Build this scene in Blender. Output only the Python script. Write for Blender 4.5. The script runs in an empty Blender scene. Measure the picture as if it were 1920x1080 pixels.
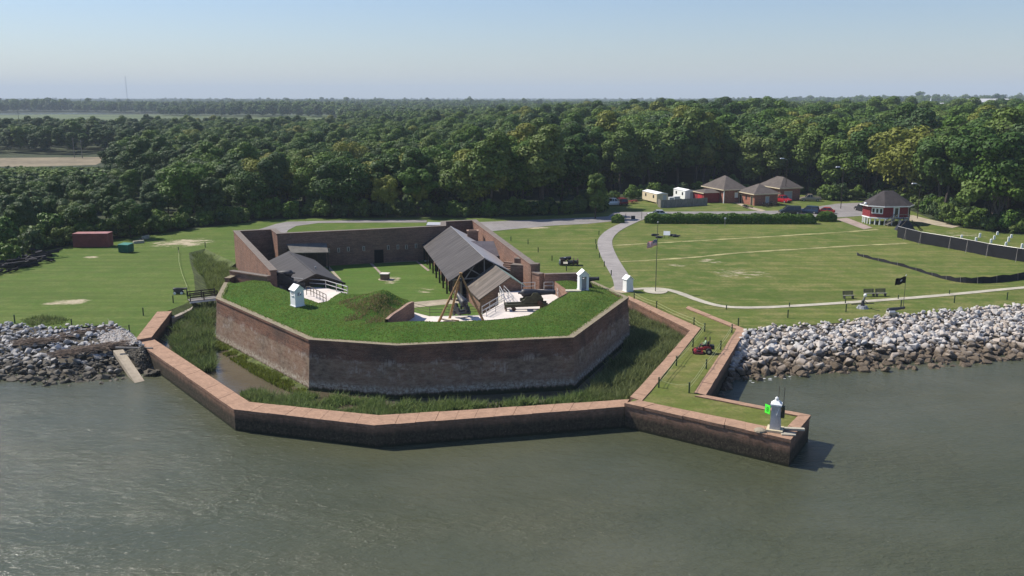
import bpy, bmesh, math, random
import numpy as np
from mathutils import Vector, Matrix
from mathutils.geometry import tessellate_polygon, delaunay_2d_cdt

random.seed(7)
RNG = np.random.default_rng(7)
scene = bpy.context.scene
COL = scene.collection

# ------------------------------------------------------------------ camera
H = 28.5                       # eye height above the river, metres
FPX = 1663.0                   # focal length in photo pixels (1920 wide)
PITCH = math.atan((540 - 183) / FPX)
cam_data = bpy.data.cameras.new('camera')
cam = bpy.data.objects.new('camera', cam_data)
COL.objects.link(cam)
cam.location = (0, 0, H)
cam.rotation_euler = (math.pi / 2 - PITCH, 0, 0)
cam_data.sensor_width = 36.0
cam_data.lens = 36.0 * FPX / 1920.0
cam_data.clip_start = 0.5
cam_data.clip_end = 60000.0
scene.camera = cam

# ------------------------------------------------------------------ sky, sun, exposure
SUN_ELEV = math.radians(48)
SUN_DIR = Vector((-math.cos(math.radians(23)), math.sin(math.radians(23)), 0))   # towards the sun, in plan
world = bpy.data.worlds.new('World')
scene.world = world
world.use_nodes = True
wn = world.node_tree.nodes
wl = world.node_tree.links
wn.clear()
sky = wn.new('ShaderNodeTexSky')
sky.sky_type = 'NISHITA'
sky.sun_disc = False
sky.sun_elevation = SUN_ELEV
sky.sun_rotation = math.atan2(SUN_DIR.x, SUN_DIR.y)
sky.altitude = 0
sky.air_density = 1.25
sky.dust_density = 0.2
sky.ozone_density = 1.4
bg = wn.new('ShaderNodeBackground')
bg.inputs['Strength'].default_value = 0.085
wo = wn.new('ShaderNodeOutputWorld')
balance = wn.new('ShaderNodeMix')          # white balance of the camera: cooler sky
balance.data_type = 'RGBA'
balance.blend_type = 'MULTIPLY'
balance.inputs[0].default_value = 1.0
balance.inputs[7].default_value = (0.74, 0.83, 1.10, 1)
wl.new(sky.outputs[0], balance.inputs[6])
wl.new(balance.outputs[2], bg.inputs[0])
wl.new(bg.outputs[0], wo.inputs[0])

sun_data = bpy.data.lights.new('sun', 'SUN')
sun_data.energy = 5.0
sun_data.angle = math.radians(0.5)
sun_data.color = (1.0, 0.93, 0.83)
sun = bpy.data.objects.new('sun', sun_data)
COL.objects.link(sun)
to_sun = Vector((SUN_DIR.x * math.cos(SUN_ELEV), SUN_DIR.y * math.cos(SUN_ELEV), math.sin(SUN_ELEV)))
sun.rotation_euler = to_sun.to_track_quat('Z', 'Y').to_euler()
sun.location = (-200, 100, 200)

scene.view_settings.view_transform = 'Standard'
scene.view_settings.look = 'None'
scene.view_settings.gamma = 1.0
scene.view_settings.exposure = 0.4
scene.view_settings.use_curve_mapping = False
scene.render.engine = 'CYCLES'
scene.cycles.use_denoising = True
try:
    scene.cycles.denoiser = 'OPENIMAGEDENOISE'
except Exception:
    pass
scene.cycles.max_bounces = 6
scene.cycles.diffuse_bounces = 2
scene.cycles.glossy_bounces = 3
scene.cycles.transmission_bounces = 3
scene.cycles.transparent_max_bounces = 6
scene.cycles.volume_bounces = 0
scene.cycles.caustics_reflective = False
scene.cycles.caustics_refractive = False

# ------------------------------------------------------------------ surveying: photo pixel -> point on a level plane
CP, SP = math.cos(PITCH), math.sin(PITCH)
def ray(px, py):
    a = (px - 960) / FPX
    b = -(py - 540) / FPX
    return Vector((a, CP + b * SP, -SP + b * CP))
def U(px, py, z):
    d = ray(px, py)
    t = (z - H) / d.z
    return Vector((d.x * t, d.y * t, z))
def UY(px, py, y):
    """point on that line of sight at ground distance y"""
    d = ray(px, py)
    t = y / d.y
    return Vector((d.x * t, y, H + d.z * t))
def UL(pts, z):
    return [U(x, y, z) for x, y in pts]
def xy(p, z=0.0):
    return Vector((p[0], p[1], z))
def proj(p):
    v = Vector((p[0], p[1], p[2] - H))
    dep = v.y * CP - v.z * SP
    up = v.y * SP + v.z * CP
    return 960 + FPX * v.x / dep, 540 - FPX * up / dep, dep

# ------------------------------------------------------------------ levels
Z_GROUND = 2.2
Z_SEAWALL = 2.0
Z_MOAT = 0.75
Z_COPING = 5.8
Z_TERRE = 4.6
Z_COURT = 1.9
Z_REAR = 7.4

# ------------------------------------------------------------------ mesh helpers
class MB:
    def __init__(self):
        self.v = []
        self.f = []
    def vert(self, p):
        self.v.append((p[0], p[1], p[2]))
        return len(self.v) - 1
    def poly(self, pts):
        self.f.append([self.vert(p) for p in pts])
        return self
    def box(self, c, s, rz=0.0, rx=0.0, ry=0.0, taper=1.0):
        m = Matrix.Translation(Vector(c)) @ Matrix.Rotation(rz, 4, 'Z') @ Matrix.Rotation(ry, 4, 'Y') @ Matrix.Rotation(rx, 4, 'X')
        b = len(self.v)
        for k in (-1, 1):
            t = taper if k == 1 else 1.0
            for i, j in ((-1, -1), (1, -1), (1, 1), (-1, 1)):
                p = m @ Vector((i * s[0] / 2 * t, j * s[1] / 2 * t, k * s[2] / 2))
                self.v.append(tuple(p))
        for q in ((3, 2, 1, 0), (4, 5, 6, 7), (0, 1, 5, 4), (1, 2, 6, 5), (2, 3, 7, 6), (3, 0, 4, 7)):
            self.f.append([b + i for i in q])
        return self
    def bar(self, p0, p1, w, h=None):
        """square bar from p0 to p1"""
        h = h or w
        p0 = Vector(p0); p1 = Vector(p1)
        d = p1 - p0
        L = d.length
        if L < 1e-6:
            return self
        d.normalize()
        up = Vector((0, 0, 1)) if abs(d.z) < 0.95 else Vector((0, 1, 0))
        s = d.cross(up).normalized()
        u = s.cross(d).normalized()
        b = len(self.v)
        for p in (p0, p1):
            for i, j in ((-1, -1), (1, -1), (1, 1), (-1, 1)):
                self.v.append(tuple(p + s * i * w / 2 + u * j * h / 2))
        for q in ((0, 1, 2, 3), (7, 6, 5, 4), (0, 4, 5, 1), (1, 5, 6, 2), (2, 6, 7, 3), (3, 7, 4, 0)):
            self.f.append([b + i for i in q])
        return self
    def tube(self, p0, p1, r0, r1=None, n=8, caps=True):
        r1 = r0 if r1 is None else r1
        p0 = Vector(p0); p1 = Vector(p1)
        d = (p1 - p0)
        if d.length < 1e-6:
            return self
        d.normalize()
        up = Vector((0, 0, 1)) if abs(d.z) < 0.95 else Vector((0, 1, 0))
        s = d.cross(up).normalized()
        u = s.cross(d).normalized()
        b = len(self.v)
        for p, r in ((p0, r0), (p1, r1)):
            for k in range(n):
                a = 2 * math.pi * k / n
                self.v.append(tuple(p + s * math.cos(a) * r + u * math.sin(a) * r))
        for k in range(n):
            k2 = (k + 1) % n
            self.f.append([b + k, b + k2, b + n + k2, b + n + k][::-1])
        if caps:
            self.f.append([b + k for k in range(n)])
            self.f.append([b + n + k for k in range(n)][::-1])
        return self
    def lathe(self, p0, axis, prof, n=14):
        """prof: (distance along axis, radius)"""
        p0 = Vector(p0); d = Vector(axis).normalized()
        up = Vector((0, 0, 1)) if abs(d.z) < 0.95 else Vector((0, 1, 0))
        s = d.cross(up).normalized()
        u = s.cross(d).normalized()
        b = len(self.v)
        for t, r in prof:
            for k in range(n):
                a = 2 * math.pi * k / n
                self.v.append(tuple(p0 + d * t + s * math.cos(a) * r + u * math.sin(a) * r))
        m = len(prof)
        for i in range(m - 1):
            for k in range(n):
                k2 = (k + 1) % n
                self.f.append([b + i * n + k2, b + i * n + k, b + (i + 1) * n + k, b + (i + 1) * n + k2][::-1])
        self.f.append([b + k for k in range(n)])
        self.f.append([b + (m - 1) * n + k for k in range(n)][::-1])
        return self
    def prism(self, pts, z0, z1, pts_top=None, top=True, bottom=False):
        """pts counter-clockwise plan polygon"""
        pts_top = pts_top or pts
        n = len(pts)
        b = len(self.v)
        for p in pts:
            self.v.append((p[0], p[1], z0))
        for p in pts_top:
            self.v.append((p[0], p[1], z1))
        for k in range(n):
            k2 = (k + 1) % n
            self.f.append([b + k, b + k2, b + n + k2, b + n + k])
        if top:
            self.flat(pts_top, z1)
        if bottom:
            self.flat(pts, z0)
        return self
    def flat(self, pts, z=None):
        vs = [Vector((p[0], p[1], p[2] if z is None else z)) for p in pts]
        tris = tessellate_polygon([[Vector((p.x, p.y, 0)) for p in vs]])
        b = len(self.v)
        self.v += [tuple(p) for p in vs]
        for t in tris:
            a, c, d = (vs[i] for i in t)
            if (c - a).to_2d().cross((d - a).to_2d()) < 0:
                t = (t[0], t[2], t[1])
            self.f.append([b + i for i in t])
        return self
    def strip(self, outer, inner, z0, z1):
        """wall along two matching plan lines"""
        n = len(outer)
        for i in range(n - 1):
            a, b_, c, d = outer[i], outer[i + 1], inner[i + 1], inner[i]
            self.poly([(a[0], a[1], z1), (b_[0], b_[1], z1), (c[0], c[1], z1), (d[0], d[1], z1)])
            self.poly([(a[0], a[1], z0), (b_[0], b_[1], z0), (b_[0], b_[1], z1), (a[0], a[1], z1)])
            self.poly([(d[0], d[1], z1), (c[0], c[1], z1), (c[0], c[1], z0), (d[0], d[1], z0)])
        for k in (0, n - 1):
            a, d = outer[k], inner[k]
            self.poly([(a[0], a[1], z0), (d[0], d[1], z0), (d[0], d[1], z1), (a[0], a[1], z1)])
        return self
    def mesh(self, name, mat=None, uv=False, smooth=False, fix=True):
        me = bpy.data.meshes.new(name)
        me.from_pydata(self.v, [], self.f)
        if fix:
            bm = bmesh.new()
            bm.from_mesh(me)
            bmesh.ops.remove_doubles(bm, verts=bm.verts, dist=1e-5)
            bmesh.ops.recalc_face_normals(bm, faces=bm.faces)
            bm.to_mesh(me)
            bm.free()
        if mat:
            me.materials.append(mat)
        if uv:
            box_uv(me)
        if smooth:
            for p in me.polygons:
                p.use_smooth = True
        me.update()
        return me
    def build(self, name, mat, parent=None, loc=None, rz=0.0, uv=False, smooth=False, fix=True):
        me = self.mesh(name, mat, uv, smooth, fix)
        return link(name, me, parent, loc, rz)

def box_uv(me):
    """u runs along the wall in metres, v is height in metres"""
    lay = me.uv_layers.new(name='uv')
    for p in me.polygons:
        n = p.normal
        if abs(n.z) > 0.75:
            for li in p.loop_indices:
                c = me.vertices[me.loops[li].vertex_index].co
                lay.data[li].uv = (c.x, c.y)
        else:
            t = Vector((-n.y, n.x, 0)).normalized()
            for li in p.loop_indices:
                c = me.vertices[me.loops[li].vertex_index].co
                lay.data[li].uv = (c.x * t.x + c.y * t.y, c.z)

def link(name, me, parent=None, loc=None, rz=0.0):
    o = bpy.data.objects.new(name, me)
    COL.objects.link(o)
    if parent is not None:
        o.parent = parent
    if loc is not None:
        o.location = loc
    if rz:
        o.rotation_euler = (0, 0, rz)
    return o
def thing(name, label, cat, loc=(0, 0, 0), rz=0.0, group=None):
    o = link(name, None, None, loc, rz)
    o.empty_display_size = 0.3
    return tag(o, label, cat, group)
def tag(o, label, cat, group=None, kind=None):
    o['label'] = label
    if cat:
        o['category'] = cat
    if group:
        o['group'] = group
    if kind:
        o['kind'] = kind
    return o
def struct(o, label=None):
    o['kind'] = 'structure'
    if label:
        o['label'] = label
    return o
def stuff(o, label, cat):
    o['kind'] = 'stuff'
    o['label'] = label
    o['category'] = cat
    return o
def copy_tree(o, parent=None):
    c = o.copy()
    COL.objects.link(c)
    c.parent = parent
    for ch in list(o.children):
        copy_tree(ch, c)
    return c

def offset(pts, d, closed=False):
    """move a plan line to its left by d, mitred"""
    n = len(pts)
    out = []
    for i in range(n):
        p = Vector((pts[i][0], pts[i][1]))
        a = Vector(pts[(i - 1) % n][:2]) if (closed or i > 0) else None
        b = Vector(pts[(i + 1) % n][:2]) if (closed or i < n - 1) else None
        n1 = n2 = None
        if a is not None:
            t = (p - a).normalized(); n1 = Vector((-t.y, t.x))
        if b is not None:
            t = (b - p).normalized(); n2 = Vector((-t.y, t.x))
        if n1 is None: nn = n2; k = 1
        elif n2 is None: nn = n1; k = 1
        else:
            nn = (n1 + n2)
            nn.normalize()
            k = 1 / max(0.35, nn.dot(n1))
        q = p + nn * d * k
        out.append(Vector((q.x, q.y, 0)))
    return out
def inside(poly, x, y):
    c = False
    n = len(poly)
    j = n - 1
    for i in range(n):
        xi, yi = poly[i][0], poly[i][1]
        xj, yj = poly[j][0], poly[j][1]
        if (yi > y) != (yj > y) and x < (xj - xi) * (y - yi) / (yj - yi) + xi:
            c = not c
        j = i
    return c
def seg_dist(p, a, b):
    p = Vector(p[:2]); a = Vector(a[:2]); b = Vector(b[:2])
    ab = b - a
    t = max(0, min(1, (p - a).dot(ab) / max(1e-9, ab.length_squared)))
    return (p - (a + ab * t)).length
def line_dist(p, pts):
    return min(seg_dist(p, pts[i], pts[i + 1]) for i in range(len(pts) - 1))
def smooth01(t):
    t = max(0.0, min(1.0, t))
    return t * t * (3 - 2 * t)
def along(pts, step):
    """points every step metres along a line, with direction"""
    out = []
    for i in range(len(pts) - 1):
        a = Vector(pts[i]); b = Vector(pts[i + 1])
        L = (b - a).length
        n = max(1, int(L / step))
        for k in range(n):
            out.append((a + (b - a) * k / n, (b - a).normalized()))
    out.append((Vector(pts[-1]), (Vector(pts[-1]) - Vector(pts[-2])).normalized()))
    return out
def chaikin(pts, it=2):
    pts = [Vector(p) for p in pts]
    for _ in range(it):
        q = [pts[0]]
        for i in range(len(pts) - 1):
            a, b = pts[i], pts[i + 1]
            q += [a * 0.75 + b * 0.25, a * 0.25 + b * 0.75]
        q.append(pts[-1])
        pts = q
    return pts

# ------------------------------------------------------------------ material helpers
class NT:
    def __init__(self, name):
        self.m = bpy.data.materials.new(name)
        self.m.use_nodes = True
        self.t = self.m.node_tree
        self.t.nodes.clear()
        self.out = self.t.nodes.new('ShaderNodeOutputMaterial')
    def n(self, typ, **kw):
        nd = self.t.nodes.new(typ)
        for k, v in kw.items():
            setattr(nd, k, v)
        return nd
    def l(self, a, b):
        self.t.links.new(a, b)
    def val(self, sock, v):
        if hasattr(v, 'is_output'):
            self.l(v, sock)
        else:
            sock.default_value = v
    def pos(self):
        return self.n('ShaderNodeNewGeometry').outputs['Position']
    def uv(self):
        return self.n('ShaderNodeTexCoord').outputs['UV']
    def obj(self):
        return self.n('ShaderNodeTexCoord').outputs['Object']
    def mapping(self, vec, scale=(1, 1, 1), loc=(0, 0, 0), rot=(0, 0, 0)):
        m = self.n('ShaderNodeMapping')
        self.l(vec, m.inputs['Vector'])
        m.inputs['Scale'].default_value = scale
        m.inputs['Location'].default_value = loc
        m.inputs['Rotation'].default_value = rot
        return m.outputs[0]
    def noise(self, vec, scale, detail=3.0, rough=0.55, dist=0.0):
        t = self.n('ShaderNodeTexNoise')
        self.l(vec, t.inputs['Vector'])
        t.inputs['Scale'].default_value = scale
        t.inputs['Detail'].default_value = detail
        t.inputs['Roughness'].default_value = rough
        t.inputs['Distortion'].default_value = dist
        return t.outputs['Fac']
    def mr(self, v, a, b, c=0.0, d=1.0):
        m = self.n('ShaderNodeMapRange')
        m.interpolation_type = 'SMOOTHSTEP'
        self.val(m.inputs['Value'], v)
        m.inputs['From Min'].default_value = a
        m.inputs['From Max'].default_value = b
        m.inputs['To Min'].default_value = c
        m.inputs['To Max'].default_value = d
        return m.outputs[0]
    def math(self, op, a, b=0.0):
        m = self.n('ShaderNodeMath', operation=op)
        self.val(m.inputs[0], a)
        self.val(m.inputs[1], b)
        return m.outputs[0]
    def mix(self, fac, a, b, mode='MIX'):
        m = self.n('ShaderNodeMix', data_type='RGBA', blend_type=mode)
        self.val(m.inputs[0], fac)
        for s, v in ((m.inputs[6], a), (m.inputs[7], b)):
            if hasattr(v, 'is_output'):
                self.l(v, s)
            else:
                s.default_value = (v[0], v[1], v[2], 1)
        return m.outputs[2]
    def sep(self, vec):
        s = self.n('ShaderNodeSeparateXYZ')
        self.l(vec, s.inputs[0])
        return s.outputs
    def bump(self, h, strength=0.3, dist=0.05):
        b = self.n('ShaderNodeBump')
        b.inputs['Strength'].default_value = strength
        b.inputs['Distance'].default_value = dist
        self.l(h, b.inputs['Height'])
        return b.outputs[0]
    def principled(self, col, rough=0.8, metallic=0.0, spec=0.3, normal=None):
        p = self.n('ShaderNodeBsdfPrincipled')
        if hasattr(col, 'is_output'):
            self.l(col, p.inputs['Base Color'])
        else:
            p.inputs['Base Color'].default_value = (*col, 1)
        self.val(p.inputs['Roughness'], rough)
        p.inputs['Metallic'].default_value = metallic
        p.inputs['Specular IOR Level'].default_value = spec
        if normal is not None:
            self.l(normal, p.inputs['Normal'])
        self.l(p.outputs[0], self.out.inputs['Surface'])
        return p

def sc(c, k):
    return (c[0] * k, c[1] * k, c[2] * k)
def plain(name, col, rough=0.75, var=0.25, scale=3.0, bump=0.15, metallic=0.0, spec=0.3, stretch=(1, 1, 1), fine=None):
    t = NT(name)
    v = t.mapping(t.pos(), stretch)
    n1 = t.noise(v, scale, 4)
    n2 = t.noise(v, (fine or scale * 7), 3)
    f = t.math('ADD', t.math('MULTIPLY', n1, 0.6), t.math('MULTIPLY', n2, 0.4))
    c = t.mix(t.mr(f, 0.32, 0.68), sc(col, 1 - var), sc(col, 1 + var))
    t.principled(c, rough, metallic, spec, t.bump(n2, bump, 0.03) if bump else None)
    return t.m

def brick(name, col, mortar=(0.30, 0.26, 0.22), grime=0.5, top=(0.33, 0.21, 0.155), stains=None, course=True):
    """brickwork on wall uv, weathered; stains: 'scarp' or 'tide' add the marks of the moat and river side, with painted shade in the latter"""
    t = NT(name)
    uv = t.uv()
    pos = t.pos()
    br = t.n('ShaderNodeTexBrick')
    t.l(uv, br.inputs['Vector'])
    br.inputs['Scale'].default_value = 1.0
    br.inputs['Brick Width'].default_value = 0.24
    br.inputs['Row Height'].default_value = 0.085
    br.inputs['Mortar Size'].default_value = 0.008
    br.inputs['Color1'].default_value = (*sc(col, 0.75), 1)
    br.inputs['Color2'].default_value = (*sc(col, 1.3), 1)
    br.inputs['Mortar'].default_value = (*mortar, 1)
    c = br.outputs['Color']
    rows = t.noise(t.mapping(uv, (0.25, 2.6, 1)), 2.0, 5, 0.7)
    c = t.mix(t.mr(rows, 0.35, 0.7, 0.0, 0.6), c, sc(col, 0.45))
    big = t.noise(pos, 0.35, 5, 0.6)
    c = t.mix(t.mr(big, 0.42, 0.66, 0.0, grime), c, (0.055, 0.045, 0.038))
    fine = t.noise(pos, 9.0, 4, 0.7)
    c = t.mix(t.mr(fine, 0.5, 0.75, 0.0, 0.35), c, (0.40, 0.33, 0.27))
    h = t.sep(uv)[1]
    if stains == 'scarp':
        low = t.math('MULTIPLY', t.mr(t.math('ADD', h, t.math('MULTIPLY', t.noise(t.mapping(uv, (0.5, 0.3, 1)), 1.5, 4, .6), 0.5)), 4.35, 4.15), t.mr(t.noise(t.mapping(uv, (0.8, 1.6, 1)), 1.6, 6, 0.75), 0.36, 0.62, 0.12, 0.75))
        c = t.mix(low, c, (0.285, 0.215, 0.150))
        # lime wash-out patches at mid height, salt band near the foot, dark wet foot
        patch = t.noise(t.mapping(uv, (0.55, 0.8, 1)), 1.0, 6, 0.75)
        drip = t.noise(t.mapping(uv, (3.2, 0.5, 1)), 1.0, 4, 0.7)
        m = t.math('MULTIPLY', t.mr(patch, 0.50, 0.62), t.mr(drip, 0.38, 0.58))
        band = t.math('MULTIPLY', t.mr(h, 1.6, 2.8), t.mr(h, 4.7, 3.9))
        c = t.mix(t.math('MULTIPLY', t.math('MULTIPLY', m, band), 0.8), c, (0.36, 0.31, 0.26))
        wob = t.math('ADD', h, t.math('MULTIPLY', t.math('SUBTRACT', t.noise(t.mapping(uv, (1.4, 0.2, 1)), 2.0, 5, 0.7), 0.5), 0.8))
        salt = t.math('MULTIPLY', t.mr(wob, 1.0, 1.2), t.mr(wob, 1.95, 1.35))
        spk = t.noise(t.mapping(uv, (1.0, 1.0, 1)), 3.2, 6, 0.8)
        c = t.mix(t.math('MULTIPLY', salt, t.mr(spk, 0.42, 0.60, 0.05, 0.9)), c, (0.50, 0.45, 0.36))
        foot = t.mr(wob, 1.15, 0.9)
        c = t.mix(foot, c, (0.035, 0.04, 0.02))
    if stains == 'tide_shade':
        wob = t.math('ADD', h, t.math('MULTIPLY', t.math('SUBTRACT', t.noise(t.mapping(uv, (1.0, 0.2, 1)), 2.5, 5, 0.7), 0.5), 0.9))
        crust = t.noise(pos, 4.5, 6, 0.8)
        c = t.mix(t.mr(crust, 0.5, 0.66, 0, 0.7), c, (0.06, 0.06, 0.035))
        c = t.mix(t.mr(crust, 0.48, 0.36, 0, 0.55), c, (0.22, 0.19, 0.15))
        c = t.mix(t.mr(wob, 1.75, 0.95, 0, 0.95), c, t.mix(t.mr(crust, 0.4, 0.62), (0.022, 0.02, 0.014), (0.07, 0.06, 0.042)))  # waterline growth, its black deepened and raised to paint in the face's shade
        oy = t.n('ShaderNodeTexVoronoi')
        t.l(pos, oy.inputs['Vector'])
        oy.inputs['Scale'].default_value = 7.0
        shell = t.math('MULTIPLY', t.mr(oy.outputs['Distance'], 0.22, 0.1), t.mr(wob, 1.1, 0.6))
        c = t.mix(t.math('MULTIPLY', shell, t.mr(fine, 0.48, 0.62)), c, (0.32, 0.29, 0.22))
        c = t.mix(t.mr(wob, 0.35, 0.1), c, (0.02, 0.022, 0.012))
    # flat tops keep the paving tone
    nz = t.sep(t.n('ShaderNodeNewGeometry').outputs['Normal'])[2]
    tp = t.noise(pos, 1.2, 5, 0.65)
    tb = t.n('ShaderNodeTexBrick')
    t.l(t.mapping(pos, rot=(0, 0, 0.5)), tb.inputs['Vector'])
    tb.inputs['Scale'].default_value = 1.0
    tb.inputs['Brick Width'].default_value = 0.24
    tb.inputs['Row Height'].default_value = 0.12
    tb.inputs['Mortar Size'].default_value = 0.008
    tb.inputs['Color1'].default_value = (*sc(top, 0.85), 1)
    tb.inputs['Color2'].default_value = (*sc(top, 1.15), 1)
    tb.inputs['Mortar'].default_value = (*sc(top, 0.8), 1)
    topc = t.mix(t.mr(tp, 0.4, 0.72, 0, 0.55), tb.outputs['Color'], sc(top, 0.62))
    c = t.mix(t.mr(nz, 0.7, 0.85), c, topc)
    hb = t.math('ADD', t.math('MULTIPLY', br.outputs['Fac'], -0.5), t.math('MULTIPLY', fine, 0.6))
    t.principled(c, 0.9, 0, 0.15, t.bump(hb, 0.5, 0.03))
    return t.m

def foliage(name, ramp, trans=0.25, vary=0.5, rough=0.6, dry=None, dscale=0.45):
    """leaves: tone drawn per plant and per leaf clump"""
    t = NT(name)
    oi = t.n('ShaderNodeObjectInfo')
    geo = t.n('ShaderNodeNewGeometry')
    cr = t.n('ShaderNodeValToRGB')
    el = cr.color_ramp.elements
    while len(el) < len(ramp):
        el.new(0.5)
    for i, c in enumerate(ramp):
        el[i].position = i / max(1, len(ramp) - 1)
        el[i].color = (*c, 1)
    r = t.math('ADD', t.math('MULTIPLY', oi.outputs['Random'], 0.75), t.math('MULTIPLY', geo.outputs['Random Per Island'], 0.25))
    t.l(r, cr.inputs[0])
    k = t.math('ADD', 1 - vary / 2, t.math('MULTIPLY', geo.outputs['Random Per Island'], vary))
    n = t.n('ShaderNodeVectorMath', operation='SCALE')
    t.l(cr.outputs[0], n.inputs[0])
    t.l(k, n.inputs['Scale'])
    colour = n.outputs[0]
    if dry:
        pn = t.noise(t.pos(), dscale, 5, 0.7)
        colour = t.mix(t.mr(pn, 0.46, 0.66, 0, 0.85), colour, dry)
    d = t.n('ShaderNodeBsdfPrincipled')
    t.l(colour, d.inputs['Base Color'])
    d.inputs['Roughness'].default_value = rough
    d.inputs['Specular IOR Level'].default_value = 0.2
    tr = t.n('ShaderNodeBsdfTranslucent')
    t.l(colour, tr.inputs['Color'])
    mx = t.n('ShaderNodeMixShader')
    mx.inputs[0].default_value = trans
    t.l(d.outputs[0], mx.inputs[1])
    t.l(tr.outputs[0], mx.inputs[2])
    t.l(mx.outputs[0], t.out.inputs['Surface'])
    return t.m

def ellipse_mask(t, pos, items):
    """items: centre, rx, ry -> 1 inside soft ellipses"""
    acc = None
    for c, rx, ry in items:
        s = t.n('ShaderNodeVectorMath', operation='SUBTRACT')
        t.l(pos, s.inputs[0]); s.inputs[1].default_value = (c[0], c[1], 0)
        m = t.n('ShaderNodeVectorMath', operation='MULTIPLY')
        t.l(s.outputs[0], m.inputs[0]); m.inputs[1].default_value = (1 / rx, 1 / ry, 0)
        ln = t.n('ShaderNodeVectorMath', operation='LENGTH')
        t.l(m.outputs[0], ln.inputs[0])
        v = t.mr(ln.outputs['Value'], 0.25, 1.1, 1.0, 0.0)
        acc = v if acc is None else t.math('MAXIMUM', acc, v)
    return acc
def px_ellipse(px, py, a, b, z=Z_GROUND):
    c = U(px, py, z)
    return (c, (U(px + a, py, z) - c).length, abs(U(px, py - b, z).y - U(px, py + b, z).y) / 2)

def lawn(name, c_lo, c_hi, c_dry, patches=(), sand=(0.50, 0.42, 0.30), sparse=()):
    t = NT(name)
    pos = t.pos()
    big = t.noise(pos, 0.05, 4, 0.6)
    mid = t.noise(pos, 0.35, 5, 0.65)
    fine = t.noise(pos, 3.0, 5, 0.75)
    c = t.mix(t.mr(big, 0.35, 0.65), c_lo, c_hi)
    c = t.mix(t.mr(mid, 0.42, 0.64, 0.0, 0.75), c, c_dry)
    side = t.mr(t.sep(pos)[0], -25.0, 30.0)
    c = t.mix(t.math('MULTIPLY', t.math('SUBTRACT', 1.0, side), 0.55), c, (c_lo[0] * 0.72, c_lo[1] * 1.05, c_lo[2] * 0.7))
    mow = t.noise(t.mapping(pos, (0.05, 0.9, 1), rot=(0, 0, -0.12)), 1.0, 3, 0.5)
    c = t.mix(t.mr(mow, 0.38, 0.62, 0.0, 0.55), c, sc(c_lo, 0.78))
    clover = t.noise(pos, 0.9, 6, 0.75)
    c = t.mix(t.mr(clover, 0.52, 0.68, 0.0, 0.5), c, (c_lo[0] * 0.6, c_lo[1] * 0.95, c_lo[2] * 0.8))
    c = t.mix(t.mr(fine, 0.3, 0.75, 0.0, 0.55), sc(c_lo, 0.6), c) if False else t.mix(t.mr(fine, 0.62, 0.38, 0.0, 0.45), c, sc(c_lo, 0.55))
    if patches:
        pm = ellipse_mask(t, pos, patches)
        pn = t.noise(t.mapping(pos, (0.55, 1.0, 1)), 0.55, 7, 0.78)
        k = t.math('ADD', t.math('MULTIPLY', pm, 0.60), t.math('MULTIPLY', t.mr(pn, 0.36, 0.64), 0.5))
        c = t.mix(t.mr(k, 0.60, 0.95, 0, 0.9), c, t.mix(t.mr(fine, 0.4, 0.6), sc(sand, 0.8), sand))
    if sparse:
        pm = ellipse_mask(t, pos, sparse)
        pn = t.noise(t.mapping(pos, (0.5, 0.8, 1)), 0.9, 6, 0.7)
        k = t.math('ADD', t.math('MULTIPLY', pm, 0.3), t.math('MULTIPLY', pn, 0.7))
        c = t.mix(t.mr(k, 0.63, 0.74, 0, 0.85), c, sc(sand, 0.85))
    t.principled(c, 0.9, 0, 0.1, t.bump(fine, 0.6, 0.12))
    return t.m

# ================================================================== materials
LAWN_LO, LAWN_HI, LAWN_DRY = (0.092, 0.135, 0.027), (0.158, 0.178, 0.046), (0.235, 0.212, 0.082)
M = {}
M['lawn'] = lawn('lawn', LAWN_LO, LAWN_HI, LAWN_DRY,
    patches=[px_ellipse(125, 566, 62, 9), px_ellipse(345, 455, 85, 12), px_ellipse(172, 482, 20, 4),
             px_ellipse(1285, 726, 16, 6, 2.0), px_ellipse(1300, 703, 8, 3, 2.0), px_ellipse(270, 447, 18, 4),
             px_ellipse(1010, 427, 40, 3), px_ellipse(1408, 640, 14, 10)],
    sparse=[px_ellipse(1390, 512, 110, 20), px_ellipse(1275, 498, 45, 7), px_ellipse(1330, 490, 50, 10),
            px_ellipse(1870, 465, 60, 14), px_ellipse(1800, 440, 90, 12)])
M['court_grass'] = lawn('courtyard_grass', (0.095, 0.150, 0.030), (0.120, 0.165, 0.036), (0.18, 0.185, 0.06),
    sparse=[px_ellipse(735, 525, 40, 14, Z_COURT), px_ellipse(800, 545, 50, 12, Z_COURT)])
M['pier_grass'] = lawn('pier_grass', (0.125, 0.150, 0.034), (0.165, 0.175, 0.046), (0.24, 0.205, 0.085))
M['fort_grass'] = lawn('parapet_grass', (0.058, 0.125, 0.018), (0.080, 0.150, 0.025), (0.13, 0.165, 0.04))
M['woodland'] = plain('woodland_floor', (0.03, 0.042, 0.014), 0.95, 0.5, 0.2, 0.3)
M['marsh'] = plain('marsh_grass', (0.075, 0.10, 0.030), 0.95, 0.35, 0.012, 0.0, fine=0.06)
M['field'] = plain('dry_field', (0.20, 0.165, 0.105), 0.95, 0.3, 0.05, 0.0, fine=0.4)
M['asphalt'] = plain('asphalt', (0.22, 0.205, 0.195), 0.9, 0.18, 0.25, 0.2)
M['concrete_path'] = plain('concrete_path', (0.40, 0.37, 0.29), 0.9, 0.18, 0.8, 0.2)
M['dirt_path'] = plain('dirt_path', (0.34, 0.29, 0.21), 0.95, 0.25, 0.6, 0.2)
M['brick_path'] = plain('brick_path', (0.30, 0.235, 0.20), 0.95, 0.22, 0.7, 0.2)
M['dry_line'] = plain('dry_grass_line', (0.30, 0.28, 0.125), 0.95, 0.35, 0.5, 0.2)
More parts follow.
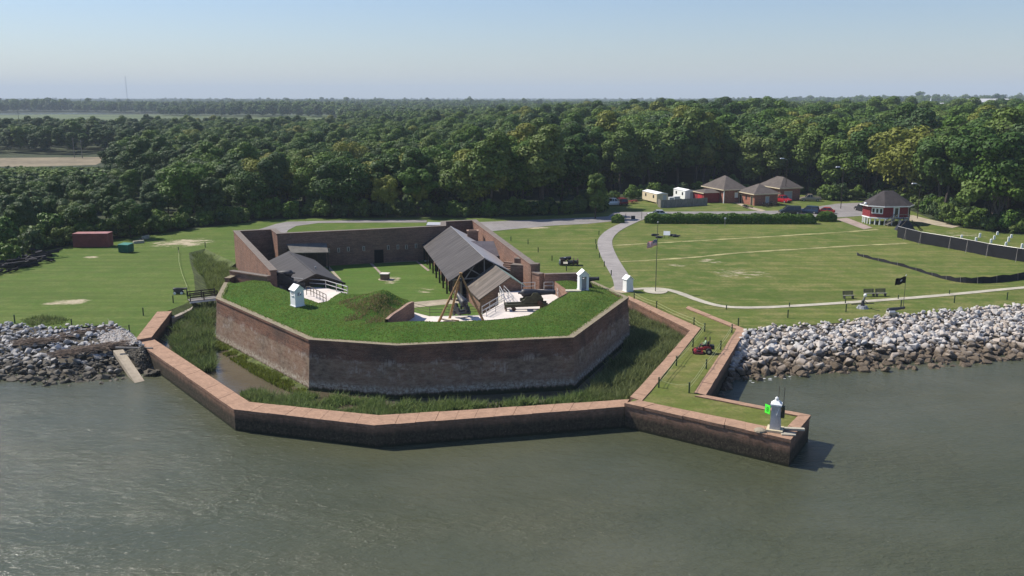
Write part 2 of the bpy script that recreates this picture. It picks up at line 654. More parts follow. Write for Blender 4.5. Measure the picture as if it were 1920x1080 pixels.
M['terre'] = plain('white_concrete', (0.62, 0.56, 0.50), 0.85, 0.12, 0.5, 0.1)
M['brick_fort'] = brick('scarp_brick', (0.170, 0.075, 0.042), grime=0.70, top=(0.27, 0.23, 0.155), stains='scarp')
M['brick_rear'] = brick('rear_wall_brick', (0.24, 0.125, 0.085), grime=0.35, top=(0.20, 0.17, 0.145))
M['brick_sea'] = brick('seawall_brick', (0.25, 0.125, 0.08), grime=0.4, top=(0.385, 0.245, 0.165), stains='tide_shade')
M['brick_in'] = brick('inner_brick', (0.27, 0.15, 0.10), grime=0.3, top=(0.36, 0.25, 0.19))
M['brick_red'] = brick('house_brick', (0.36, 0.13, 0.085), grime=0.1)
M['mud'] = plain('moat_mud', (0.075, 0.068, 0.045), 0.6, 0.3, 0.5, 0.3)
M['algae'] = plain('algae_bank', (0.075, 0.095, 0.022), 0.9, 0.6, 1.2, 0.5)
M['bank'] = plain('bank_soil', (0.075, 0.066, 0.05), 0.95, 0.4, 0.8, 0.5)

def water_mat(name, deep, silt, near_strength=0.19):
    t = NT(name)
    pos = t.pos()
    big = t.noise(pos, 0.028, 4, 0.6)
    mid = t.noise(t.mapping(pos, (0.6, 1.3, 1)), 0.16, 5, 0.6)
    c = t.mix(t.mr(big, 0.35, 0.68), deep, silt)
    c = t.mix(t.mr(mid, 0.4, 0.75, 0, 0.35), c, sc(deep, 0.8))
    w1 = t.noise(t.mapping(pos, (0.75, 1.5, 1), rot=(0, 0, 0.45)), 1.5, 4, 0.6, 0.4)
    w2 = t.noise(t.mapping(pos, (0.8, 1.3, 1), rot=(0, 0, 0.3)), 0.4, 3, 0.5, 0.3)
    w3 = t.noise(t.mapping(pos, (1, 1.6, 1), rot=(0, 0, 0.6)), 5.0, 3, 0.6)
    gust = t.mr(t.noise(t.mapping(pos, (0.5, 1.2, 1)), 0.07, 3, 0.6), 0.35, 0.7, 0.55, 1.2)
    h = t.math('ADD', t.math('MULTIPLY', w1, 1.0), t.math('ADD', t.math('MULTIPLY', w2, 1.2), t.math('MULTIPLY', w3, 0.4)))
    h = t.math('MULTIPLY', h, gust)
    p = t.principled(c, 0.14, 0, 0.5, t.bump(h, 1.0, near_strength))
    p.inputs['IOR'].default_value = 1.33
    return t.m
M['river'] = water_mat('river_water', (0.062, 0.070, 0.040), (0.088, 0.091, 0.056))
M['moat_water'] = water_mat('moat_water', (0.085, 0.072, 0.045), (0.11, 0.092, 0.06), 0.03)

# ================================================================== river, ground and roads
river = struct(MB().poly([(-6000, -60, 0), (6000, -60, 0), (6000, 118, 0), (-6000, 118, 0)]).build('river', M['river']))

# fort corner points in plan (surveyed on the coping and wall tops)
A2, A1, B1, C1, D1, E1, F1, G1 = (U(438, 513, 6.4), U(422, 529, Z_COPING), U(406, 559, Z_COPING), U(580, 636, Z_COPING),
                                  U(744, 647, Z_COPING), U(1074, 632, Z_COPING), U(1177, 557, Z_COPING), U(1106, 525, Z_COPING))
L0, S1, S2, C2, S3, R0 = UL([(438, 434), (516, 430), (527, 438), (827, 424), (827, 416), (892, 413)], Z_REAR)
L1 = U(507, 509, Z_REAR)
R1 = U(1006, 497, Z_REAR)
R2 = U(1020, 515, 6.4)

shore_left = UL([(-420, 600), (-200, 603), (0, 607), (100, 616), (150, 614), (215, 606), (250, 634), (268, 634)], Z_GROUND)
shore_right = UL([(1398, 622), (1432, 616), (1600, 603), (1700, 590), (1920, 574), (2200, 560), (2600, 548)], Z_GROUND)
moat_left = UL([(309, 585), (345, 571), (357, 563), (366, 545), (363, 515), (356, 490), (354, 474), (385, 466)], Z_GROUND)
moat_right = UL([(1180, 561), (1304, 622), (1209, 736)], Z_SEAWALL)
pier_out = UL([(1182, 757), (1478, 822), (1508, 785), (1311, 746), (1390, 622)], Z_SEAWALL)
gpoly = [Vector((-12000, 14000, 0)), Vector((-12000, shore_left[0].y, 0))] + shore_left + moat_left + \
    [L0, S1, S2, C2, S3, R0, R1, R2, G1] + moat_right + pier_out + shore_right + \
    [Vector((12000, shore_right[-1].y, 0)), Vector((12000, 14000, 0))]
ground = struct(MB().flat(gpoly, Z_GROUND).build('ground', M['lawn']))

# pier and causeway carry their own paler turf, a hand above the general ground
pier_turf = UL([(1192, 757), (1476, 815), (1499, 785), (1310, 747), (1388, 622), (1290, 581), (1180, 556), (1310, 621), (1214, 736)], Z_SEAWALL)
struct(MB().flat(pier_turf, Z_GROUND + 0.012).build('pier_turf', M['pier_grass']))

def sheet(name, pts, mat, dz=0.02, z=Z_GROUND):
    return struct(MB().flat([xy(p) for p in pts], z + dz).build(name, mat))
edge_px = [(-500, 535), (-150, 510), (0, 484), (70, 472), (135, 460), (210, 449), (300, 438), (430, 421), (520, 411), (660, 408.5), (800, 408),
           (900, 409), (1000, 406), (1132, 399), (1140, 384), (1200, 374), (1300, 366), (1420, 360), (1500, 364), (1560, 377), (1625, 376),
           (1700, 392), (1780, 424), (1850, 434), (1920, 441), (2300, 470)]
edge = UL(edge_px, Z_GROUND)
sheet('woodland_floor', [Vector((-11000, 13500, 0)), Vector((-11000, edge[0].y, 0))] + edge + [Vector((11000, edge[-1].y, 0)), Vector((11000, 13500, 0))], M['woodland'], 0.02)
sheet('marsh', [Vector((-2500, 560, 0)), Vector((-60, 560, 0)), Vector((60, 800, 0)), Vector((-60, 1400, 0)), Vector((-2500, 1560, 0))], M['marsh'], 0.06)
sheet('marsh', [Vector((-330, 1180, 0)), Vector((-130, 1180, 0)), Vector((-140, 1330, 0)), Vector((-330, 1330, 0))], plain('marsh_bright', (0.12, 0.17, 0.045), 0.95, 0.2, 0.05, 0), 0.10)
sheet('field', [Vector((-330, 348, 0)), Vector((-260, 342, 0)), Vector((-225, 352, 0)), Vector((-190, 346, 0)), Vector((-166, 356, 0)), Vector((-172, 376, 0)), Vector((-160, 392, 0)), Vector((-185, 404, 0)), Vector((-230, 398, 0)), Vector((-270, 408, 0)), Vector((-330, 402, 0))], M['field'], 0.06)
wm = water_mat('creek_water', (0.10, 0.11, 0.10), (0.12, 0.12, 0.11), 0.02)
sheet('creek', [Vector((-1600, 1400, 0)), Vector((-1000, 1370, 0)), Vector((-560, 1500, 0)), Vector((-500, 1560, 0)), Vector((-1000, 1530, 0)), Vector((-1600, 1560, 0))], wm, 0.14)

road_l = UL([(470, 434), (493, 428), (518, 420), (538, 416), (597, 414.5), (700, 412.5), (800, 412.5), (800, 417.5), (700, 417.5), (597, 418.5), (555, 424), (540, 432), (535, 440), (500, 440)], Z_GROUND)
sheet('road', road_l, M['asphalt'], 0.04)
road_r = UL([(890, 417), (960, 414), (1040, 411), (1100, 408), (1140, 406), (1152, 398), (1250, 397), (1380, 396.5), (1470, 395), (1530, 388),
             (1570, 382), (1640, 379), (1680, 388), (1680, 401), (1615, 405), (1570, 408), (1480, 409), (1380, 409), (1210, 408), (1205, 413),
             (1172, 416), (1160, 414), (1100, 420), (1040, 423), (960, 430), (920, 434), (890, 434)], Z_GROUND)
sheet('road', road_r, M['asphalt'], 0.04)
walk_c = chaikin(UL([(1200, 409), (1183, 416), (1151, 431), (1136, 445), (1133, 458), (1140, 478), (1152, 500), (1166, 522), (1171, 545)], Z_GROUND))
def ribbon(name, centre, width, mat, dz, jitter=0.0, mats=None):
    pts = [xy(p) for p in centre]
    ws = [width / 2 * (1 + random.uniform(-jitter, jitter)) for _ in pts]
    a = [offset(pts, w)[i] for i, w in enumerate(ws)]
    b = [offset(pts, -w)[i] for i, w in enumerate(ws)]
    mb = MB()
    for i in range(len(pts) - 1):
        mb.poly([(p.x, p.y, Z_GROUND + dz) for p in (b[i], b[i + 1], a[i + 1], a[i])])
    return struct(mb.build(name, mat))
ribbon('walkway', walk_c, 2.7, plain('walk_asphalt', (0.27, 0.25, 0.235), 0.9, 0.15, 0.5, 0.2), 0.06)
sheet('walkway', UL([(1142, 543), (1158, 532), (1186, 534), (1186, 548), (1165, 550)], Z_GROUND), M['dirt_path'], 0.05)
path_c = chaikin(UL([(1180, 543), (1215, 541), (1243, 541.5), (1270, 548), (1300, 560), (1330, 570), (1362, 576.5), (1420, 577.5), (1500, 573.5),
                     (1600, 567), (1750, 556), (1920, 539), (2150, 520)], Z_GROUND), 3)
ribbon('footpath', path_c, 1.15, M['concrete_path'], 0.05, 0.06)
circ = U(1229, 546, Z_GROUND)
sheet('flagpole_bed', [circ + Vector((math.cos(a) * 1.65, math.sin(a) * 1.9, 0)) for a in np.linspace(0, 2 * math.pi, 24, endpoint=False)], M['concrete_path'], 0.07)
for pts, w in (([(1140, 461), (1220, 456.5), (1300, 452), (1450, 443.5), (1600, 434), (1645, 430.5)], 0.75),
               ([(1165, 491), (1240, 487), (1310, 482), (1370, 475.5), (1450, 470), (1520, 466), (1600, 461), (1700, 456.5)], 0.8)):
    line = [p for p, _ in along(UL(pts, Z_GROUND), 1.2)]
    ribbon('worn_line', line, w, M['dry_line'], 0.03, 0.55)
sheet('path_by_red_house', UL([(1567, 411), (1588, 408.5), (1636, 427), (1620, 430.5)], Z_GROUND), M['brick_path'], 0.05)
sheet('path_behind_red_house', UL([(1700, 404), (1712, 404), (1740, 411), (1780, 420), (1800, 424), (1785, 428), (1745, 421), (1706, 414)], Z_GROUND), M['dirt_path'], 0.05)
sheet('path_to_houses', UL([(1372, 379), (1382, 378.5), (1412, 389), (1436, 395), (1428, 397), (1402, 391)], Z_GROUND), M['dirt_path'], 0.05)
ribbon('chain_line', UL([(1292, 583), (1325, 596), (1362, 611), (1386, 621)], Z_GROUND), 0.001, M['brick_path'], 0.03)

# ================================================================== riverside banks (slopes under the stones)
bank_l_low = UL([(-420, 735), (-200, 728), (0, 716), (120, 722), (240, 712), (300, 690), (300, 672)], 0.0)
bank_l_top = UL([(-420, 600), (-200, 603), (0, 607), (100, 616), (215, 606), (252, 634), (268, 652)], Z_GROUND)
bank_r_low = UL([(1352, 742), (1372, 716), (1450, 708), (1560, 700), (1750, 690), (1920, 672), (2200, 650), (2600, 625)], 0.0)
bank_r_top = UL([(1396, 626), (1398, 624), (1432, 616), (1600, 603), (1700, 590), (1920, 574), (2200, 560), (2600, 548)], Z_GROUND)
def bank(name, top, low):
    mb = MB()
    for i in range(len(top) - 1):
        a, b = top[i], top[i + 1]
        c, d = low[i + 1], low[i]
        mb.poly([(d.x, d.y, -0.6), (c.x, c.y, -0.6), (b.x, b.y, Z_GROUND - 0.05), (a.x, a.y, Z_GROUND - 0.05)])
    return struct(mb.build(name, M['bank']))
bank('riverbank', bank_l_top, bank_l_low)
bank('riverbank', bank_r_top, bank_r_low)

# ================================================================== moat
moat_poly = UL([(250, 640), (300, 588), (352, 568), (366, 545), (350, 475), (440, 462)], 1.0) + [xy(p) for p in (L0, L1)] + UL([(640, 560), (1100, 530), (1180, 561), (1310, 622), (1215, 740), (1180, 757), (710, 787), (455, 762), (262, 640)], 1.0)
sheet('moat_bed', moat_poly, M['mud'], 0.0, 0.55)
moat_w = UL([(300, 600), (420, 560), (600, 700), (700, 745), (700, 780), (465, 762), (290, 645)], Z_MOAT)
struct(MB().flat(moat_w, Z_MOAT).build('moat_water', M['moat_water']))
# algae-covered berm at the foot of the left scarp
b0, b1_, b2_ = U(397, 632, 0.9), U(430, 655, 0.9), U(575, 730, 0.9)
o0, o1, o2 = U(404, 655, 0.6), U(480, 703, 0.6), U(545, 742, 0.6)
mb = MB()
ins = [U(402, 626, 1.1), U(500, 680, 1.1), U(580, 722, 1.1)]
outs = [U(398, 646, 0.6), U(470, 690, 0.6), U(570, 742, 0.6)]
for i in range(2):
    n = 14
    for k in range(n):
        f0, f1 = k / n, (k + 1) / n
        r = [ins[i].lerp(ins[i + 1], f0), ins[i].lerp(ins[i + 1], f1), outs[i].lerp(outs[i + 1], f1), outs[i].lerp(outs[i + 1], f0)]
        mb.poly([(p.x, p.y, p.z) for p in r])
struct(mb.build('moat_berm', M['algae'], smooth=False))
# earth slopes between lawn and moat on the left
mb = MB()
mtop = UL([(312, 586), (345, 571), (357, 563), (366, 545), (363, 515), (356, 490), (354, 474), (385, 466)], Z_GROUND) + [xy(L0, Z_GROUND)]
low = offset(mtop, -2.2)
for i in range(len(mtop) - 1):
    mb.poly([(mtop[i].x, mtop[i].y, Z_GROUND), (mtop[i + 1].x, mtop[i + 1].y, Z_GROUND), (low[i + 1].x, low[i + 1].y, 0.7), (low[i].x, low[i].y, 0.7)])
struct(mb.build('moat_bank', plain('weedy_bank', (0.085, 0.11, 0.03), 0.95, 0.5, 0.9, 0.5)))

# ================================================================== sea walls
def two_course(name, label, outer, inner, z1, batter=0.12, group=None):
    """brick wall with a slightly proud paved top course"""
    root = thing(name, label, 'wall', (0, 0, 0), 0, group)
    body = MB().strip(outer, inner, -1.2, z1 - 0.28)
    body.build('wall_body', M['brick_sea'], root, uv=True)
    oo = []
    ii = []
    for a, b in zip(outer, inner):
        d = (Vector((a[0], a[1], 0)) - Vector((b[0], b[1], 0)))
        k = 0.07 / max(0.3, d.length)
        oo.append(Vector((a[0], a[1], 0)) + d * k)
        ii.append(Vector((b[0], b[1], 0)) - d * k)
    for i in range(len(oo) - 1):          # paved in blocks, with open joints and a little settlement
        L_ = ((oo[i] - oo[i + 1]).length + (ii[i] - ii[i + 1]).length) / 2
        m_ = max(1, round(L_ / 1.7))
        for k in range(m_):
            f0 = k / m_ + (0.012 / L_ if k else 0)
            f1 = (k + 1) / m_ - (0.012 / L_ if k < m_ - 1 else 0)
            dz_ = random.uniform(-.022, .012)
            dn_ = (oo[i] - ii[i]).normalized() * random.uniform(-.03, .02)
            q = [oo[i].lerp(oo[i + 1], f0) + dn_, oo[i].lerp(oo[i + 1], f1) + dn_, ii[i].lerp(ii[i + 1], f1), ii[i].lerp(ii[i + 1], f0)]
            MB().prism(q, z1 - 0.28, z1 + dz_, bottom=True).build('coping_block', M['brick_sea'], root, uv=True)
    return root
w_o = UL([(257, 640), (439, 767), (703, 797), (1171, 762)], Z_SEAWALL)
w_i = UL([(284, 633.5), (467, 754), (711, 779), (1180, 749)], Z_SEAWALL)
two_course('seawall', 'long brick river wall bending in front of the fort moat', w_o, w_i, Z_SEAWALL)
two_course('seawall', 'short brick wall running back from the river wall toward the footbridge', UL([(254, 637), (296, 584)], 2.3), UL([(283, 632), (321, 583)], 2.3), 2.3)
p_o = UL([(1172, 762), (1482, 831), (1518, 785), (1321, 747)], Z_SEAWALL)
p_i = UL([(1196, 757), (1470, 813.5), (1497, 786), (1304, 748)], Z_SEAWALL)
two_course('pier_wall', 'brick wall around the grass pier that carries the light pillar', p_o, p_i, Z_SEAWALL + 0.33)
two_course('causeway_wall', 'brick wall between the causeway lawn and the reedy moat', UL([(1182, 750), (1196, 736), (1295, 624), (1176, 564)], Z_SEAWALL),
           UL([(1202, 757), (1220, 737), (1313, 620), (1178, 558.5)], Z_SEAWALL), Z_SEAWALL + 0.31)
two_course('causeway_wall', 'brick wall between the causeway lawn and the boulder bank', UL([(1322, 746), (1397.5, 622), (1290, 578)], Z_SEAWALL), UL([(1303, 742), (1382, 621.5), (1286, 581.5)], Z_SEAWALL), Z_SEAWALL + 0.32)

# ================================================================== fort: scarp, grass parapet, terreplein
fort = thing('brick_fort', 'old brick river fort with grass-topped walls ringed by a moat', 'fort')
scarp_line = [A1, B1, C1, D1, E1, F1, G1]
# tessellate the rounded shoulder between front and right face
base_line = offset([xy(p) for p in scarp_line], -0.42)
mb = MB()
for i in range(len(scarp_line) - 1):
    a, b = base_line[i], base_line[i + 1]
    c, d = scarp_line[i + 1], scarp_line[i]
    mb.poly([(a.x, a.y, 0.2), (b.x, b.y, 0.2), (c.x, c.y, Z_COPING - 0.24), (d.x, d.y, Z_COPING - 0.24)])
mb.build('scarp_wall', M['brick_fort'], fort, uv=True, fix=False)
cop_o = offset([xy(p) for p in scarp_line], -0.12)
cop_i = offset([xy(p) for p in scarp_line], 0.62)
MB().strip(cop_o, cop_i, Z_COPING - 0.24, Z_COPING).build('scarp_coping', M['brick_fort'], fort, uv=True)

grass_in = UL([(1068, 548), (1043, 562), (1018, 578), (992, 592), (960, 598), (907, 601.5), (820, 604.5), (722, 605)], 6.15)
rev_near = U(722, 598, 6.3)
rev_far = U(771, 566, 6.3)
mound_back = [UY(740, 548, 100.0), UY(690, 552, 100.3), UY(655, 545, 100.8)]
left_edge = UL([(640, 549), (614, 565), (597, 569.5), (545, 551), (512, 538), (503, 526)], 6.1)
back_left = UL([(470, 525.5), (440, 527)], 6.1)
back_right = UL([(1098, 527), (1040, 530)], 6.1)
outer_in = offset([xy(p) for p in scarp_line], 0.60)
gp = [xy(p) for p in outer_in] + [xy(p) for p in back_right] + [xy(p) for p in grass_in] + [xy(rev_near), xy(rev_far)] + [xy(p) for p in mound_back] + [xy(p) for p in left_edge] + [xy(p) for p in back_left]
PEAK = U(722, 545, 8.0)
def parapet_z(x, y):
    d = line_dist((x, y), scarp_line)
    z = Z_COPING - 0.10 + 0.50 * smooth01((d - 0.5) / 3.2)
    q = Vector((x - PEAK.x, y - PEAK.y))
    ax = Vector((0.92, 0.38)) ; ay = Vector((-0.38, 0.92))
    u, v = q.dot(ax), q.dot(ay)
    r = math.sqrt((u / (5.0 if u > 0 else 8.2)) ** 2 + (v / (3.6 if v > 0 else 8.0)) ** 2)
    rv = seg_dist((x, y), rev_near, rev_far)
    z += 1.85 * smooth01(1 - r) ** 0.9 * (0.16 + 0.84 * smooth01(rv / 2.6))
    z += 0.10 * math.sin(x * 0.9 + y * 0.4) * math.sin(y * 0.7 - x * 0.3)
    return z
def grid_patch(poly, step, zf, drop=None):
    """triangulated patch of a plan polygon with interior points, height from zf"""
    xs = [p[0] for p in poly]; ys = [p[1] for p in poly]
    bpts = []
    n = len(poly)
    for i in range(n):
        a = Vector(poly[i][:2]); b = Vector(poly[(i + 1) % n][:2])
        m = max(1, int((b - a).length / step))
        for k in range(m):
            bpts.append(a + (b - a) * k / m)
    nb = len(bpts)
    pts = list(bpts)
    x = min(xs)
    while x < max(xs):
        y = min(ys)
        while y < max(ys):
            px_, py_ = x + random.uniform(-.2, .2) * step, y + random.uniform(-.2, .2) * step
            if inside(poly, px_, py_):
                pts.append(Vector((px_, py_)))
            y += step
        x += step
    vs, es, fs, *_ = delaunay_2d_cdt(pts, [(i, (i + 1) % nb) for i in range(nb)], [], 0, 1e-4)
    mb = MB()
    mb.v = [(v.x, v.y, zf(v.x, v.y)) for v in vs]
    for f in fs:
        c = sum((vs[i] for i in f), Vector((0, 0))) / len(f)
        if inside(poly, c.x, c.y):
            mb.f.append(list(f))
    if drop is not None:
        for i in range(nb):
            a = bpts[i]; b = bpts[(i + 1) % nb]
            mb.poly([(a.x, a.y, drop), (b.x, b.y, drop), (b.x, b.y, zf(b.x, b.y)), (a.x, a.y, zf(a.x, a.y))])
    return mb
para = grid_patch(gp, 0.55, parapet_z)
parapet_ob = para.build('parapet_turf', M['fort_grass'], fort, smooth=True)
# soil and brick face of the parapet towards the gun platform
mb = MB()
inner_loop = [xy(p) for p in back_right[1:]] + [xy(p) for p in grass_in]
for i in range(len(inner_loop) - 1):
    a, b = inner_loop[i], inner_loop[i + 1]
    mb.poly([(a.x, a.y, Z_TERRE - .1), (b.x, b.y, Z_TERRE - .1), (b.x, b.y, parapet_z(b.x, b.y) + .02), (a.x, a.y, parapet_z(a.x, a.y) + .02)])
ll = [xy(p) for p in left_edge] + [xy(p) for p in back_left]
for i in range(len(ll) - 1):
    a, b = ll[i], ll[i + 1]
    mb.poly([(a.x, a.y, Z_COURT - .1), (b.x, b.y, Z_COURT - .1), (b.x, b.y, parapet_z(b.x, b.y) + .02), (a.x, a.y, parapet_z(a.x, a.y) + .02)])
mbk = [xy(rev_far)] + [xy(p) for p in mound_back] + [xy(left_edge[0])]
for i in range(len(mbk) - 1):
    a, b = mbk[i], mbk[i + 1]
    mb.poly([(a.x, a.y, Z_COURT - .1), (b.x, b.y, Z_COURT - .1), (b.x, b.y, parapet_z(b.x, b.y) + .01), (a.x, a.y, parapet_z(a.x, a.y) + .01)])
mb.build('parapet_breast_wall', M['brick_in'], fort, uv=True)
# brick revetment holding the right side of the mound
mb = MB()
n = 10
dirv = (rev_far - rev_near)
dirv.z = 0
side = Vector((dirv.y, -dirv.x, 0)).normalized()
for k in range(n):
    p, q = rev_near + dirv * k / n, rev_near + dirv * (k + 1) / n
    zp, zq = parapet_z(p.x, p.y) + 0.06, parapet_z(q.x, q.y) + 0.06
    p2, q2 = p + side * 0.35, q + side * 0.35
    mb.poly([(p2.x, p2.y, Z_TERRE - 1), (q2.x, q2.y, Z_TERRE - 1), (q2.x, q2.y, zq), (p2.x, p2.y, zp)])
    mb.poly([(p.x, p.y, zp), (p2.x, p2.y, zp), (q2.x, q2.y, zq), (q.x, q.y, zq)])
q2 = rev_far + side * 0.35
mb.poly([(q2.x, q2.y, Z_COURT), (rev_far.x, rev_far.y, Z_COURT), (rev_far.x, rev_far.y, parapet_z(rev_far.x, rev_far.y) + .06), (q2.x, q2.y, parapet_z(rev_far.x, rev_far.y) + .06)])
mb.build('mound_revetment', M['brick_in'], fort, uv=True)
# gun platforms of pale concrete
plat = UL([(774, 585), (805, 593), (902, 591), (944, 566), (934, 549), (1003, 542.5), (1036, 542.5), (1078, 552), (1040, 586), (990, 606), (900, 614), (715, 620), (722, 603)], Z_TERRE)
pm = MB().prism([xy(p) for p in plat][::-1], Z_COURT - .1, Z_TERRE)
pm.build('gun_platform', M['terre'], fort)
plat2 = UL([(556, 536), (612, 540), (652, 549), (640, 560), (600, 580), (560, 576), (556, 556)], Z_TERRE)
MB().prism([xy(p) for p in plat2][::-1], Z_COURT - .1, Z_TERRE).build('gun_platform', M['terre'], fort)
plat3 = UL([(500, 524), (556, 536), (557, 556), (548, 572), (505, 556)], Z_TERRE - 0.25)
MB().prism([xy(p) for p in plat3][::-1], Z_COURT - .1, Z_TERRE - 0.25).build('gun_platform', M['brick_in'], fort, uv=True)

# courtyard
struct(MB().flat([xy(p) for p in (L0, S1, S2, C2, S3, R0, R1, R2, G1)] + [xy(p) for p in UL([(1000, 600), (800, 612), (600, 600), (520, 560)], Z_COURT)] + [xy(L1)], Z_COURT).build('courtyard_lawn', M['court_grass']))
sheet('courtyard_path', UL([(771, 567), (880, 557.5), (883, 566.5), (776, 577)], Z_COURT), M['dirt_path'], 0.02, Z_COURT)
sheet('courtyard_path', UL([(812, 476), (824, 478), (872, 535), (882, 560), (862, 560), (838, 520)], Z_COURT), M['brick_path'], 0.03, Z_COURT)
sheet('courtyard_path', UL([(693, 494), (697, 493), (716, 512), (713, 514)], Z_COURT), M['brick_path'], 0.02, Z_COURT)
sheet('courtyard_path', UL([(778, 489), (782, 489), (806, 507), (802, 508.5)], Z_COURT), M['brick_path'], 0.02, Z_COURT)
sheet('courtyard_path', UL([(700, 492.6), (780, 488.6), (781, 489.8), (701, 493.8)], Z_COURT), M['dirt_path'], 0.015, Z_COURT)
sheet('courtyard_path', UL([(795, 489), (812, 486), (813, 489), (797, 491)], Z_COURT), M['terre'], 0.03, Z_COURT)
sheet('courtyard_path', UL([(607, 494), (613, 494), (640, 524), (636, 526)], Z_COURT), M['dirt_path'], 0.015, Z_COURT)

# rear walls of the fort
def high_wall(name, outer, z1, th=0.75, left=True, mat='brick_rear', z0=0.3):
    inner = offset(outer, th if left else -th)
    o = MB().strip([xy(p) for p in outer], inner, z0, z1).build(name, M[mat], fort, uv=True)
    o2 = offset(outer, -0.1 if left else 0.1)
    i2 = offset(outer, (th + 0.1) if left else -(th + 0.1))
    MB().strip(o2, i2, z1, z1 + 0.14).build('wall_coping', M[mat], fort, uv=True)
    return inner
rear_line = [xy(p) for p in (L1, L0, S1, S2, C2, S3, R0, R1)]
rear_in = high_wall('rear_wall', rear_line, Z_REAR, 0.75, left=False)
high_wall('flank_wall', [xy(R1), xy(R2)], 6.45, 0.75, left=False)
high_wall('flank_wall', [xy(R2), xy(U(1090, 512, 6.5))], 6.45, 0.55, left=False)
high_wall('flank_wall', [xy(G1), xy(U(1095, 513, 6.4))], 6.0, 0.5, left=True, mat='brick_fort')
high_wall('flank_wall', [xy(A2), xy(L1)], 6.75, 0.6, left=False)
high_wall('flank_wall', [xy(A1), xy(A2)], 6.2, 0.6, left=False, mat='brick_fort')
# right casemate block across the wall walk
c0, c1 = U(957, 496, 6.6), U(1001, 499, 6.6)
dv = (c1 - c0).normalized()
nv = Vector((-dv.y, dv.x, 0))
MB().prism([xy(c0), xy(c1), xy(c1 + nv * 2.6), xy(c0 + nv * 2.6)], Z_COURT, 6.6).build('casemate_block', M['brick_rear'], fort, uv=True)
MB().prism([xy(c0 + nv * 1.2 + dv * .1), xy(c0 + dv * 1.9 + nv * 1.2), xy(c0 + dv * 1.9 + nv * 2.5), xy(c0 + nv * 2.5 + dv * .1)], 6.6, 7.25).build('casemate_block', M['brick_rear'], fort, uv=True)
for k in range(9):     # steps up its left side
    p = c0 - dv * 0.9 + nv * (2.2 - k * 0.27)
    MB().box((p.x, p.y, (Z_TERRE - .3 + 6.5 - k * 0.24) / 2), (1.7, 0.3, 6.5 - k * 0.24 - Z_TERRE + .3), math.atan2(dv.y, dv.x)).build('step', M['brick_in'], fort, uv=True)
# loopholes and the gateway in the rear curtain
rin2 = rear_in[3]
rin3 = rear_in[4]
cd = (rin3 - rin2).normalized()
cn = Vector((cd.y, -cd.x, 0))
M['loophole'] = plain('loophole_lime', (0.42, 0.38, 0.33), 0.9, 0.2, 2)
M['black'] = plain('black_opening', (0.008, 0.008, 0.008), 0.9, 0.2, 2, 0)
def on_curtain(px, py):
    d = ray(px, py)
    # intersect the sight line with the inner face of the curtain wall
    o = Vector((0, 0, H))
    nn = Vector((cn.x, cn.y, 0))
    t = (rin2 - o).dot(nn) / d.dot(nn)
    return o + d * t
ang_c = math.atan2(cd.y, cd.x)
for px_, py_ in ((616, 470), (635, 469), (653, 467), (682, 466), (728, 464), (746, 463), (762, 463), (780, 461), (797, 460)):
    p = on_curtain(px_, py_) + cn * 0.03
    MB().box((p.x, p.y, p.z), (0.42, 0.10, 0.75), ang_c).build('loophole', M['loophole'], fort)
    MB().box((p.x + cn.x * .07, p.y + cn.y * .07, p.z), (0.14, 0.06, 0.6), ang_c).build('loophole_slit', M['black'], fort)
p = on_curtain(710, 468)
MB().box((p.x + cn.x * .03, p.y + cn.y * .03, 3.0), (1.5, 0.12, 2.2), ang_c).build('gateway', M['black'], fort)

# ================================================================== fort buildings
def roof_mat(name, col, az, streak=0.45, light=(0.4, 0.38, 0.36), rough=0.6, spec=0.3):
    """sheet roofing weathered in streaks that run down the slope"""
    t = NT(name)
    v = t.mapping(t.pos(), rot=(0, 0, -az))
    s1 = t.noise(t.mapping(v, (2.4, 0.16, 0.16)), 1.0, 4, 0.65)
    s2 = t.noise(t.mapping(v, (0.5, 0.5, 0.5)), 1.0, 4, 0.6)
    c = t.mix(t.mr(s1, 0.35, 0.68, 0, 1), sc(col, 1 - streak), sc(col, 1 + streak))
    c = t.mix(t.mr(s2, 0.55, 0.8, 0, 0.5), c, light)
    s3 = t.noise(t.pos(), 8, 3)
    t.principled(c, rough, 0, spec, t.bump(t.math('ADD', s1, t.math('MULTIPLY', s3, .4)), 0.3, 0.05))
    return t.m
M['wood_dark'] = plain('dark_wood', (0.045, 0.035, 0.028), 0.85, 0.35, 3)
M['wood_grey'] = plain('grey_wood', (0.22, 0.205, 0.185), 0.9, 0.3, 2.5, stretch=(1, 1, 0.3))
M['wood_post'] = plain('timber_pole', (0.34, 0.21, 0.095), 0.8, 0.35, 3)
M['white_paint'] = plain('white_paint', (0.78, 0.79, 0.78), 0.6, 0.06, 2.0, 0.05)
M['cream_paint'] = plain('cream_paint', (0.62, 0.53, 0.37), 0.7, 0.08, 2.0, 0.05)
M['iron'] = plain('black_iron', (0.028, 0.028, 0.032), 0.5, 0.4, 3, spec=0.5)
M['iron_rust'] = plain('rusty_iron', (0.085, 0.05, 0.035), 0.8, 0.5, 2.5)
M['olive_iron'] = plain('olive_iron', (0.055, 0.055, 0.03), 0.7, 0.4, 2.5)
M['galv'] = plain('galvanised_pipe', (0.48, 0.47, 0.45), 0.45, 0.15, 3, 0, 0.4, 0.5)
M['pipe_dark'] = plain('dark_pipe', (0.10, 0.085, 0.06), 0.6, 0.2, 3, 0)

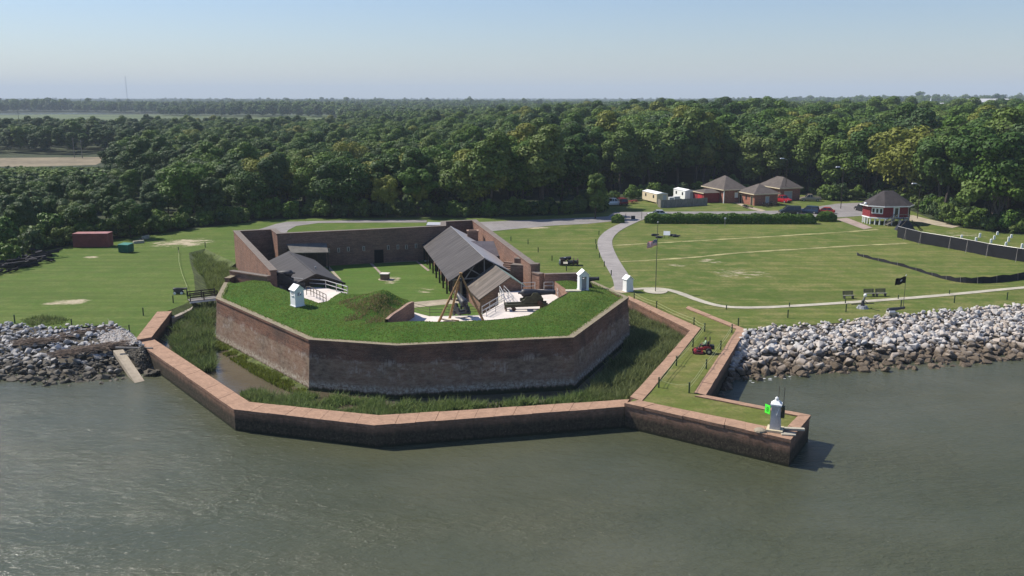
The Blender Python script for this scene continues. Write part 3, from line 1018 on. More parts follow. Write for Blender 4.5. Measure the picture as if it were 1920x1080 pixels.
def slope(a, b, c, d, th=0.12):
    """roof plane a-b along the ridge, c-d along the eave (below b, below a)"""
    mb = MB()
    n = (Vector(b) - Vector(a)).cross(Vector(d) - Vector(a)).normalized()
    if n.z < 0:
        n = -n
    lo = [Vector(p) - n * th for p in (a, b, c, d)]
    hi = [Vector(p) for p in (a, b, c, d)]
    mb.poly(hi)
    mb.poly(lo)
    for i in range(4):
        mb.poly([hi[i], hi[(i + 1) % 4], lo[(i + 1) % 4], lo[i]])
    return mb
class Gable:
    def __init__(self, near, far, zr):
        self.r0 = Vector((near[0], near[1], zr))
        self.r1 = Vector((far[0], far[1], zr))
        self.d = (self.r1 - self.r0).normalized()
        self.s = Vector((self.d.y, -self.d.x, 0))
        self.L = (self.r1 - self.r0).length
        self.az = math.atan2(self.d.y, self.d.x)
    def p(self, u, v, z):
        """u along the ridge from the near end, v to the right"""
        q = self.r0 + self.d * u + self.s * v
        return Vector((q.x, q.y, z))

# ---- long barracks with open truss front
g = Gable(U(908, 483, 7.5), U(845, 424, 7.5), 7.5)
bar = thing('barracks', 'long barracks with streaked grey sheet roof and open truss front inside the fort', 'building')
hwL = 4.9
hwR = 4.3
M['roof_bar'] = roof_mat('barracks_roof', (0.060, 0.054, 0.052), g.az, 0.42, (0.118, 0.108, 0.103), 0.8)
slope(g.p(-.3, 0, 7.5), g.p(g.L, 0, 7.5), g.p(g.L, -hwL, 4.5), g.p(-.3, -hwL, 4.5)).build('roof_slope', M['roof_bar'], bar)
cap = plain('ridge_cap_metal', (0.36, 0.35, 0.35), 0.5, 0.15, 1.5, 0)
slope(g.p(-.3, 0, 7.5), g.p(g.L, 0, 7.5), g.p(g.L, hwR, 5.2), g.p(-.3, hwR, 5.2)).build('roof_slope', cap, bar)
slope(g.p(-.3, -0.06, 7.57), g.p(g.L, -0.06, 7.57), g.p(g.L, 0.85, 7.03), g.p(-.3, 0.85, 7.03), 0.04).build('ridge_cap', cap, bar)
# walls
mb = MB()
mb.bar(g.p(0.6, -hwL + 1.5, 3.1), g.p(g.L - .3, -hwL + 1.5, 3.1), 0.35, 2.7)
mb.build('long_wall', M['brick_in'], bar, uv=True)
MB().bar(g.p(0.2, hwR - .4, 3.3), g.p(g.L - .3, hwR - .4, 3.3), 0.35, 3.0).build('long_wall', M['brick_in'], bar, uv=True)
mb = MB()
mb.poly([g.p(g.L - .3, -hwL + 1.5, 1.8), g.p(g.L - .3, hwR - .4, 1.8), g.p(g.L - .3, hwR - .4, 5.0), g.p(g.L - .3, 0, 7.4), g.p(g.L - .3, -hwL + 1.5, 5.3)])
mb.build('end_wall', M['brick_in'], bar, uv=True)
mb = MB()
mb.poly([g.p(3.0, -hwL + 1.5, 1.8), g.p(3.0, hwR - .4, 1.8), g.p(3.0, hwR - .4, 5.0), g.p(3.0, 0, 7.3), g.p(3.0, -hwL + 1.5, 5.3)])
mb.build('partition_wall', M['wood_dark'], bar)
for k in range(9):
    u = 0.2 + k * (g.L - .6) / 8
    MB().bar(g.p(u, -hwL + .35, 1.8), g.p(u, -hwL + .35, 4.62), 0.24).build('post', M['wood_dark'], bar)
    MB().bar(g.p(u, -hwL + .1, 4.45), g.p(u, -hwL + 1.4, 5.2), 0.16).build('rafter_tail', M['wood_dark'], bar)
    if k % 2:
        MB().bar(g.p(u + 1.4, -hwL + 1.28, 1.85), g.p(u + 1.4, -hwL + 1.28, 4.0), 1.0, 0.1).build('door', M['wood_dark'], bar)
tr = link('truss', None, bar)
for a, b in (((0, -hwL + .2, 4.62), (0, hwR - .2, 4.95)), ((0, 0, 4.8), (0, 0, 7.3)), ((0, -2.6, 4.75), (0, -1.3, 6.6)), ((0, 2.3, 4.9), (0, 1.2, 6.7)),
             ((0, 0, 4.8), (0, -2.1, 6.1)), ((0, 0, 4.8), (0, 2.0, 6.2)), ((0, 0.8, 4.8), (0, 1.7, 6.4))):
    MB().bar(g.p(a[0], a[1], a[2]), g.p(b[0], b[1], b[2]), 0.14).build('truss_member', M['wood_grey'], tr)
for v in (-hwL + .35, -1.6, 1.6, hwR - .3):
    MB().bar(g.p(0.05, v, 1.8), g.p(0.05, v, 4.7), 0.24).build('post', M['wood_dark'], bar)

# ---- wing between barracks and right wall
wing = thing('barracks_wing', 'small dark-roofed brick wing between the barracks and the right fort wall', 'building')
P_, Q_ = U(880, 452, 6.8), U(934, 452, 6.8)
E1_, E2_ = U(900, 481, 5.2), U(943, 480, 5.2)
M['roof_dark'] = plain('dark_roof_sheet', (0.085, 0.075, 0.085), 0.6, 0.25, 0.8, 0.2)
slope(P_, Q_, E2_, E1_).build('roof_slope', M['roof_dark'], wing)
bk = Vector((0.6, 3.2, -1.6))
slope(P_, Q_, Q_ + bk, P_ + bk).build('roof_slope', M['roof_dark'], wing)
mb = MB()
f1, f2 = E1_ + Vector((.3, .4, 0)), E2_ + Vector((-.25, .4, 0))
b2 = Q_ + bk + Vector((-.25, -.3, 0))
b1 = P_ + bk + Vector((.3, -.3, 0))
mb.poly([xy(f1, 1.8), xy(f2, 1.8), xy(f2, 5.25), xy(f1, 5.25)])
mb.poly([xy(f2, 1.8), xy(b2, 1.8), xy(b2, 5.1), xy(Q_ + Vector((-.25, 0, 0)), 6.7), xy(f2, 5.25)])
mb.poly([xy(b2, 1.8), xy(b1, 1.8), xy(b1, 5.1), xy(b2, 5.1)])
mb.build('wall', M['brick_rear'], wing, uv=True)

# ---- brick chimney block by the right rear salient
cb = thing('chimney_block', 'square brick chimney block behind the barracks roof', 'chimney')
p = U(887, 434, 7.1)
MB().prism([(p.x - 0.9, p.y - 0.7), (p.x + 0.85, p.y - 0.55), (p.x + 0.75, p.y + 0.8), (p.x - 1.0, p.y + 0.65)], Z_COURT, 7.1, top=False).build('shaft', M['brick_in'], cb, uv=True)
MB().strip([Vector((p.x - 1.0, p.y - 0.8)), Vector((p.x + .95, p.y - .65)), Vector((p.x + .85, p.y + .9)), Vector((p.x - 1.1, p.y + .75)), Vector((p.x - 1.0, p.y - 0.8))],
           [Vector((p.x - .7, p.y - 0.5)), Vector((p.x + .65, p.y - .4)), Vector((p.x + .55, p.y + .6)), Vector((p.x - .75, p.y + .5)), Vector((p.x - .7, p.y - 0.5))], 7.1, 7.3).build('rim', M['brick_in'], cb, uv=True)
MB().flat([(p.x - .8, p.y - .6, 0), (p.x + .75, p.y - .5, 0), (p.x + .65, p.y + .7, 0), (p.x - .9, p.y + .6, 0)], 6.7).build('flue', M['black'], cb)

# ---- small brick magazine with copper-edged roof
g = Gable(U(957, 518, 6.5), U(926, 495, 6.5), 6.5)
mag = thing('magazine', 'steep-roofed brick magazine with green copper ridge beside the gun platform', 'building')
M['roof_mag'] = roof_mat('magazine_roof', (0.120, 0.100, 0.082), g.az, 0.35, (0.30, 0.265, 0.21), 0.8)
M['copper'] = plain('green_copper', (0.26, 0.36, 0.31), 0.6, 0.25, 1.0, 0.1)
zl, vl = 3.75, -4.1
slope(g.p(-.15, 0, 6.5), g.p(g.L, 0, 6.5), g.p(g.L, vl, zl), g.p(-.15, vl, zl)).build('roof_slope', M['roof_mag'], mag)
slope(g.p(-.15, 0, 6.5), g.p(g.L, 0, 6.5), g.p(g.L, 1.9, 5.25), g.p(-.15, 1.9, 5.25)).build('roof_slope', M['copper'], mag)
mb = MB()
e = .22
mb.poly([g.p(e, vl + e, 1.8), g.p(e, 1.7, 1.8), g.p(e, 1.7, 5.3), g.p(e, 0, 6.4), g.p(e, vl + e, zl)])
mb.poly([g.p(g.L - e, vl + e, 1.8), g.p(g.L - e, 1.7, 1.8), g.p(g.L - e, 1.7, 5.3), g.p(g.L - e, 0, 6.4), g.p(g.L - e, vl + e, zl)])
mb.poly([g.p(e, vl + e, 1.8), g.p(g.L - e, vl + e, 1.8), g.p(g.L - e, vl + e, zl + .1), g.p(e, vl + e, zl + .1)])
mb.poly([g.p(e, 1.7, 1.8), g.p(g.L - e, 1.7, 1.8), g.p(g.L - e, 1.7, 5.3), g.p(e, 1.7, 5.3)])
mb.build('wall', M['brick_in'], mag, uv=True)
MB().bar(g.p(-.1, vl + .02, zl - .08), g.p(g.L, vl + .02, zl - .08), 0.14).build('gutter', M['wood_dark'], mag)

# ---- left gun shed
g = Gable(U(592, 514, 6.3), U(541, 471, 6.3), 6.3)
shed = thing('gun_shed', 'low charcoal-roofed shed along the left wall inside the fort', 'building')
M['roof_shed'] = roof_mat('shed_roof', (0.066, 0.063, 0.064), g.az, 0.2, (0.10, 0.095, 0.095), 0.85, 0.2)
hw, zs = 3.75, 4.75
slope(g.p(-.2, 0, 6.3), g.p(g.L, 0, 6.3), g.p(g.L, -hw, zs), g.p(-.2, -hw, zs)).build('roof_slope', M['roof_shed'], shed)
slope(g.p(-.2, 0, 6.3), g.p(g.L, 0, 6.3), g.p(g.L, hw, zs), g.p(-.2, hw, zs)).build('roof_slope', M['roof_shed'], shed)
MB().bar(g.p(-.2, 0, 6.31), g.p(g.L, 0, 6.31), 0.25, 0.06).build('ridge_cap', M['roof_shed'], shed)
for k in range(6):
    u = 0.1 + k * (g.L - .4) / 5
    for s_ in (-1, 1):
        MB().bar(g.p(u, s_ * (hw - .3), 1.8), g.p(u, s_ * (hw - .3), zs + .05), 0.2).build('post', M['wood_dark'], shed)
mb = MB()
mb.poly([g.p(0.3, -hw + .3, zs), g.p(.3, hw - .3, zs), g.p(.3, 0, 6.15)])
mb.build('gable_board', M['wood_dark'], shed)
MB().bar(g.p(g.L - .4, -hw + .3, 3.2), g.p(g.L - .4, hw - .3, 3.2), 0.25, 2.9).build('end_wall', M['brick_rear'], shed, uv=True)
MB().bar(g.p(-.25, -hw, zs), g.p(-.25, 0, 6.28), 0.08, 0.25).build('barge_board', M['wood_dark'], shed)
MB().bar(g.p(-.25, hw, zs), g.p(-.25, 0, 6.28), 0.08, 0.25).build('barge_board', M['wood_dark'], shed)
q = U(1190 / 10.67 + 480, 490 + 115 / 10.67, 5.7)
MB().tube(g.p(6.5, 1.3, 5.6), g.p(6.5, 1.3, 6.1), 0.11, n=8).build('vent_pipe', M['galv'], shed)

# ---- lean-to against the rear curtain
lt = thing('lean_to', 'pale lean-to roof against the dark rear wall inside the fort', 'shed')
a, b, c, d = UY(538, 457.5, 138.4), UY(612, 455.5, 141.0), UY(616, 473, 138.0), UY(546, 474, 135.4)
M['roof_lean'] = plain('lean_to_roof', (0.15, 0.14, 0.12), 0.8, 0.25, 1.0, 0.2)
slope(a, b, c, d).build('roof_slope', M['roof_lean'], lt)
for f in (0.02, 0.35, 0.68, 0.98):
    p = d.lerp(c, f)
    MB().bar(xy(p, 1.8), xy(p, p.z - .1), 0.16).build('post', M['wood_dark'], lt)
MB().bar(xy(a, 3.5) + Vector((0.1, -.4, 0)), xy(b, 3.5) + Vector((-.1, -.4, 0)), 0.2, 3.4).build('back_wall', M['wood_dark'], lt)

# ---- hut roof showing over the rear wall
hut = thing('guard_hut', 'grey flat-roofed hut just outside the rear fort wall', 'hut')
p = U(815, 418, 7.5)
hc = Vector((p.x, p.y + 1.0, 0))
MB().box((hc.x, hc.y, 4.6), (2.5, 2.2, 4.9)).build('wall', plain('hut_board', (0.28, 0.27, 0.26), 0.8), hut)
MB().box((hc.x, hc.y, 7.15), (2.8, 2.5, 0.22), rx=0.06).build('roof', plain('hut_roof', (0.40, 0.41, 0.42), 0.5, 0.15), hut)

# ---- brick block in the courtyard
ob = thing('brick_plinth', 'low square brick plinth on the courtyard lawn', 'plinth', U(722, 524, Z_COURT), -0.12)
MB().box((0, 0, .42), (1.15, 1.15, .84)).build('body', M['brick_in'], ob, uv=True)
MB().box((0, 0, .90), (1.28, 1.28, .12)).build('cap', M['terre'], ob)
MB().flat([(math.cos(t) * 1.25 + .2, math.sin(t) * 1.1, 0) for t in np.linspace(0, 6.28, 14, endpoint=False)], 0.03).build('bare_earth', M['dirt_path'], ob)

# ================================================================== railings
def railing(label, pts, h=1.05, rails=2, mat='galv', r=0.035, step=2.0, name='railing'):
    root = thing(name, label, 'railing')
    pts = [Vector(p) for p in pts]
    for k in range(rails):
        z = h * (1 - k / max(1, rails) * 0.95)
        for i in range(len(pts) - 1):
            MB().tube(pts[i] + Vector((0, 0, z)), pts[i + 1] + Vector((0, 0, z)), r, n=6).build('rail', M[mat], root)
    for p, _ in along(pts, step):
        MB().tube(p - Vector((0, 0, .05)), p + Vector((0, 0, h)), r * 1.1, n=6).build('post', M[mat], root)
    return root
zt = Z_TERRE
railing('thin dark railing along the back of the main gun platform', UL([(775, 584), (806, 592), (878, 591), (900, 590)], zt), 1.0, 3, 'pipe_dark', 0.025)
railing('grey pipe railing beside the stair pit next to the magazine', UL([(904, 592), (945, 567), (937, 552)], zt), 1.05, 2, 'galv', 0.045)
railing('outer grey pipe railing with the corner at the stair head', UL([(912, 594), (962, 568), (945, 549)], zt), 0.9, 2, 'galv', 0.035)
railing('pipe railing between the magazine and the right wall end', UL([(978, 545), (1003, 543.5)], zt), 1.0, 2, 'galv', 0.04)
railing('pipe railing across the gap beside the right wall end', UL([(1020, 543.5), (1037, 543)], zt), 1.0, 2, 'galv', 0.04)
railing('pipe railing at the right edge of the gun platform', UL([(1041, 546), (1046, 560)], zt), 1.0, 2, 'galv', 0.035)
railing('pale railing around the back of the left gun platform', UL([(550, 536), (611, 540.5), (652, 553)], zt), 1.05, 2, 'galv', 0.05)
railing('brown picket rail behind the left sentry box', UL([(575, 552), (583, 553), (612, 568)], zt + .2), 1.0, 2, 'pipe_dark', 0.04, 0.9)

# ---- timber footbridge on the left
fb = thing('footbridge', 'timber footbridge with rails over the moat left of the fort', 'bridge')
a, b = U(356, 565, 2.35), U(409, 559, 2.35)
dv = (b - a).normalized()
nv = Vector((-dv.y, dv.x, 0))
nb_ = 22
for k in range(nb_):
    p = a + (b - a) * (k + .5) / nb_ + nv * 0.7
    MB().box((p.x, p.y, 2.35), ((b - a).length / nb_ * 0.9, 1.5, 0.07), math.atan2(dv.y, dv.x)).build('deck_plank', M['wood_grey'], fb)
for off in (0.0, 1.4):
    MB().bar(a + nv * off + Vector((0, 0, -.16)), b + nv * off + Vector((0, 0, -.16)), 0.12, 0.24).build('beam', M['white_paint'] if off == 0 else M['wood_dark'], fb)
    for k in range(3):
        p = a + (b - a) * (0.02 + k * .48) + nv * off
        MB().bar(p + Vector((0, 0, -.1)), p + Vector((0, 0, 1.1)), 0.12).build('post', M['wood_dark'], fb)
    for z in (0.5, 1.0):
        MB().bar(a + nv * off + Vector((0, 0, z)), b + nv * off + Vector((0, 0, z)), 0.05, 0.14).build('rail', M['wood_dark'], fb)
cs = thing('culvert_slab', 'pale stone culvert slab between the short brick wall and footbridge', 'slab')
MB().prism([xy(p) for p in UL([(321, 588), (338, 583), (362, 574), (359, 580), (340, 590), (322, 597)], 1.7)], 0.4, 1.7).build('slab', plain('culvert_stone', (0.33, 0.29, 0.24), .9, .25, 1.5), cs)

# ================================================================== sentry boxes
def holed(mb, w, h, x0, x1, z0, z1, th, m):
    """wall panel w x h with an opening, centred on x, in its own frame m"""
    for (a, b, c, d) in ((-w / 2, x0, 0, h), (x1, w / 2, 0, h), (x0, x1, 0, z0), (x0, x1, z1, h)):
        if b - a > 1e-3 and d - c > 1e-3:
            b0 = len(mb.v)
            t = MB().box(((a + b) / 2, 0, (c + d) / 2), (b - a, th, d - c))
            mb.v += [tuple(m @ Vector(v)) for v in t.v]
            mb.f += [[b0 + i for i in f] for f in t.f]
def sentry(label, loc, rz, s=1.0, openings=(1, 1, 1, 1), door=None):
    root = thing('sentry_box', label, 'sentry box', loc, rz, 'white sentry boxes')
    w, h, th = 1.2 * s, 2.05 * s, 0.06
    for k in range(4):
        m = Matrix.Rotation(k * math.pi / 2, 4, 'Z') @ Matrix.Translation(Vector((0, -w / 2 + th / 2, 0.08)))
        mb = MB()
        ww = w - (2.02 * th if k % 2 else 0)
        if door == k:
            holed(mb, ww, h, -.3 * s, .3 * s, 0.02, 1.75 * s, th, m)
        elif openings[k]:
            for sg, in ((0,),):
                holed(mb, ww, h, -.26 * s, .26 * s, 1.28 * s, 1.66 * s, th, m)
            t = MB().box((0, -0.06, 1.26 * s), (.66 * s, 0.12, 0.05))
            b0 = len(mb.v)
            mb.v += [tuple(m @ Vector(v)) for v in t.v]
            mb.f += [[b0 + i for i in f] for f in t.f]
            t = MB().box((0, 0, 1.47 * s), (.10 * s, th * .98, 0.38 * s))
            b0 = len(mb.v)
            mb.v += [tuple(m @ Vector(v)) for v in t.v]
            mb.f += [[b0 + i for i in f] for f in t.f]
        else:
            holed(mb, ww, h, 0, 0.0, 0, h, th, m)
        mb.build('wall_panel', M['white_paint'], root)
    MB().box((0, 0, 0.04), (w + .12, w + .12, 0.10)).build('base', M['white_paint'], root)
    zt_, zp = h + .08, h + .62 * s
    o = 0.13
    e = w / 2 + o
    zo = zt_ - o * (zp - zt_) / (w / 2)
    for sg in (-1, 1):
        slope((0, -e, zp), (0, e, zp), (sg * e, e, zo), (sg * e, -e, zo), 0.05).build('roof_slope', M['white_paint'], root)
    for yy in (-w / 2 + .01, w / 2 - .01):
        MB().poly([(-w / 2, yy, zt_ - .02), (w / 2, yy, zt_ - .02), (0, yy, zp - .05)]).build('gable_panel', M['white_paint'], root, fix=False)
    return root
def on_turf(px, py):
    p = U(px, py, 6.1)
    for _ in range(4):
        p = U(px, py, parapet_z(p.x, p.y))
    return p
sentry('white sentry box with windows on the left part of the grass parapet', on_turf(558, 573), math.radians(42), .90)
sentry('white sentry box with open doorway on the right end of the parapet', on_turf(1093, 544), math.radians(9), .94, (1, 0, 1, 0), 0)
sentry('white closed sentry box on the lawn at the end of the curved walk', U(1177, 546, Z_GROUND), math.radians(23), 0.86, (0, 0, 0, 0))
MB().box((0, 0, 0), (1.8, .9, .16)).build('stone_step', M['concrete_path'], None, on_turf(1075, 546) + Vector((0, 0, .05)), 0.0)
tag(bpy.data.objects['stone_step'], 'flat grey slab on the turf left of the right-hand sentry box', 'slab')

# ================================================================== guns
def barrel_prof(L, r):
    return [(0, r * .35), (.04 * L, r * .55), (.06 * L, r * .95), (.10 * L, r * 1.12), (.16 * L, r * 1.15), (.40 * L, r * 1.05), (.42 * L, r * .98),
            (.62 * L, r * .80), (.90 * L, r * .62), (.92 * L, r * .66), (.97 * L, r * .76), (1.0 * L, r * .70)]
def barbette_gun(label, loc, rz, L=3.6, r=0.42, elev=0.05, mats=('iron', 'olive_iron', 'iron_rust'), chassis=True, h0=1.25):
    """heavy gun on a traversing carriage; muzzle towards local +x"""
    root = thing('cannon', label, 'cannon', loc, rz, 'cannon around the fort')
    e = Vector((math.cos(elev), 0, math.sin(elev)))
    p0 = Vector((-L * .42, 0, h0 + .75))
    bl = MB().lathe(p0, e, barrel_prof(L, r), 16).build('barrel', M[mats[0]], root, smooth=True)
    pm_ = p0 + e * L
    MB().tube(pm_ - e * .02, pm_ + e * .02, r * .38, n=12).build('bore', M['black'], bl)
    MB().lathe(p0 - e * .22, e, [(0, r * .12), (.04, r * .3), (.12, r * .34), (.2, r * .2), (.26, r * .3)], 10).build('cascabel', M[mats[0]], bl, smooth=True)
    MB().tube((p0 + e * L * .42) + Vector((0, -r * 1.6, 0)), (p0 + e * L * .42) + Vector((0, r * 1.6, 0)), r * .28, n=10).build('trunnion', M[mats[0]], bl)
    for s_ in (-1, 1):      # stepped cheeks
        mb = MB()
        prof = [(-L * .40, h0 - .35), (L * .22, h0 - .35), (L * .22, h0 + .2), (L * .06, h0 + .85), (-L * .06, h0 + .85), (-L * .14, h0 + .45), (-L * .28, h0 + .4), (-L * .32, h0 + .05), (-L * .40, h0)]
        y0, y1 = s_ * r * 1.25, s_ * (r * 1.25 + .2)
        mb.poly([(x, y0, z) for x, z in prof]); mb.poly([(x, y1, z) for x, z in prof])
        for i in range(len(prof)):
            (xa, za), (xb, zb) = prof[i], prof[(i + 1) % len(prof)]
            mb.poly([(xa, y0, za), (xb, y0, zb), (xb, y1, zb), (xa, y1, za)])
        mb.build('carriage_cheek', M[mats[1]], root)
        MB().tube((L * .12, s_ * (r * 1.25 + .2), h0 - .3), (L * .12, s_ * (r * 1.25 + .34), h0 - .3), 0.3, n=14).build('truck_wheel', M[mats[2]], root)
    for x in (-L * .3, L * .1):
        MB().box((x, 0, h0 - .2), (.25, r * 2.6, .25)).build('transom', M[mats[1]], root)
    if chassis:
        for s_ in (-1, 1):
            MB().bar((-L * .85, s_ * r * 1.35, h0 - .62), (L * .35, s_ * r * 1.35, h0 - .55), .22, .34).build('chassis_rail', M[mats[1]], root)
            MB().bar((-L * .82, s_ * r * 1.35, 0), (-L * .82, s_ * r * 1.35, h0 - .6), .16).build('prop_leg', M[mats[2]], root)
            MB().tube((-L * .6, s_ * r * 1.2, .24), (-L * .6, s_ * r * 1.5, .24), .24, n=12).build('traverse_wheel', M[mats[2]], root)
            MB().bar((-L * .6, s_ * r * 1.35, .2), (-L * .6, s_ * r * 1.35, h0 - .7), .12).build('wheel_fork', M[mats[2]], root)
        for x in (-L * .8, -L * .3, L * .25):
            MB().box((x, 0, h0 - .6), (.22, r * 2.6, .22)).build('cross_tie', M[mats[1]], root)
        MB().tube((L * .22, 0, 0), (L * .22, 0, h0 - .7), .34, .28, n=14).build('pintle_block', M[mats[2]], root)
    return root
def wheel_parts(root, c, rad, mat, axis='y'):
    w = link('wheel', None, root)
    n = 20
    mb = MB()
    for k in range(n):
        a0, a1 = 2 * math.pi * k / n, 2 * math.pi * (k + 1) / n
        mb.bar((c[0] + math.cos(a0) * rad, c[1], c[2] + math.sin(a0) * rad), (c[0] + math.cos(a1) * rad, c[1], c[2] + math.sin(a1) * rad), .07, .08)
    mb.build('rim', mat, w)
    for k in range(10):
        a = 2 * math.pi * k / 10
        MB().bar((c[0], c[1], c[2]), (c[0] + math.cos(a) * rad, c[1], c[2] + math.sin(a) * rad), .05).build('spoke', mat, w)
    MB().tube((c[0], c[1] - .12, c[2]), (c[0], c[1] + .12, c[2]), .11, n=10).build('hub', mat, w)
def field_gun(label, loc, rz, L=2.0, r=0.17, rad=0.65, mats=('iron', 'wood_dark')):
    root = thing('field_gun', label, 'cannon', loc, rz, 'cannon around the fort')
    e = Vector((math.cos(.06), 0, math.sin(.06)))
    MB().lathe(Vector((-L * .35, 0, rad + .2)), e, barrel_prof(L, r), 14).build('barrel', M[mats[0]], root, smooth=True)
    for s_ in (-1, 1):
        wheel_parts(root, (0, s_ * .72, rad), rad, M[mats[1]])
        MB().bar((.15, s_ * .2, rad + .1), (-1.9, s_ * .07, .12), .1, .2).build('trail', M[mats[1]], root)
    MB().tube((0, -.7, rad), (0, .7, rad), .06, n=8).build('axle', M[mats[0]], root)
    return root
gz = Z_TERRE
# big gun on the right platform, muzzle to the right
barbette_gun('large black cannon on long olive carriage on the right gun platform', U(1003, 585, gz) + Vector((0, 1.2, 0)), math.radians(6), 4.1, .40, .0)
# gun under the lifting tripod
g2 = barbette_gun('black cannon tilted upward under the timber tripod', U(864, 600, gz) + Vector((0, 1.2, 0)), math.radians(118), 2.5, .40, .42, ('iron', 'iron', 'iron'), False, 0.85)
barbette_gun('black cannon at the left end of the parapet pointing left', U(528, 541, gz) + Vector((0.2, 0, 0)), math.radians(186), 3.3, .36, -.02, ('iron', 'iron', 'iron'))
gb = barbette_gun('black cannon barrel jutting out behind the right sentry box', on_turf(1100, 537) + Vector((0, 0, -.9)), math.radians(5), 2.6, .34, .06, ('iron', 'wood_dark', 'iron'), False, 0.95)

# ---- timber lifting tripod
gin = thing('lifting_tripod', 'tall timber lifting tripod standing over a cannon', 'tripod')
apex = UY(864, 515, 91.6)
feet = [U(820, 604, gz + .3), U(842, 604, gz + .3), U(909, 602, gz + .3)]
feet[1].y += 1.8; feet[1].x = UY(842, 604, feet[1].y).x
for f_ in feet:
    f_.z = gz
    d_ = (apex - f_).normalized()
    MB().tube(f_, apex + d_ * .25, .15, .10, n=8).build('pole', M['wood_post'], gin)
MB().bar(feet[0].lerp(apex, .12), feet[0].lerp(apex, .12) + Vector((2.0, .4, -.3)), .12).build('windlass', M['wood_post'], gin)
hk = apex + Vector((0.02, 0, -.3))
MB().lathe(hk, (0, 0, -1), [(0, .05), (.1, .16), (.4, .16), (.5, .05)], 8).build('pulley_block', M['iron'], gin)
for dx in (-.06, .06):
    MB().tube(hk + Vector((dx, 0, -.3)), xy(hk, gz + 2.3) + Vector((dx, 0, 0)), .018, n=5).build('rope', M['cream_paint'], gin)
MB().lathe(xy(hk, gz + 2.35), (0, 0, -1), [(0, .05), (.08, .14), (.35, .14), (.45, .04)], 8).build('pulley_block', M['iron'], gin)
MB().box(xy(hk, gz + .35) + Vector((-1.55, .7, 0)), (.8, .7, .6), .2).build('crate', M['cream_paint'])
tag(bpy.data.objects['crate'], 'tan wooden crate between the left legs of the timber tripod', 'crate')
sc_f = thing('gun_scaffold', 'dark scaffold frame with a low platform behind the timber tripod', 'scaffold')
a, b = U(857, 551, Z_COURT), U(878, 548, Z_COURT)
dd_ = Vector((0, 2.2, 0))
for p in (a, b, a + dd_, b + dd_):
    MB().bar(xy(p, Z_COURT), xy(p, 4.0), .12).build('post', M['wood_dark'], sc_f)
MB().poly([xy(a, 2.55), xy(b, 2.55), xy(b + dd_, 2.55), xy(a + dd_, 2.55)]).build('deck', M['wood_dark'], sc_f)
MB().bar(xy(a, 2.62), xy(b, 2.62), .14, .1).build('edge_beam', M['wood_grey'], sc_f)

# ================================================================== navigation light on the pier
nav = thing('light_pillar', 'grey-white concrete light pillar with green square board on the pier', 'beacon', U(1453, 807, Z_SEAWALL + .335), math.radians(-22))
nav.scale = (.84, .84, .84)
conc = plain('weathered_concrete', (0.46, 0.45, 0.44), 0.85, 0.22, 1.5, 0.2)
MB().box((0, 0, .12), (1.5, 1.5, .24)).build('base_slab', plain('cream_slab', (0.55, 0.48, 0.32), .85, .15, 2), nav)
MB().box((0, 0, 1.42), (.98, .98, 2.36), taper=0.80).build('pillar', conc, nav)
MB().box((0, 0, 2.66), (1.02, 1.02, .14)).build('cap', M['white_paint'], nav)
MB().box((0, 0, 2.86), (.96, .96, .28), taper=0.45).build('cap', M['white_paint'], nav)
MB().lathe((0, 0, 2.98), (0, 0, 1), [(0, .11), (.1, .11), (.12, .16), (.3, .16), (.36, .08), (.42, .03)], 10).build('lantern', M['white_paint'], nav)
lime = NT('fluorescent_green'); lime.principled((0.10, 0.95, 0.06), .5, 0, .2)
gb_ = MB().box((-.78, -.22, 2.12), (.64, .04, .86), math.radians(-38)).build('day_board', lime.m, nav)
for (x, z, w, h) in ((-.78, 2.3, .24, .05), (-.78, 2.12, .24, .05), (-.78, 1.94, .24, .05), (-.68, 2.21, .05, .2), (-.88, 2.21, .05, .0), (-.68, 2.03, .05, .2)):
    if h:
        MB().box((-.78 + (x + .78) * .79 - .02, -.246 - (x + .78) * .6, z), (w, .016, h), math.radians(-38)).build('number_stroke', plain('green_paint', (0.01, 0.30, 0.03), .6, 0, 1, 0), gb_)
MB().bar((-.4, -.2, 2.3), (-1.1, -.2, 2.3), .04).build('board_arm', M['galv'], nav)
for x in (0.12, 0.62):
    MB().tube((x, .32, 2.4), (x, .32, 4.35), .03, n=6).build('antenna_mast', M['pipe_dark'], nav)
MB().box((.62, .15, 1.9), (.30, .5, 1.1)).build('battery_box', M['olive_iron'], nav)
MB().tube((.3, -.46, 2.45), (.1, -.5, 1.7), .025, n=6).build('conduit', M['white_paint'], nav)
MB().tube((.1, -.5, 1.7), (.25, -.55, 1.0), .02, n=6).build('conduit', M['galv'], nav)
bld = MB().lathe((0, 0, 0), (0, 0, 1), [(0, .5), (.12, .46), (.2, .3), (.24, .1)], 10).build('boulder', M['dirt_path'], None, U(1425, 808, Z_SEAWALL + .335))
tag(bld, 'flat pale stone lying on the pier wall left of the light pillar', 'stone')
for px_, py_, sz in ((1489, 806, (1.6, .35, .16)), (1478, 815, (1.1, .5, .1))):
    o = MB().box((0, 0, sz[2] / 2), sz, math.radians(-8)).build('loose_slab', M['concrete_path'], None, U(px_, py_, Z_SEAWALL + .335))
    tag(o, 'long pale slab across the pier end right of the light pillar' if px_ == 1489 else 'short pale slab on the pier corner nearest the water', 'slab')

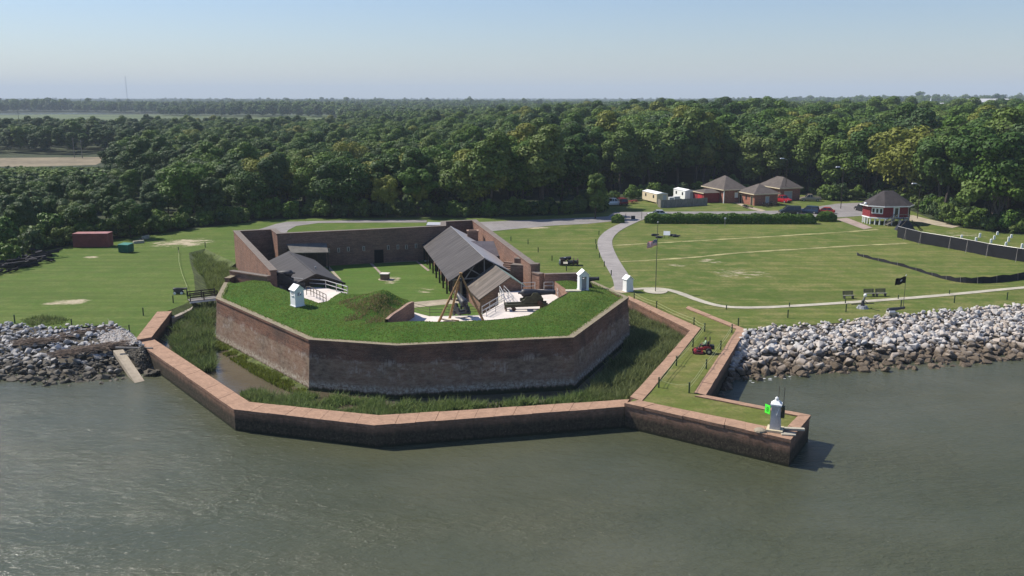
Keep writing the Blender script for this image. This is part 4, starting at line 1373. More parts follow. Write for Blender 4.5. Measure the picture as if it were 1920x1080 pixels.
# ================================================================== posts and chains
M['post_green'] = plain('green_post', (0.035, 0.06, 0.03), 0.7, 0.3, 3, 0)
M['rope'] = plain('pale_rope', (0.30, 0.33, 0.16), 0.9, 0.2, 3, 0)
ORD = ['first', 'second', 'third', 'fourth', 'fifth', 'sixth', 'seventh', 'eighth', 'ninth', 'tenth', 'eleventh', 'twelfth']
def bollard(px_, py_, label, z=Z_GROUND, h=1.0, r=.075, group='posts'):
    root = thing('post', label, 'post', U(px_, py_, z), 0, group)
    MB().tube((0, 0, -.1), (0, 0, h - .06), r, n=8).build('shaft', M['post_green'], root)
    MB().lathe((0, 0, h - .06), (0, 0, 1), [(0, r * 1.25), (.05, r * 1.25), (.09, r * .7)], 8).build('post_cap', M['post_green'], root)
    return root
def chain(label, pts, h, sag=.14, group='ropes'):
    root = thing('rope', label, 'rope', (0, 0, 0), 0, group)
    for hh in h:
        for i in range(len(pts) - 1):
            a, b = pts[i] + Vector((0, 0, hh)), pts[i + 1] + Vector((0, 0, hh))
            prev = a
            for k in range(1, 7):
                f = k / 6
                q = a.lerp(b, f) - Vector((0, 0, sag * 4 * f * (1 - f)))
                MB().tube(prev, q, .022, n=5, caps=False).build('rope_span', M['rope'], root)
                prev = q
left_row = [(1235, 727), (1268, 686), (1299, 651), (1321, 622), (1301, 611), (1231, 579), (1189, 561)]
right_row = [(1292, 737), (1324, 692), (1351, 656), (1372, 624), (1384, 612)]
for i, p in enumerate(left_row):
    bollard(*p, f'{ORD[i]} green post from the pier along the moat side of the causeway')
for i, p in enumerate(right_row):
    bollard(*p, f'{ORD[i]} green post from the pier along the boulder side of the causeway')
chain('rope strung along the moat side of the causeway lawn', UL(left_row, Z_GROUND), (.85, .5))
chain('rope strung along the boulder side of the causeway lawn', UL(right_row[:4], Z_GROUND), (.85, .5))
chain('rope across the causeway where the pier begins', UL([left_row[0], right_row[0]], Z_GROUND), (.8,), .2)
for i, p in enumerate([(1477, 596), (1586, 585), (1689, 577), (1789, 568), (1888, 562)]):
    bollard(*p, f'{ORD[i]} green post from the causeway along the lawn above the boulders')
for i, p in enumerate([(1362, 580), (1480, 575.5), (1585, 569), (1684, 561), (1780, 551.5)]):
    bollard(*p, f'{ORD[i]} short post beside the concrete footpath counted from the flagpole', h=.55, r=.07)
for i, p in enumerate([(28, 606), (135, 614), (243, 625), (269, 592), (325, 568), (351, 555)]):
    bollard(*p, f'{ORD[i]} post from the left edge along the left lawn')
for i, p in enumerate([(335, 474), (385, 464)]):
    bollard(*p, f'{ORD[i]} post beside the reedy ditch behind the footbridge')
chain('green rope running down the left lawn beside the reedy ditch', UL([(335, 474), (336, 497), (342, 520), (351, 543), (352, 555)], Z_GROUND), (.5,), .05)
for i, p in enumerate([(1146, 517), (1133, 500), (1124, 483), (1118, 467), (1117, 457), (1123, 441)]):
    bollard(*p, f'{ORD[i]} post from the white sentry box along the curved walk', h=.85)
for i, p in enumerate([(958, 452), (990, 458), (1009, 473), (1035, 489), (1062, 508)]):
    bollard(*p, f'{ORD[i]} post from the road on the lawn right of the fort wall', h=.85)

# ================================================================== flags
def flag_pole(name, label, base, h, r, fw, fh, ztop, mat, wave=.12, droop=.25):
    root = thing(name, label, 'flagpole', base)
    MB().tube((0, 0, 0), (0, 0, h), r, r * .6, n=8).build('pole', plain('flagpole_grey', (0.10, 0.11, 0.07), .5, .15, 1, 0), root)
    MB().lathe((0, 0, h), (0, 0, 1), [(0, r * .8), (.06, r * 1.6), (.14, r * 1.6), (.2, r * .4)], 8).build('finial', M['galv'], root)
    nx, nz = 18, 8
    vs, fs, uvs = [], [], []
    for i in range(nx + 1):
        for j in range(nz + 1):
            u, v = i / nx, j / nz
            x = -u * fw * (1 - .12 * u)
            y = wave * math.sin(u * 8 + v * 1.3) * u ** .5
            z = ztop - fh + v * fh - droop * fw * u ** 1.6 + .05 * math.sin(u * 9)
            vs.append((x, y, z)); uvs.append((u, v))
    for i in range(nx):
        for j in range(nz):
            a = i * (nz + 1) + j
            fs.append((a, a + nz + 1, a + nz + 2, a + 1))
    me = bpy.data.meshes.new('flag')
    me.from_pydata(vs, [], fs)
    lay = me.uv_layers.new(name='uv')
    for p in me.polygons:
        p.use_smooth = True
        for li in p.loop_indices:
            lay.data[li].uv = uvs[me.loops[li].vertex_index]
    me.materials.append(mat)
    o = link('flag', me, root)
    sm = o.modifiers.new('thick', 'SOLIDIFY'); sm.thickness = .012
    return root
t = NT('striped_flag')
s = t.sep(t.uv())
st = t.math('MODULO', t.math('FLOOR', t.math('MULTIPLY', s[1], 13.0)), 2.0)
c = t.mix(st, (0.45, 0.03, 0.04), (0.72, 0.70, 0.68))
canton = t.math('MULTIPLY', t.math('LESS_THAN', s[0], .4), t.math('GREATER_THAN', s[1], 6 / 13))
vo = t.n('ShaderNodeTexVoronoi'); t.l(t.mapping(t.uv(), (22, 17, 1)), vo.inputs['Vector']); vo.inputs['Scale'].default_value = 1.0; vo.inputs['Randomness'].default_value = 0
c2 = t.mix(t.math('LESS_THAN', vo.outputs['Distance'], .28), (0.015, 0.025, 0.12), (0.7, 0.7, 0.7))
c = t.mix(canton, c, c2)
t.principled(c, .8, 0, .1)
flag_pole('flagpole', 'tall flagpole with red and white striped flag in a round concrete bed', U(1229, 547, Z_GROUND), 9.6, .06, 1.55, .85, 7.3, t.m, .14, .30)
t2 = NT('black_flag')
u_ = t2.uv()
s = t2.sep(u_)
spot = ellipse_mask(t2, u_, [((0.42, 0.55, 0), .16, .22)])
c = t2.mix(t2.mr(spot, .45, .6, 0, .7), (0.012, 0.012, 0.014), (.5, .5, .5))
t2.principled(c, .8, 0, .1)
flag_pole('flagpole', 'thin pole with black flag above the boulder bank', U(1693, 581, Z_GROUND), 4.35, .045, 1.45, .85, 4.3, t2.m, .1, .25)

# ================================================================== small things on the right lawn
def bench(label, px_, py_, rz):
    root = thing('bench', label, 'bench', U(px_, py_, Z_GROUND), rz, 'lawn benches')
    for k in range(4):
        MB().box((0, -.18 + k * .13, .45), (1.5, .10, .04)).build('seat_slat', M['wood_grey'], root)
    for k in range(4):
        MB().box((0, .28 + k * .02, .58 + k * .125), (1.5, .04, .10), rx=-.12).build('back_slat', M['pipe_dark'], root)
    for x in (-.6, .6):
        MB().box((x, .05, .22), (.08, .5, .44)).build('leg', M['iron'], root)
        MB().bar((x, .26, .4), (x, .36, 1.0), .06).build('back_post', M['iron'], root)
    return root
bench('slatted lawn bench standing apart, nearest the flagpole', 1591, 560, math.radians(8))
bench('slatted lawn bench, middle of the three by the footpath', 1630, 556, math.radians(8))
bench('slatted lawn bench closest to the black flag', 1652, 555.5, math.radians(8))
ng = thing('deck_gun', 'small grey pedestal gun with long thin barrel on the lawn below the benches', 'gun', U(1617, 578, Z_GROUND), .1)
gm = plain('gun_grey', (0.26, 0.27, 0.28), .6, .25, 3)
MB().tube((0, 0, 0), (0, 0, .35), .75, .55, n=14).build('base', gm, ng)
MB().tube((0, 0, .35), (0, 0, 1.0), .25, .18, n=10).build('pedestal', M['iron'], ng)
MB().tube((-1.5, 0, .55), (1.5, 0, .62), .06, n=8).build('training_bar', M['iron'], ng)
MB().tube((.12, .1, 1.0), (.0, -.5, 1.75), .15, .1, n=10).build('barrel', gm, ng)
MB().lathe((0, -.4, 1.6), (0, -.2, 1), [(0, .12), (.1, .2), (.3, .2), (.4, .1)], 10).build('muzzle', M['white_paint'], ng)
MB().bar((.1, .2, 1.1), (.9, .3, .5), .07).build('shoulder_rest', M['iron'], ng)
gg = thing('garrison_gun', 'small dark cannon on pale block carriage at the boulder edge', 'cannon', U(1674, 594, Z_GROUND), .2, 'cannon around the fort')
for z, w in ((.18, 1.5), (.5, 1.15)):
    MB().box((-.2, 0, z), (w, .7, .26)).build('carriage_step', M['concrete_path'], gg)
MB().lathe((-.9, 0, .85), (1, 0, .1), barrel_prof(2.4, .24), 14).build('barrel', M['iron'], gg, smooth=True)
MB().box((-.35, 0, .72), (.8, .62, .3)).build('cheek', M['white_paint'], gg)
for x in (-.6, .3):
    for s_ in (-1, 1):
        MB().tube((x, s_ * .36, .2), (x, s_ * .46, .2), .2, n=12).build('truck_wheel', M['iron'], gg)
sg = thing('sign_board', 'white slanted sign board on the lawn in front of the hedge', 'sign', U(1250, 446, Z_GROUND), -.2)
MB().box((0, 0, .9), (1.25, .06, .85), rx=-.5).build('board', M['white_paint'], sg)
for x in (-.4, .4):
    MB().bar((x, 0, 0), (x, 0, .85), .07).build('leg', M['iron'], sg)
for k in range(4):
    MB().box((0, -.045 + .0, .9), (0.01, .01, .01)).v if False else None
for i, (px_, py_, r_) in enumerate(((1228, 442.5, .1), (1236, 446.5, -.3), (1261, 443, .2), (1268, 444.5, -.1))):
    lab = ['dark mortar barrel, leftmost of those near the flagpole top', 'dark mortar barrel just left of the white sign board', 'dark gun barrel just right of the white sign board', 'dark gun barrel, rightmost near the white sign board'][i]
    o = MB().lathe((-.75, 0, .22), (1, 0, .05), barrel_prof(1.5, .2), 12).build('gun_barrel', M['iron'], None, U(px_, py_, Z_GROUND), r_, smooth=True)
    tag(o, lab, 'cannon', 'old barrels on the lawn')
    MB().box((0, 0, .06), (.9, .35, .14)).build('bed', M['iron'], o)
# wrecked machinery on the lawn right of the fort
mc = thing('iron_wreckage', 'heap of dark rusted iron machinery on the lawn right of the fort', 'machinery', U(1067, 497, Z_GROUND), -.12)
for a, b, r_ in (((-1.5, .1, .9), (.3, .3, 1.15), .32), ((-.3, -.3, .5), (1.5, -.1, .55), .36), ((-1.6, -.2, .3), (-.2, -.5, .35), .22)):
    MB().tube(a, b, r_, r_ * .85, n=12).build('iron_drum', M['iron'], mc)
for x in (-1.35, -.3, .7, 1.35):
    MB().box((x, 0, .5), (.12, 1.5, 1.0), .1).build('frame_plate', M['iron_rust'], mc)
for k in range(5):
    MB().bar((-1.5 + k * .7, -.6, .1), (-1.2 + k * .65, .5, 1.0 + .1 * (k % 2)), .11).build('strut', M['iron'], mc)
MB().tube((-.95, -.62, .55), (-.95, -.5, .55), .5, n=16).build('gear_wheel', M['iron_rust'], mc)
MB().box((-1.45, -.5, .6), (.22, .3, .6)).build('white_fitting', M['white_paint'], mc)
MB().box((-.7, .1, 1.2), (.35, .3, .12)).build('white_fitting', M['white_paint'], mc)
fl = thing('display_stand', 'low tilted panel on a post in front of the rusted machinery', 'sign', U(1062, 504, Z_GROUND))
MB().bar((0, 0, 0), (0, 0, .9), .07).build('leg', M['iron'], fl)
MB().box((-.15, 0, .95), (.7, .5, .04), rx=.5).build('board', M['concrete_path'], fl)
lg = thing('naval_gun', 'small dark cannon with white fittings on the left lawn by the footbridge', 'cannon', U(336, 551, Z_GROUND), .15, 'cannon around the fort')
MB().lathe((-.8, 0, .62), (1, 0, .05), barrel_prof(1.9, .22), 14).build('barrel', M['iron'], lg, smooth=True)
for s_ in (-1, 1):
    MB().box((-.1, s_ * .3, .38), (1.3, .12, .5), taper=.7).build('carriage_cheek', M['iron'], lg)
    for x in (-.5, .4):
        MB().tube((x, s_ * .38, .18), (x, s_ * .48, .18), .18, n=12).build('truck_wheel', M['white_paint'], lg)

# ================================================================== rider mower and driver
mw = thing('riding_mower', 'red ride-on mower on the causeway lawn', 'mower', U(1319, 662, Z_GROUND + .01), math.radians(172))
mred = plain('mower_red', (0.30, 0.018, 0.022), .4, .15, 3, 0, 0, .5)
blk = plain('mower_black', (0.02, 0.02, 0.022), .6, .2, 3, 0)
MB().box((.55, 0, .22), (.95, 1.45, .22), taper=.92).build('cutting_deck', mred, mw)
MB().box((.55, .55, .36), (.5, .25, .10)).build('deck_belt_cover', blk, mw)
MB().box((-.05, 0, .48), (1.3, .5, .22)).build('chassis', mred, mw)
for s_ in (-1, 1):
    MB().box((-.35, s_ * .36, .68), (.85, .22, .24), taper=.85).build('fender_tank', mred, mw)
    wr = MB().lathe((-.5, s_ * .42, .33), (0, s_, 0), [(0, .2), (.01, .32), (.06, .34), (.2, .34), (.25, .32), (.26, .18)], 18).build('rear_wheel', blk, mw)
    MB().tube((-.5, s_ * .69, .33), (-.5, s_ * .70, .33), .15, n=12).build('hub_cap', M['galv'], wr)
    MB().lathe((1.0, s_ * .42, .17), (0, s_, 0), [(0, .1), (.01, .16), (.04, .17), (.1, .17), (.14, .16), (.15, .08)], 14).build('caster_wheel', blk, mw)
    MB().bar((.75, s_ * .42, .5), (1.0, s_ * .45, .3), .06).build('caster_arm', mred, mw)
    MB().bar((.12, s_ * .3, .55), (.2, s_ * .22, 1.0), .035).build('lap_bar', blk, mw)
    MB().bar((-.55, s_ * .4, .7), (-.62, s_ * .4, 1.75), .05).build('roll_bar_post', blk, mw)
MB().bar((-.62, -.4, 1.75), (-.62, .4, 1.75), .05).build('roll_bar_top', blk, mw)
MB().box((-.85, 0, .72), (.5, .62, .42), taper=.85).build('engine', blk, mw)
MB().box((-.15, 0, .72), (.5, .5, .12)).build('seat_cushion', blk, mw)
MB().box((-.42, 0, 1.0), (.12, .5, .5), ry=-.12).build('seat_back', blk, mw)
MB().box((.62, 0, .5), (.35, .45, .05)).build('foot_plate', blk, mw)

def skin_body(name, joints, edges, mat, parent=None, sub=2):
    """continuous figure: joints {key:(x,y,z,r)}"""
    keys = list(joints)
    me = bpy.data.meshes.new(name)
    me.from_pydata([joints[k][:3] for k in keys], [(keys.index(a), keys.index(b)) for a, b in edges], [])
    o = link(name, me, parent)
    md = o.modifiers.new('skin', 'SKIN')
    me.update()
    if not me.skin_vertices:
        bm = bmesh.new(); bm.from_mesh(me); bm.verts.layers.skin.verify(); bm.to_mesh(me); bm.free()
    for i, k in enumerate(keys):
        r = joints[k][3]
        me.skin_vertices[0].data[i].radius = (r, r)
        me.skin_vertices[0].data[i].use_root = (i == 0)
    md.use_smooth_shade = True
    sb = o.modifiers.new('sub', 'SUBSURF'); sb.levels = sub; sb.render_levels = sub
    dg = bpy.context.evaluated_depsgraph_get()
    me2 = bpy.data.meshes.new_from_object(o.evaluated_get(dg))
    o.modifiers.clear()
    o.data = me2
    me2.materials.clear()
    me2.materials.append(mat)
    for p in me2.polygons:
        p.use_smooth = True
    return o
# driver sits on the mower; local frame as the mower (facing +x)
dr = thing('person', 'driver in pale green shirt, dark cap and dark trousers riding the red mower', 'person', mw.location, math.radians(172))
skin = plain('skin', (0.42, 0.24, 0.16), .6, .08, 5, 0)
tn = NT('driver_clothes')
zz = tn.sep(tn.obj())
cz = tn.mix(tn.mr(zz[2], .985, .995), (0.03, 0.035, 0.05), (0.36, 0.50, 0.33))
armx = tn.mr(zz[0], .10, .14)
cz = tn.mix(tn.math('MULTIPLY', armx, tn.mr(zz[2], .97, 1.0)), cz, (0.42, 0.24, 0.16))
cz = tn.mix(tn.mr(zz[2], 1.40, 1.42), cz, (0.42, 0.24, 0.16))
cz = tn.mix(tn.mr(zz[2], .50, .46), cz, (0.05, 0.035, 0.025))
tn.principled(cz, .8, 0, .2)
J = {'pelvis': (-.20, 0, .90, .15), 'belly': (-.22, 0, 1.05, .14), 'chest': (-.20, 0, 1.25, .16), 'neck0': (-.19, 0, 1.40, .07), 'neck': (-.17, 0, 1.47, .055), 'head0': (-.15, 0, 1.56, .09), 'head1': (-.14, 0, 1.67, .085)}
Ed = [('pelvis', 'belly'), ('belly', 'chest'), ('chest', 'neck0'), ('neck0', 'neck'), ('neck', 'head0'), ('head0', 'head1')]
for s_, k in ((-1, 'l'), (1, 'r')):
    J.update({f'hip{k}': (-.15, s_ * .10, .87, .09), f'thigh{k}': (.10, s_ * .15, .90, .085), f'knee{k}': (.32, s_ * .17, .92, .065), f'calf{k}': (.42, s_ * .17, .72, .06), f'ankle{k}': (.50, s_ * .17, .57, .045), f'toe{k}': (.66, s_ * .18, .555, .04),
              f'sho{k}': (-.20, s_ * .19, 1.33, .075), f'elb{k}': (-.10, s_ * .27, 1.10, .05), f'wri{k}': (.12, s_ * .24, 1.02, .035), f'han{k}': (.19, s_ * .23, 1.01, .035)})
    Ed += [('pelvis', f'hip{k}'), (f'hip{k}', f'thigh{k}'), (f'thigh{k}', f'knee{k}'), (f'knee{k}', f'calf{k}'), (f'calf{k}', f'ankle{k}'), (f'ankle{k}', f'toe{k}'),
           ('chest', f'sho{k}'), (f'sho{k}', f'elb{k}'), (f'elb{k}', f'wri{k}'), (f'wri{k}', f'han{k}')]
    for q, (dx, dy, dz) in enumerate(((.075, -.02, -.005), (.085, -.005, 0), (.08, .01, 0), (.065, .022, -.005), (.03, -.035, .015))):
        J[f'f{q}{k}'] = (.19 + dx, s_ * (.23 + dy), 1.01 + dz, .009)
        J[f'g{q}{k}'] = (.19 + dx + .02, s_ * (.23 + dy), 1.01 + dz - .03, .008)
        Ed += [(f'han{k}', f'f{q}{k}'), (f'f{q}{k}', f'g{q}{k}')]
skin_body('body', J, Ed, tn.m, dr)
MB().lathe((-.15, 0, 1.62), (0.05, 0, 1), [(0, .098), (.05, .1), (.1, .075), (.13, .02)], 12).build('cap', blk, dr, smooth=True)
MB().box((-.03, 0, 1.645), (.14, .13, .015)).build('cap_brim', blk, dr)
MB().box((-.045, 0, 1.57), (.03, .02, .035)).build('nose', skin, dr)
for s_ in (-1, 1):
    MB().lathe((-.15, s_ * .09, 1.58), (0, s_, 0), [(0, .03), (.015, .025)], 8).build('ear', skin, dr)
    MB().box((-.062, s_ * .03, 1.60), (.012, .02, .012)).build('eye', blk, dr)
MB().box((-.063, 0, 1.535), (.012, .045, .01)).build('mouth', plain('lips', (.3, .12, .1), .6, 0, 1, 0), dr)

# ================================================================== brick houses, sheds and the red octagon
M['roof_shingle'] = plain('brown_shingle', (0.10, 0.085, 0.075), 0.9, 0.22, 1.0, 0.3, fine=5)
M['roof_red_house'] = plain('dark_shingle', (0.050, 0.043, 0.043), 0.9, 0.25, 1.0, 0.3, fine=5)
M['red_board'] = plain('red_board', (0.21, 0.028, 0.034), 0.75, 0.15, 2, 0.1)
M['red_door'] = plain('bright_red_board', (0.42, 0.03, 0.04), 0.7, 0.12, 2, 0.1)
M['glass'] = plain('dark_glass', (0.03, 0.035, 0.04), 0.1, 0.2, 2, 0, 0, 0.6)
M['grey_door'] = plain('pale_grey_door', (0.42, 0.45, 0.47), 0.6, 0.08, 2, 0)

class Frame:
    """local frame of a building: origin at its near front-left corner, x along the front, y back"""
    def __init__(self, o, ang):
        self.o = Vector((o[0], o[1], 0)); self.a = ang
        self.x = Vector((math.cos(ang), math.sin(ang), 0)); self.y = Vector((-math.sin(ang), math.cos(ang), 0))
    def p(self, x, y, z):
        q = self.o + self.x * x + self.y * y
        return Vector((q.x, q.y, z))
def fbox(fr, x0, x1, y0, y1, z0, z1):
    c = fr.p((x0 + x1) / 2, (y0 + y1) / 2, (z0 + z1) / 2)
    return MB().box(c, (x1 - x0, y1 - y0, z1 - z0), fr.a)
def hip_house(name, label, fr, w, d, hwall, hroof, ridge=0.0, group='brick houses'):
    root = thing(name, label, 'house', (0, 0, 0), 0, group)
    z0 = Z_GROUND
    MB().prism([fr.p(0, 0, 0), fr.p(w, 0, 0), fr.p(w, d, 0), fr.p(0, d, 0)], z0 - .1, z0 + hwall, top=False).build('wall', M['brick_red'], root, uv=True)
    o = .55
    e = [fr.p(-o, -o, z0 + hwall - .05), fr.p(w + o, -o, z0 + hwall - .05), fr.p(w + o, d + o, z0 + hwall - .05), fr.p(-o, d + o, z0 + hwall - .05)]
    zt_ = z0 + hwall + hroof
    if w >= d:
        r0, r1 = fr.p(w / 2 - ridge / 2, d / 2, zt_), fr.p(w / 2 + ridge / 2, d / 2, zt_)
        fs = [(e[0], e[1], r1, r0), (e[1], e[2], r1), (e[2], e[3], r0, r1), (e[3], e[0], r0)]
    else:
        r0, r1 = fr.p(w / 2, d / 2 - ridge / 2, zt_), fr.p(w / 2, d / 2 + ridge / 2, zt_)
        fs = [(e[0], e[1], r0), (e[1], e[2], r1, r0), (e[2], e[3], r1), (e[3], e[0], r0, r1)]
    mb = MB()
    for f in fs:
        q = [f[0]]
        for v in f[1:]:
            if (v - q[-1]).length > 1e-4 and (v - q[0]).length > 1e-4:
                q.append(v)
        mb.poly(q)
    rf = mb.build('roof', M['roof_shingle'], root)
    for i in range(4):
        MB().bar(e[i] - Vector((0, 0, .1)), e[(i + 1) % 4] - Vector((0, 0, .1)), .08, .22).build('fascia', M['cream_paint'], rf)
    mb = MB().poly([p - Vector((0, 0, .12)) for p in e])
    mb.build('soffit', M['cream_paint'], rf)
    return root
def opening(root, name, fr, side, c, z0, w, h, mat, frame=True):
    """window or door plate set in a wall: side 'f' front (y=0) or 'l' left (x=0)"""
    fm = M['cream_paint']
    if side == 'f':
        o = fbox(fr, c - w / 2, c + w / 2, -.05, .04, z0, z0 + h).build(name, mat, root)
        if frame:
            for a in (c - w / 2 - .08, c + w / 2):
                fbox(fr, a, a + .08, -.08, -.002, z0, z0 + h).build('frame', fm, o)
            fbox(fr, c - w / 2 - .08, c + w / 2 + .08, -.09, -.004, z0 + h, z0 + h + .1).build('frame', fm, o)
    else:
        o = fbox(fr, -.05, .04, c - w / 2, c + w / 2, z0, z0 + h).build(name, mat, root)
        if frame:
            for a in (c - w / 2 - .08, c + w / 2):
                fbox(fr, -.08, -.002, a, a + .08, z0, z0 + h).build('frame', fm, o)
            fbox(fr, -.09, -.004, c - w / 2 - .08, c + w / 2 + .08, z0 + h, z0 + h + .1).build('frame', fm, o)
    return o
zg = Z_GROUND
AZ = math.radians(17)
f1 = Frame(U(1357, 381, zg), AZ)
h1 = hip_house('brick_house', 'brick house with the tallest hipped roof, left of the group, red annex on its side', f1, 6.3, 10.5, 3.5, 3.0, 1.0)
opening(h1, 'window', f1, 'f', 3.5, zg + 1.3, .9, 1.3, M['white_paint'])
opening(h1, 'window', f1, 'l', 8.0, zg + 1.4, 1.0, 1.2, M['glass'])
fbox(f1, -.25, -.06, -.25, -.06, zg, zg + 3.4).build('downpipe', M['white_paint'], h1)
# red-painted annex
f1b = Frame(f1.p(-4.6, 2.0, 0), AZ)
an = link('annex', None, h1)
MB().prism([f1b.p(0, 0, 0), f1b.p(4.5, 0, 0), f1b.p(4.5, 6.0, 0), f1b.p(0, 6.0, 0)], zg - .1, zg + 2.5).build('annex_wall', M['red_board'], an)
MB().poly([f1b.p(-.3, -.3, zg + 2.5), f1b.p(4.55, -.3, zg + 2.5), f1b.p(4.55, 3, zg + 3.3), f1b.p(2.2, 3, zg + 3.3)]).build('annex_roof', M['roof_shingle'], an)
MB().poly([f1b.p(-.3, -.3, zg + 2.5), f1b.p(2.2, 3, zg + 3.3), f1b.p(-.3, 6.3, zg + 2.5)]).build('annex_roof', M['roof_shingle'], an)
MB().poly([f1b.p(2.2, 3, zg + 3.3), f1b.p(4.55, 3, zg + 3.3), f1b.p(4.55, 6.3, zg + 2.5), f1b.p(-.3, 6.3, zg + 2.5)]).build('annex_roof', M['roof_shingle'], an)
fbox(f1b, -.04, .03, 1.0, 3.2, zg, zg + 2.1).build('annex_door', M['red_door'], an)
MB().bar(f1b.p(-.32, -.3, zg + 2.45), f1b.p(-.32, 6.3, zg + 2.45), .08, .2).build('annex_fascia', M['cream_paint'], an)
f2 = Frame(U(1414, 386, zg), AZ)
h2 = hip_house('brick_house', 'front brick house of the group with two doors on its sunny side', f2, 6.6, 7.2, 3.0, 2.1, .4)
for c in (1.2, 6.3):
    opening(h2, 'door', f2, 'l', c, zg, .95, 2.2, M['wood_dark'])
opening(h2, 'window', f2, 'l', 3.8, zg + 1.2, .6, 1.0, M['glass'], False)
opening(h2, 'door', f2, 'f', 3.6, zg, .95, 2.2, M['grey_door'])
f3 = Frame(U(1462, 376, zg), AZ)
h3 = hip_house('brick_house', 'rear brick house of the group with a white garage door', f3, 6.0, 9.5, 3.3, 2.5, 3.0)
opening(h3, 'garage_door', f3, 'f', 2.4, zg, 2.3, 2.3, M['grey_door'])
opening(h3, 'window', f3, 'l', 5.0, zg + 1.2, .9, 1.2, M['glass'])
for k in range(5):
    fbox(f3, 1.27, 3.53, -.065, -.052, zg + .4 + k * .42, zg + .43 + k * .42).build('garage_seam', M['pipe_dark'], h3)

def trailer(label, fr, w, d, h, mat, wheels=False):
    root = thing('site_trailer', label, 'trailer', (0, 0, 0), 0, 'site trailers')
    MB().prism([fr.p(0, 0, 0), fr.p(w, 0, 0), fr.p(w, d, 0), fr.p(0, d, 0)], zg + .35, zg + h, top=False).build('wall', mat, root)
    mb = MB()
    e = [fr.p(-.1, -.1, zg + h), fr.p(w + .1, -.1, zg + h), fr.p(w + .1, d + .1, zg + h), fr.p(-.1, d + .1, zg + h)]
    r0, r1 = fr.p(w / 2, -.1, zg + h + .35), fr.p(w / 2, d + .1, zg + h + .35)
    mb.poly([e[0], r0, r1, e[3]]); mb.poly([e[1], r0, r1, e[2]]); mb.poly([e[0], e[1], r0]); mb.poly([e[3], e[2], r1])
    mb.build('roof', M['white_paint'], root)
    for c in (d * .22, d * .75):
        fbox(fr, -.04, .02, c - .35, c + .35, zg + 1.35, zg + 2.1).build('window', M['glass'], root)
    fbox(fr, w * .55, w * .85, -.04, .02, zg + .4, zg + 2.2).build('door', M['grey_door'], root)
    for x in (.3, w - .3):
        for y in (.4, d - .4):
            fbox(fr, x - .15, x + .15, y - .15, y + .15, zg - .05, zg + .36).build('pier', M['concrete_path'], root)
    return root
trailer('cream site trailer with white roof behind the wooden fence', Frame(U(1231, 382.5, zg), AZ), 3.1, 8.5, 2.5, M['cream_paint'])
trailer('white site trailer between the cream trailer and brick houses', Frame(U(1284, 376.5, zg), AZ), 2.6, 6.5, 2.55, M['white_paint'])
wf = thing('board_fence', 'grey board fence in front of the site trailers', 'fence')
a, b = U(1239, 390, zg), U(1326, 385, zg)
n = 46
for k in range(n):
    p = a.lerp(b, (k + .5) / n)
    MB().box((p.x, p.y, zg + .95), ((b - a).length / n * .96, .04, 1.9 + .04 * (k % 3)), math.atan2((b - a).y, (b - a).x)).build('board', M['wood_grey'], wf)
for z in (.5, 1.5):
    MB().bar(a + Vector((0, .05, z)), b + Vector((0, .05, z)), .06, .1).build('rail', M['wood_grey'], wf)
sl = a + Vector((-.2, 3.2, 0))
for k in range(14):
    p = a.lerp(sl, (k + .5) / 14)
    MB().box((p.x - .05, p.y, zg + .95), (.04, .22, 1.9)).build('board', M['wood_grey'], wf)
for i, (px_, py_) in enumerate(((1268, 377), (1258, 379))):
    o = thing('storage_tank', ['white equipment box between the two trailers', 'smaller white equipment box beside the cream trailer'][i], 'box', U(px_, py_, zg), AZ)
    MB().box((0, 0, .6), (1.6 - i * .4, 1.0, 1.2)).build('body', M['grey_door'], o)
    MB().box((0, 0, 1.24), (1.7 - i * .4, 1.1, .08)).build('lid', M['white_paint'], o)

# ---- red octagonal house on white piers
oc = U(1669, 421, zg)
oc.y += 2.5
red = thing('octagonal_house', 'red octagonal house with dark roof raised on white piers', 'house')
W2, D2, ch = 4.6, 3.6, 2.1
rot = math.radians(8)
def op(x, y, z):
    q = oc + Vector((x * math.cos(rot) - y * math.sin(rot), x * math.sin(rot) + y * math.cos(rot), 0))
    return Vector((q.x, q.y, z))
octa = [(-W2 + ch, -D2), (W2 - ch, -D2), (W2, -D2 + ch), (W2, D2 - ch), (W2 - ch, D2), (-W2 + ch, D2), (-W2, D2 - ch), (-W2, -D2 + ch)]
zf, ze = zg + 1.25, zg + 4.15
MB().prism([op(x, y, 0) for x, y in octa], zf + .35, ze, top=False).build('wall', M['red_board'], red)
MB().prism([op(x * 1.015, y * 1.015, 0) for x, y in octa], zf + .1, zf + .35, bottom=True).build('floor_band', M['white_paint'], red)
o = 1.14
rtop = [(-1.0, -.25), (1.0, -.25), (1.2, 0), (1.2, 0), (1.0, .25), (-1.0, .25), (-1.2, 0), (-1.2, 0)]
mb = MB()
for i in range(8):
    j = (i + 1) % 8
    mb.poly([op(octa[i][0] * o, octa[i][1] * o, ze - .1), op(octa[j][0] * o, octa[j][1] * o, ze - .1), op(*rtop[j], ze + 2.75), op(*rtop[i], ze + 2.75)] if rtop[i] != rtop[j] else
            [op(octa[i][0] * o, octa[i][1] * o, ze - .1), op(octa[j][0] * o, octa[j][1] * o, ze - .1), op(*rtop[i], ze + 2.75)])
mb.poly([op(*rtop[i], ze + 2.75) for i in (0, 1, 2, 4, 5, 6)])
rr = mb.build('roof', M['roof_red_house'], red)
for i in range(8):
    j = (i + 1) % 8
    MB().bar(op(octa[i][0] * o, octa[i][1] * o, ze - .2), op(octa[j][0] * o, octa[j][1] * o, ze - .2), .08, .22).build('fascia', M['white_paint'], rr)
MB().poly([op(x * o, y * o, ze - .25) for x, y in octa]).build('soffit', M['white_paint'], rr)
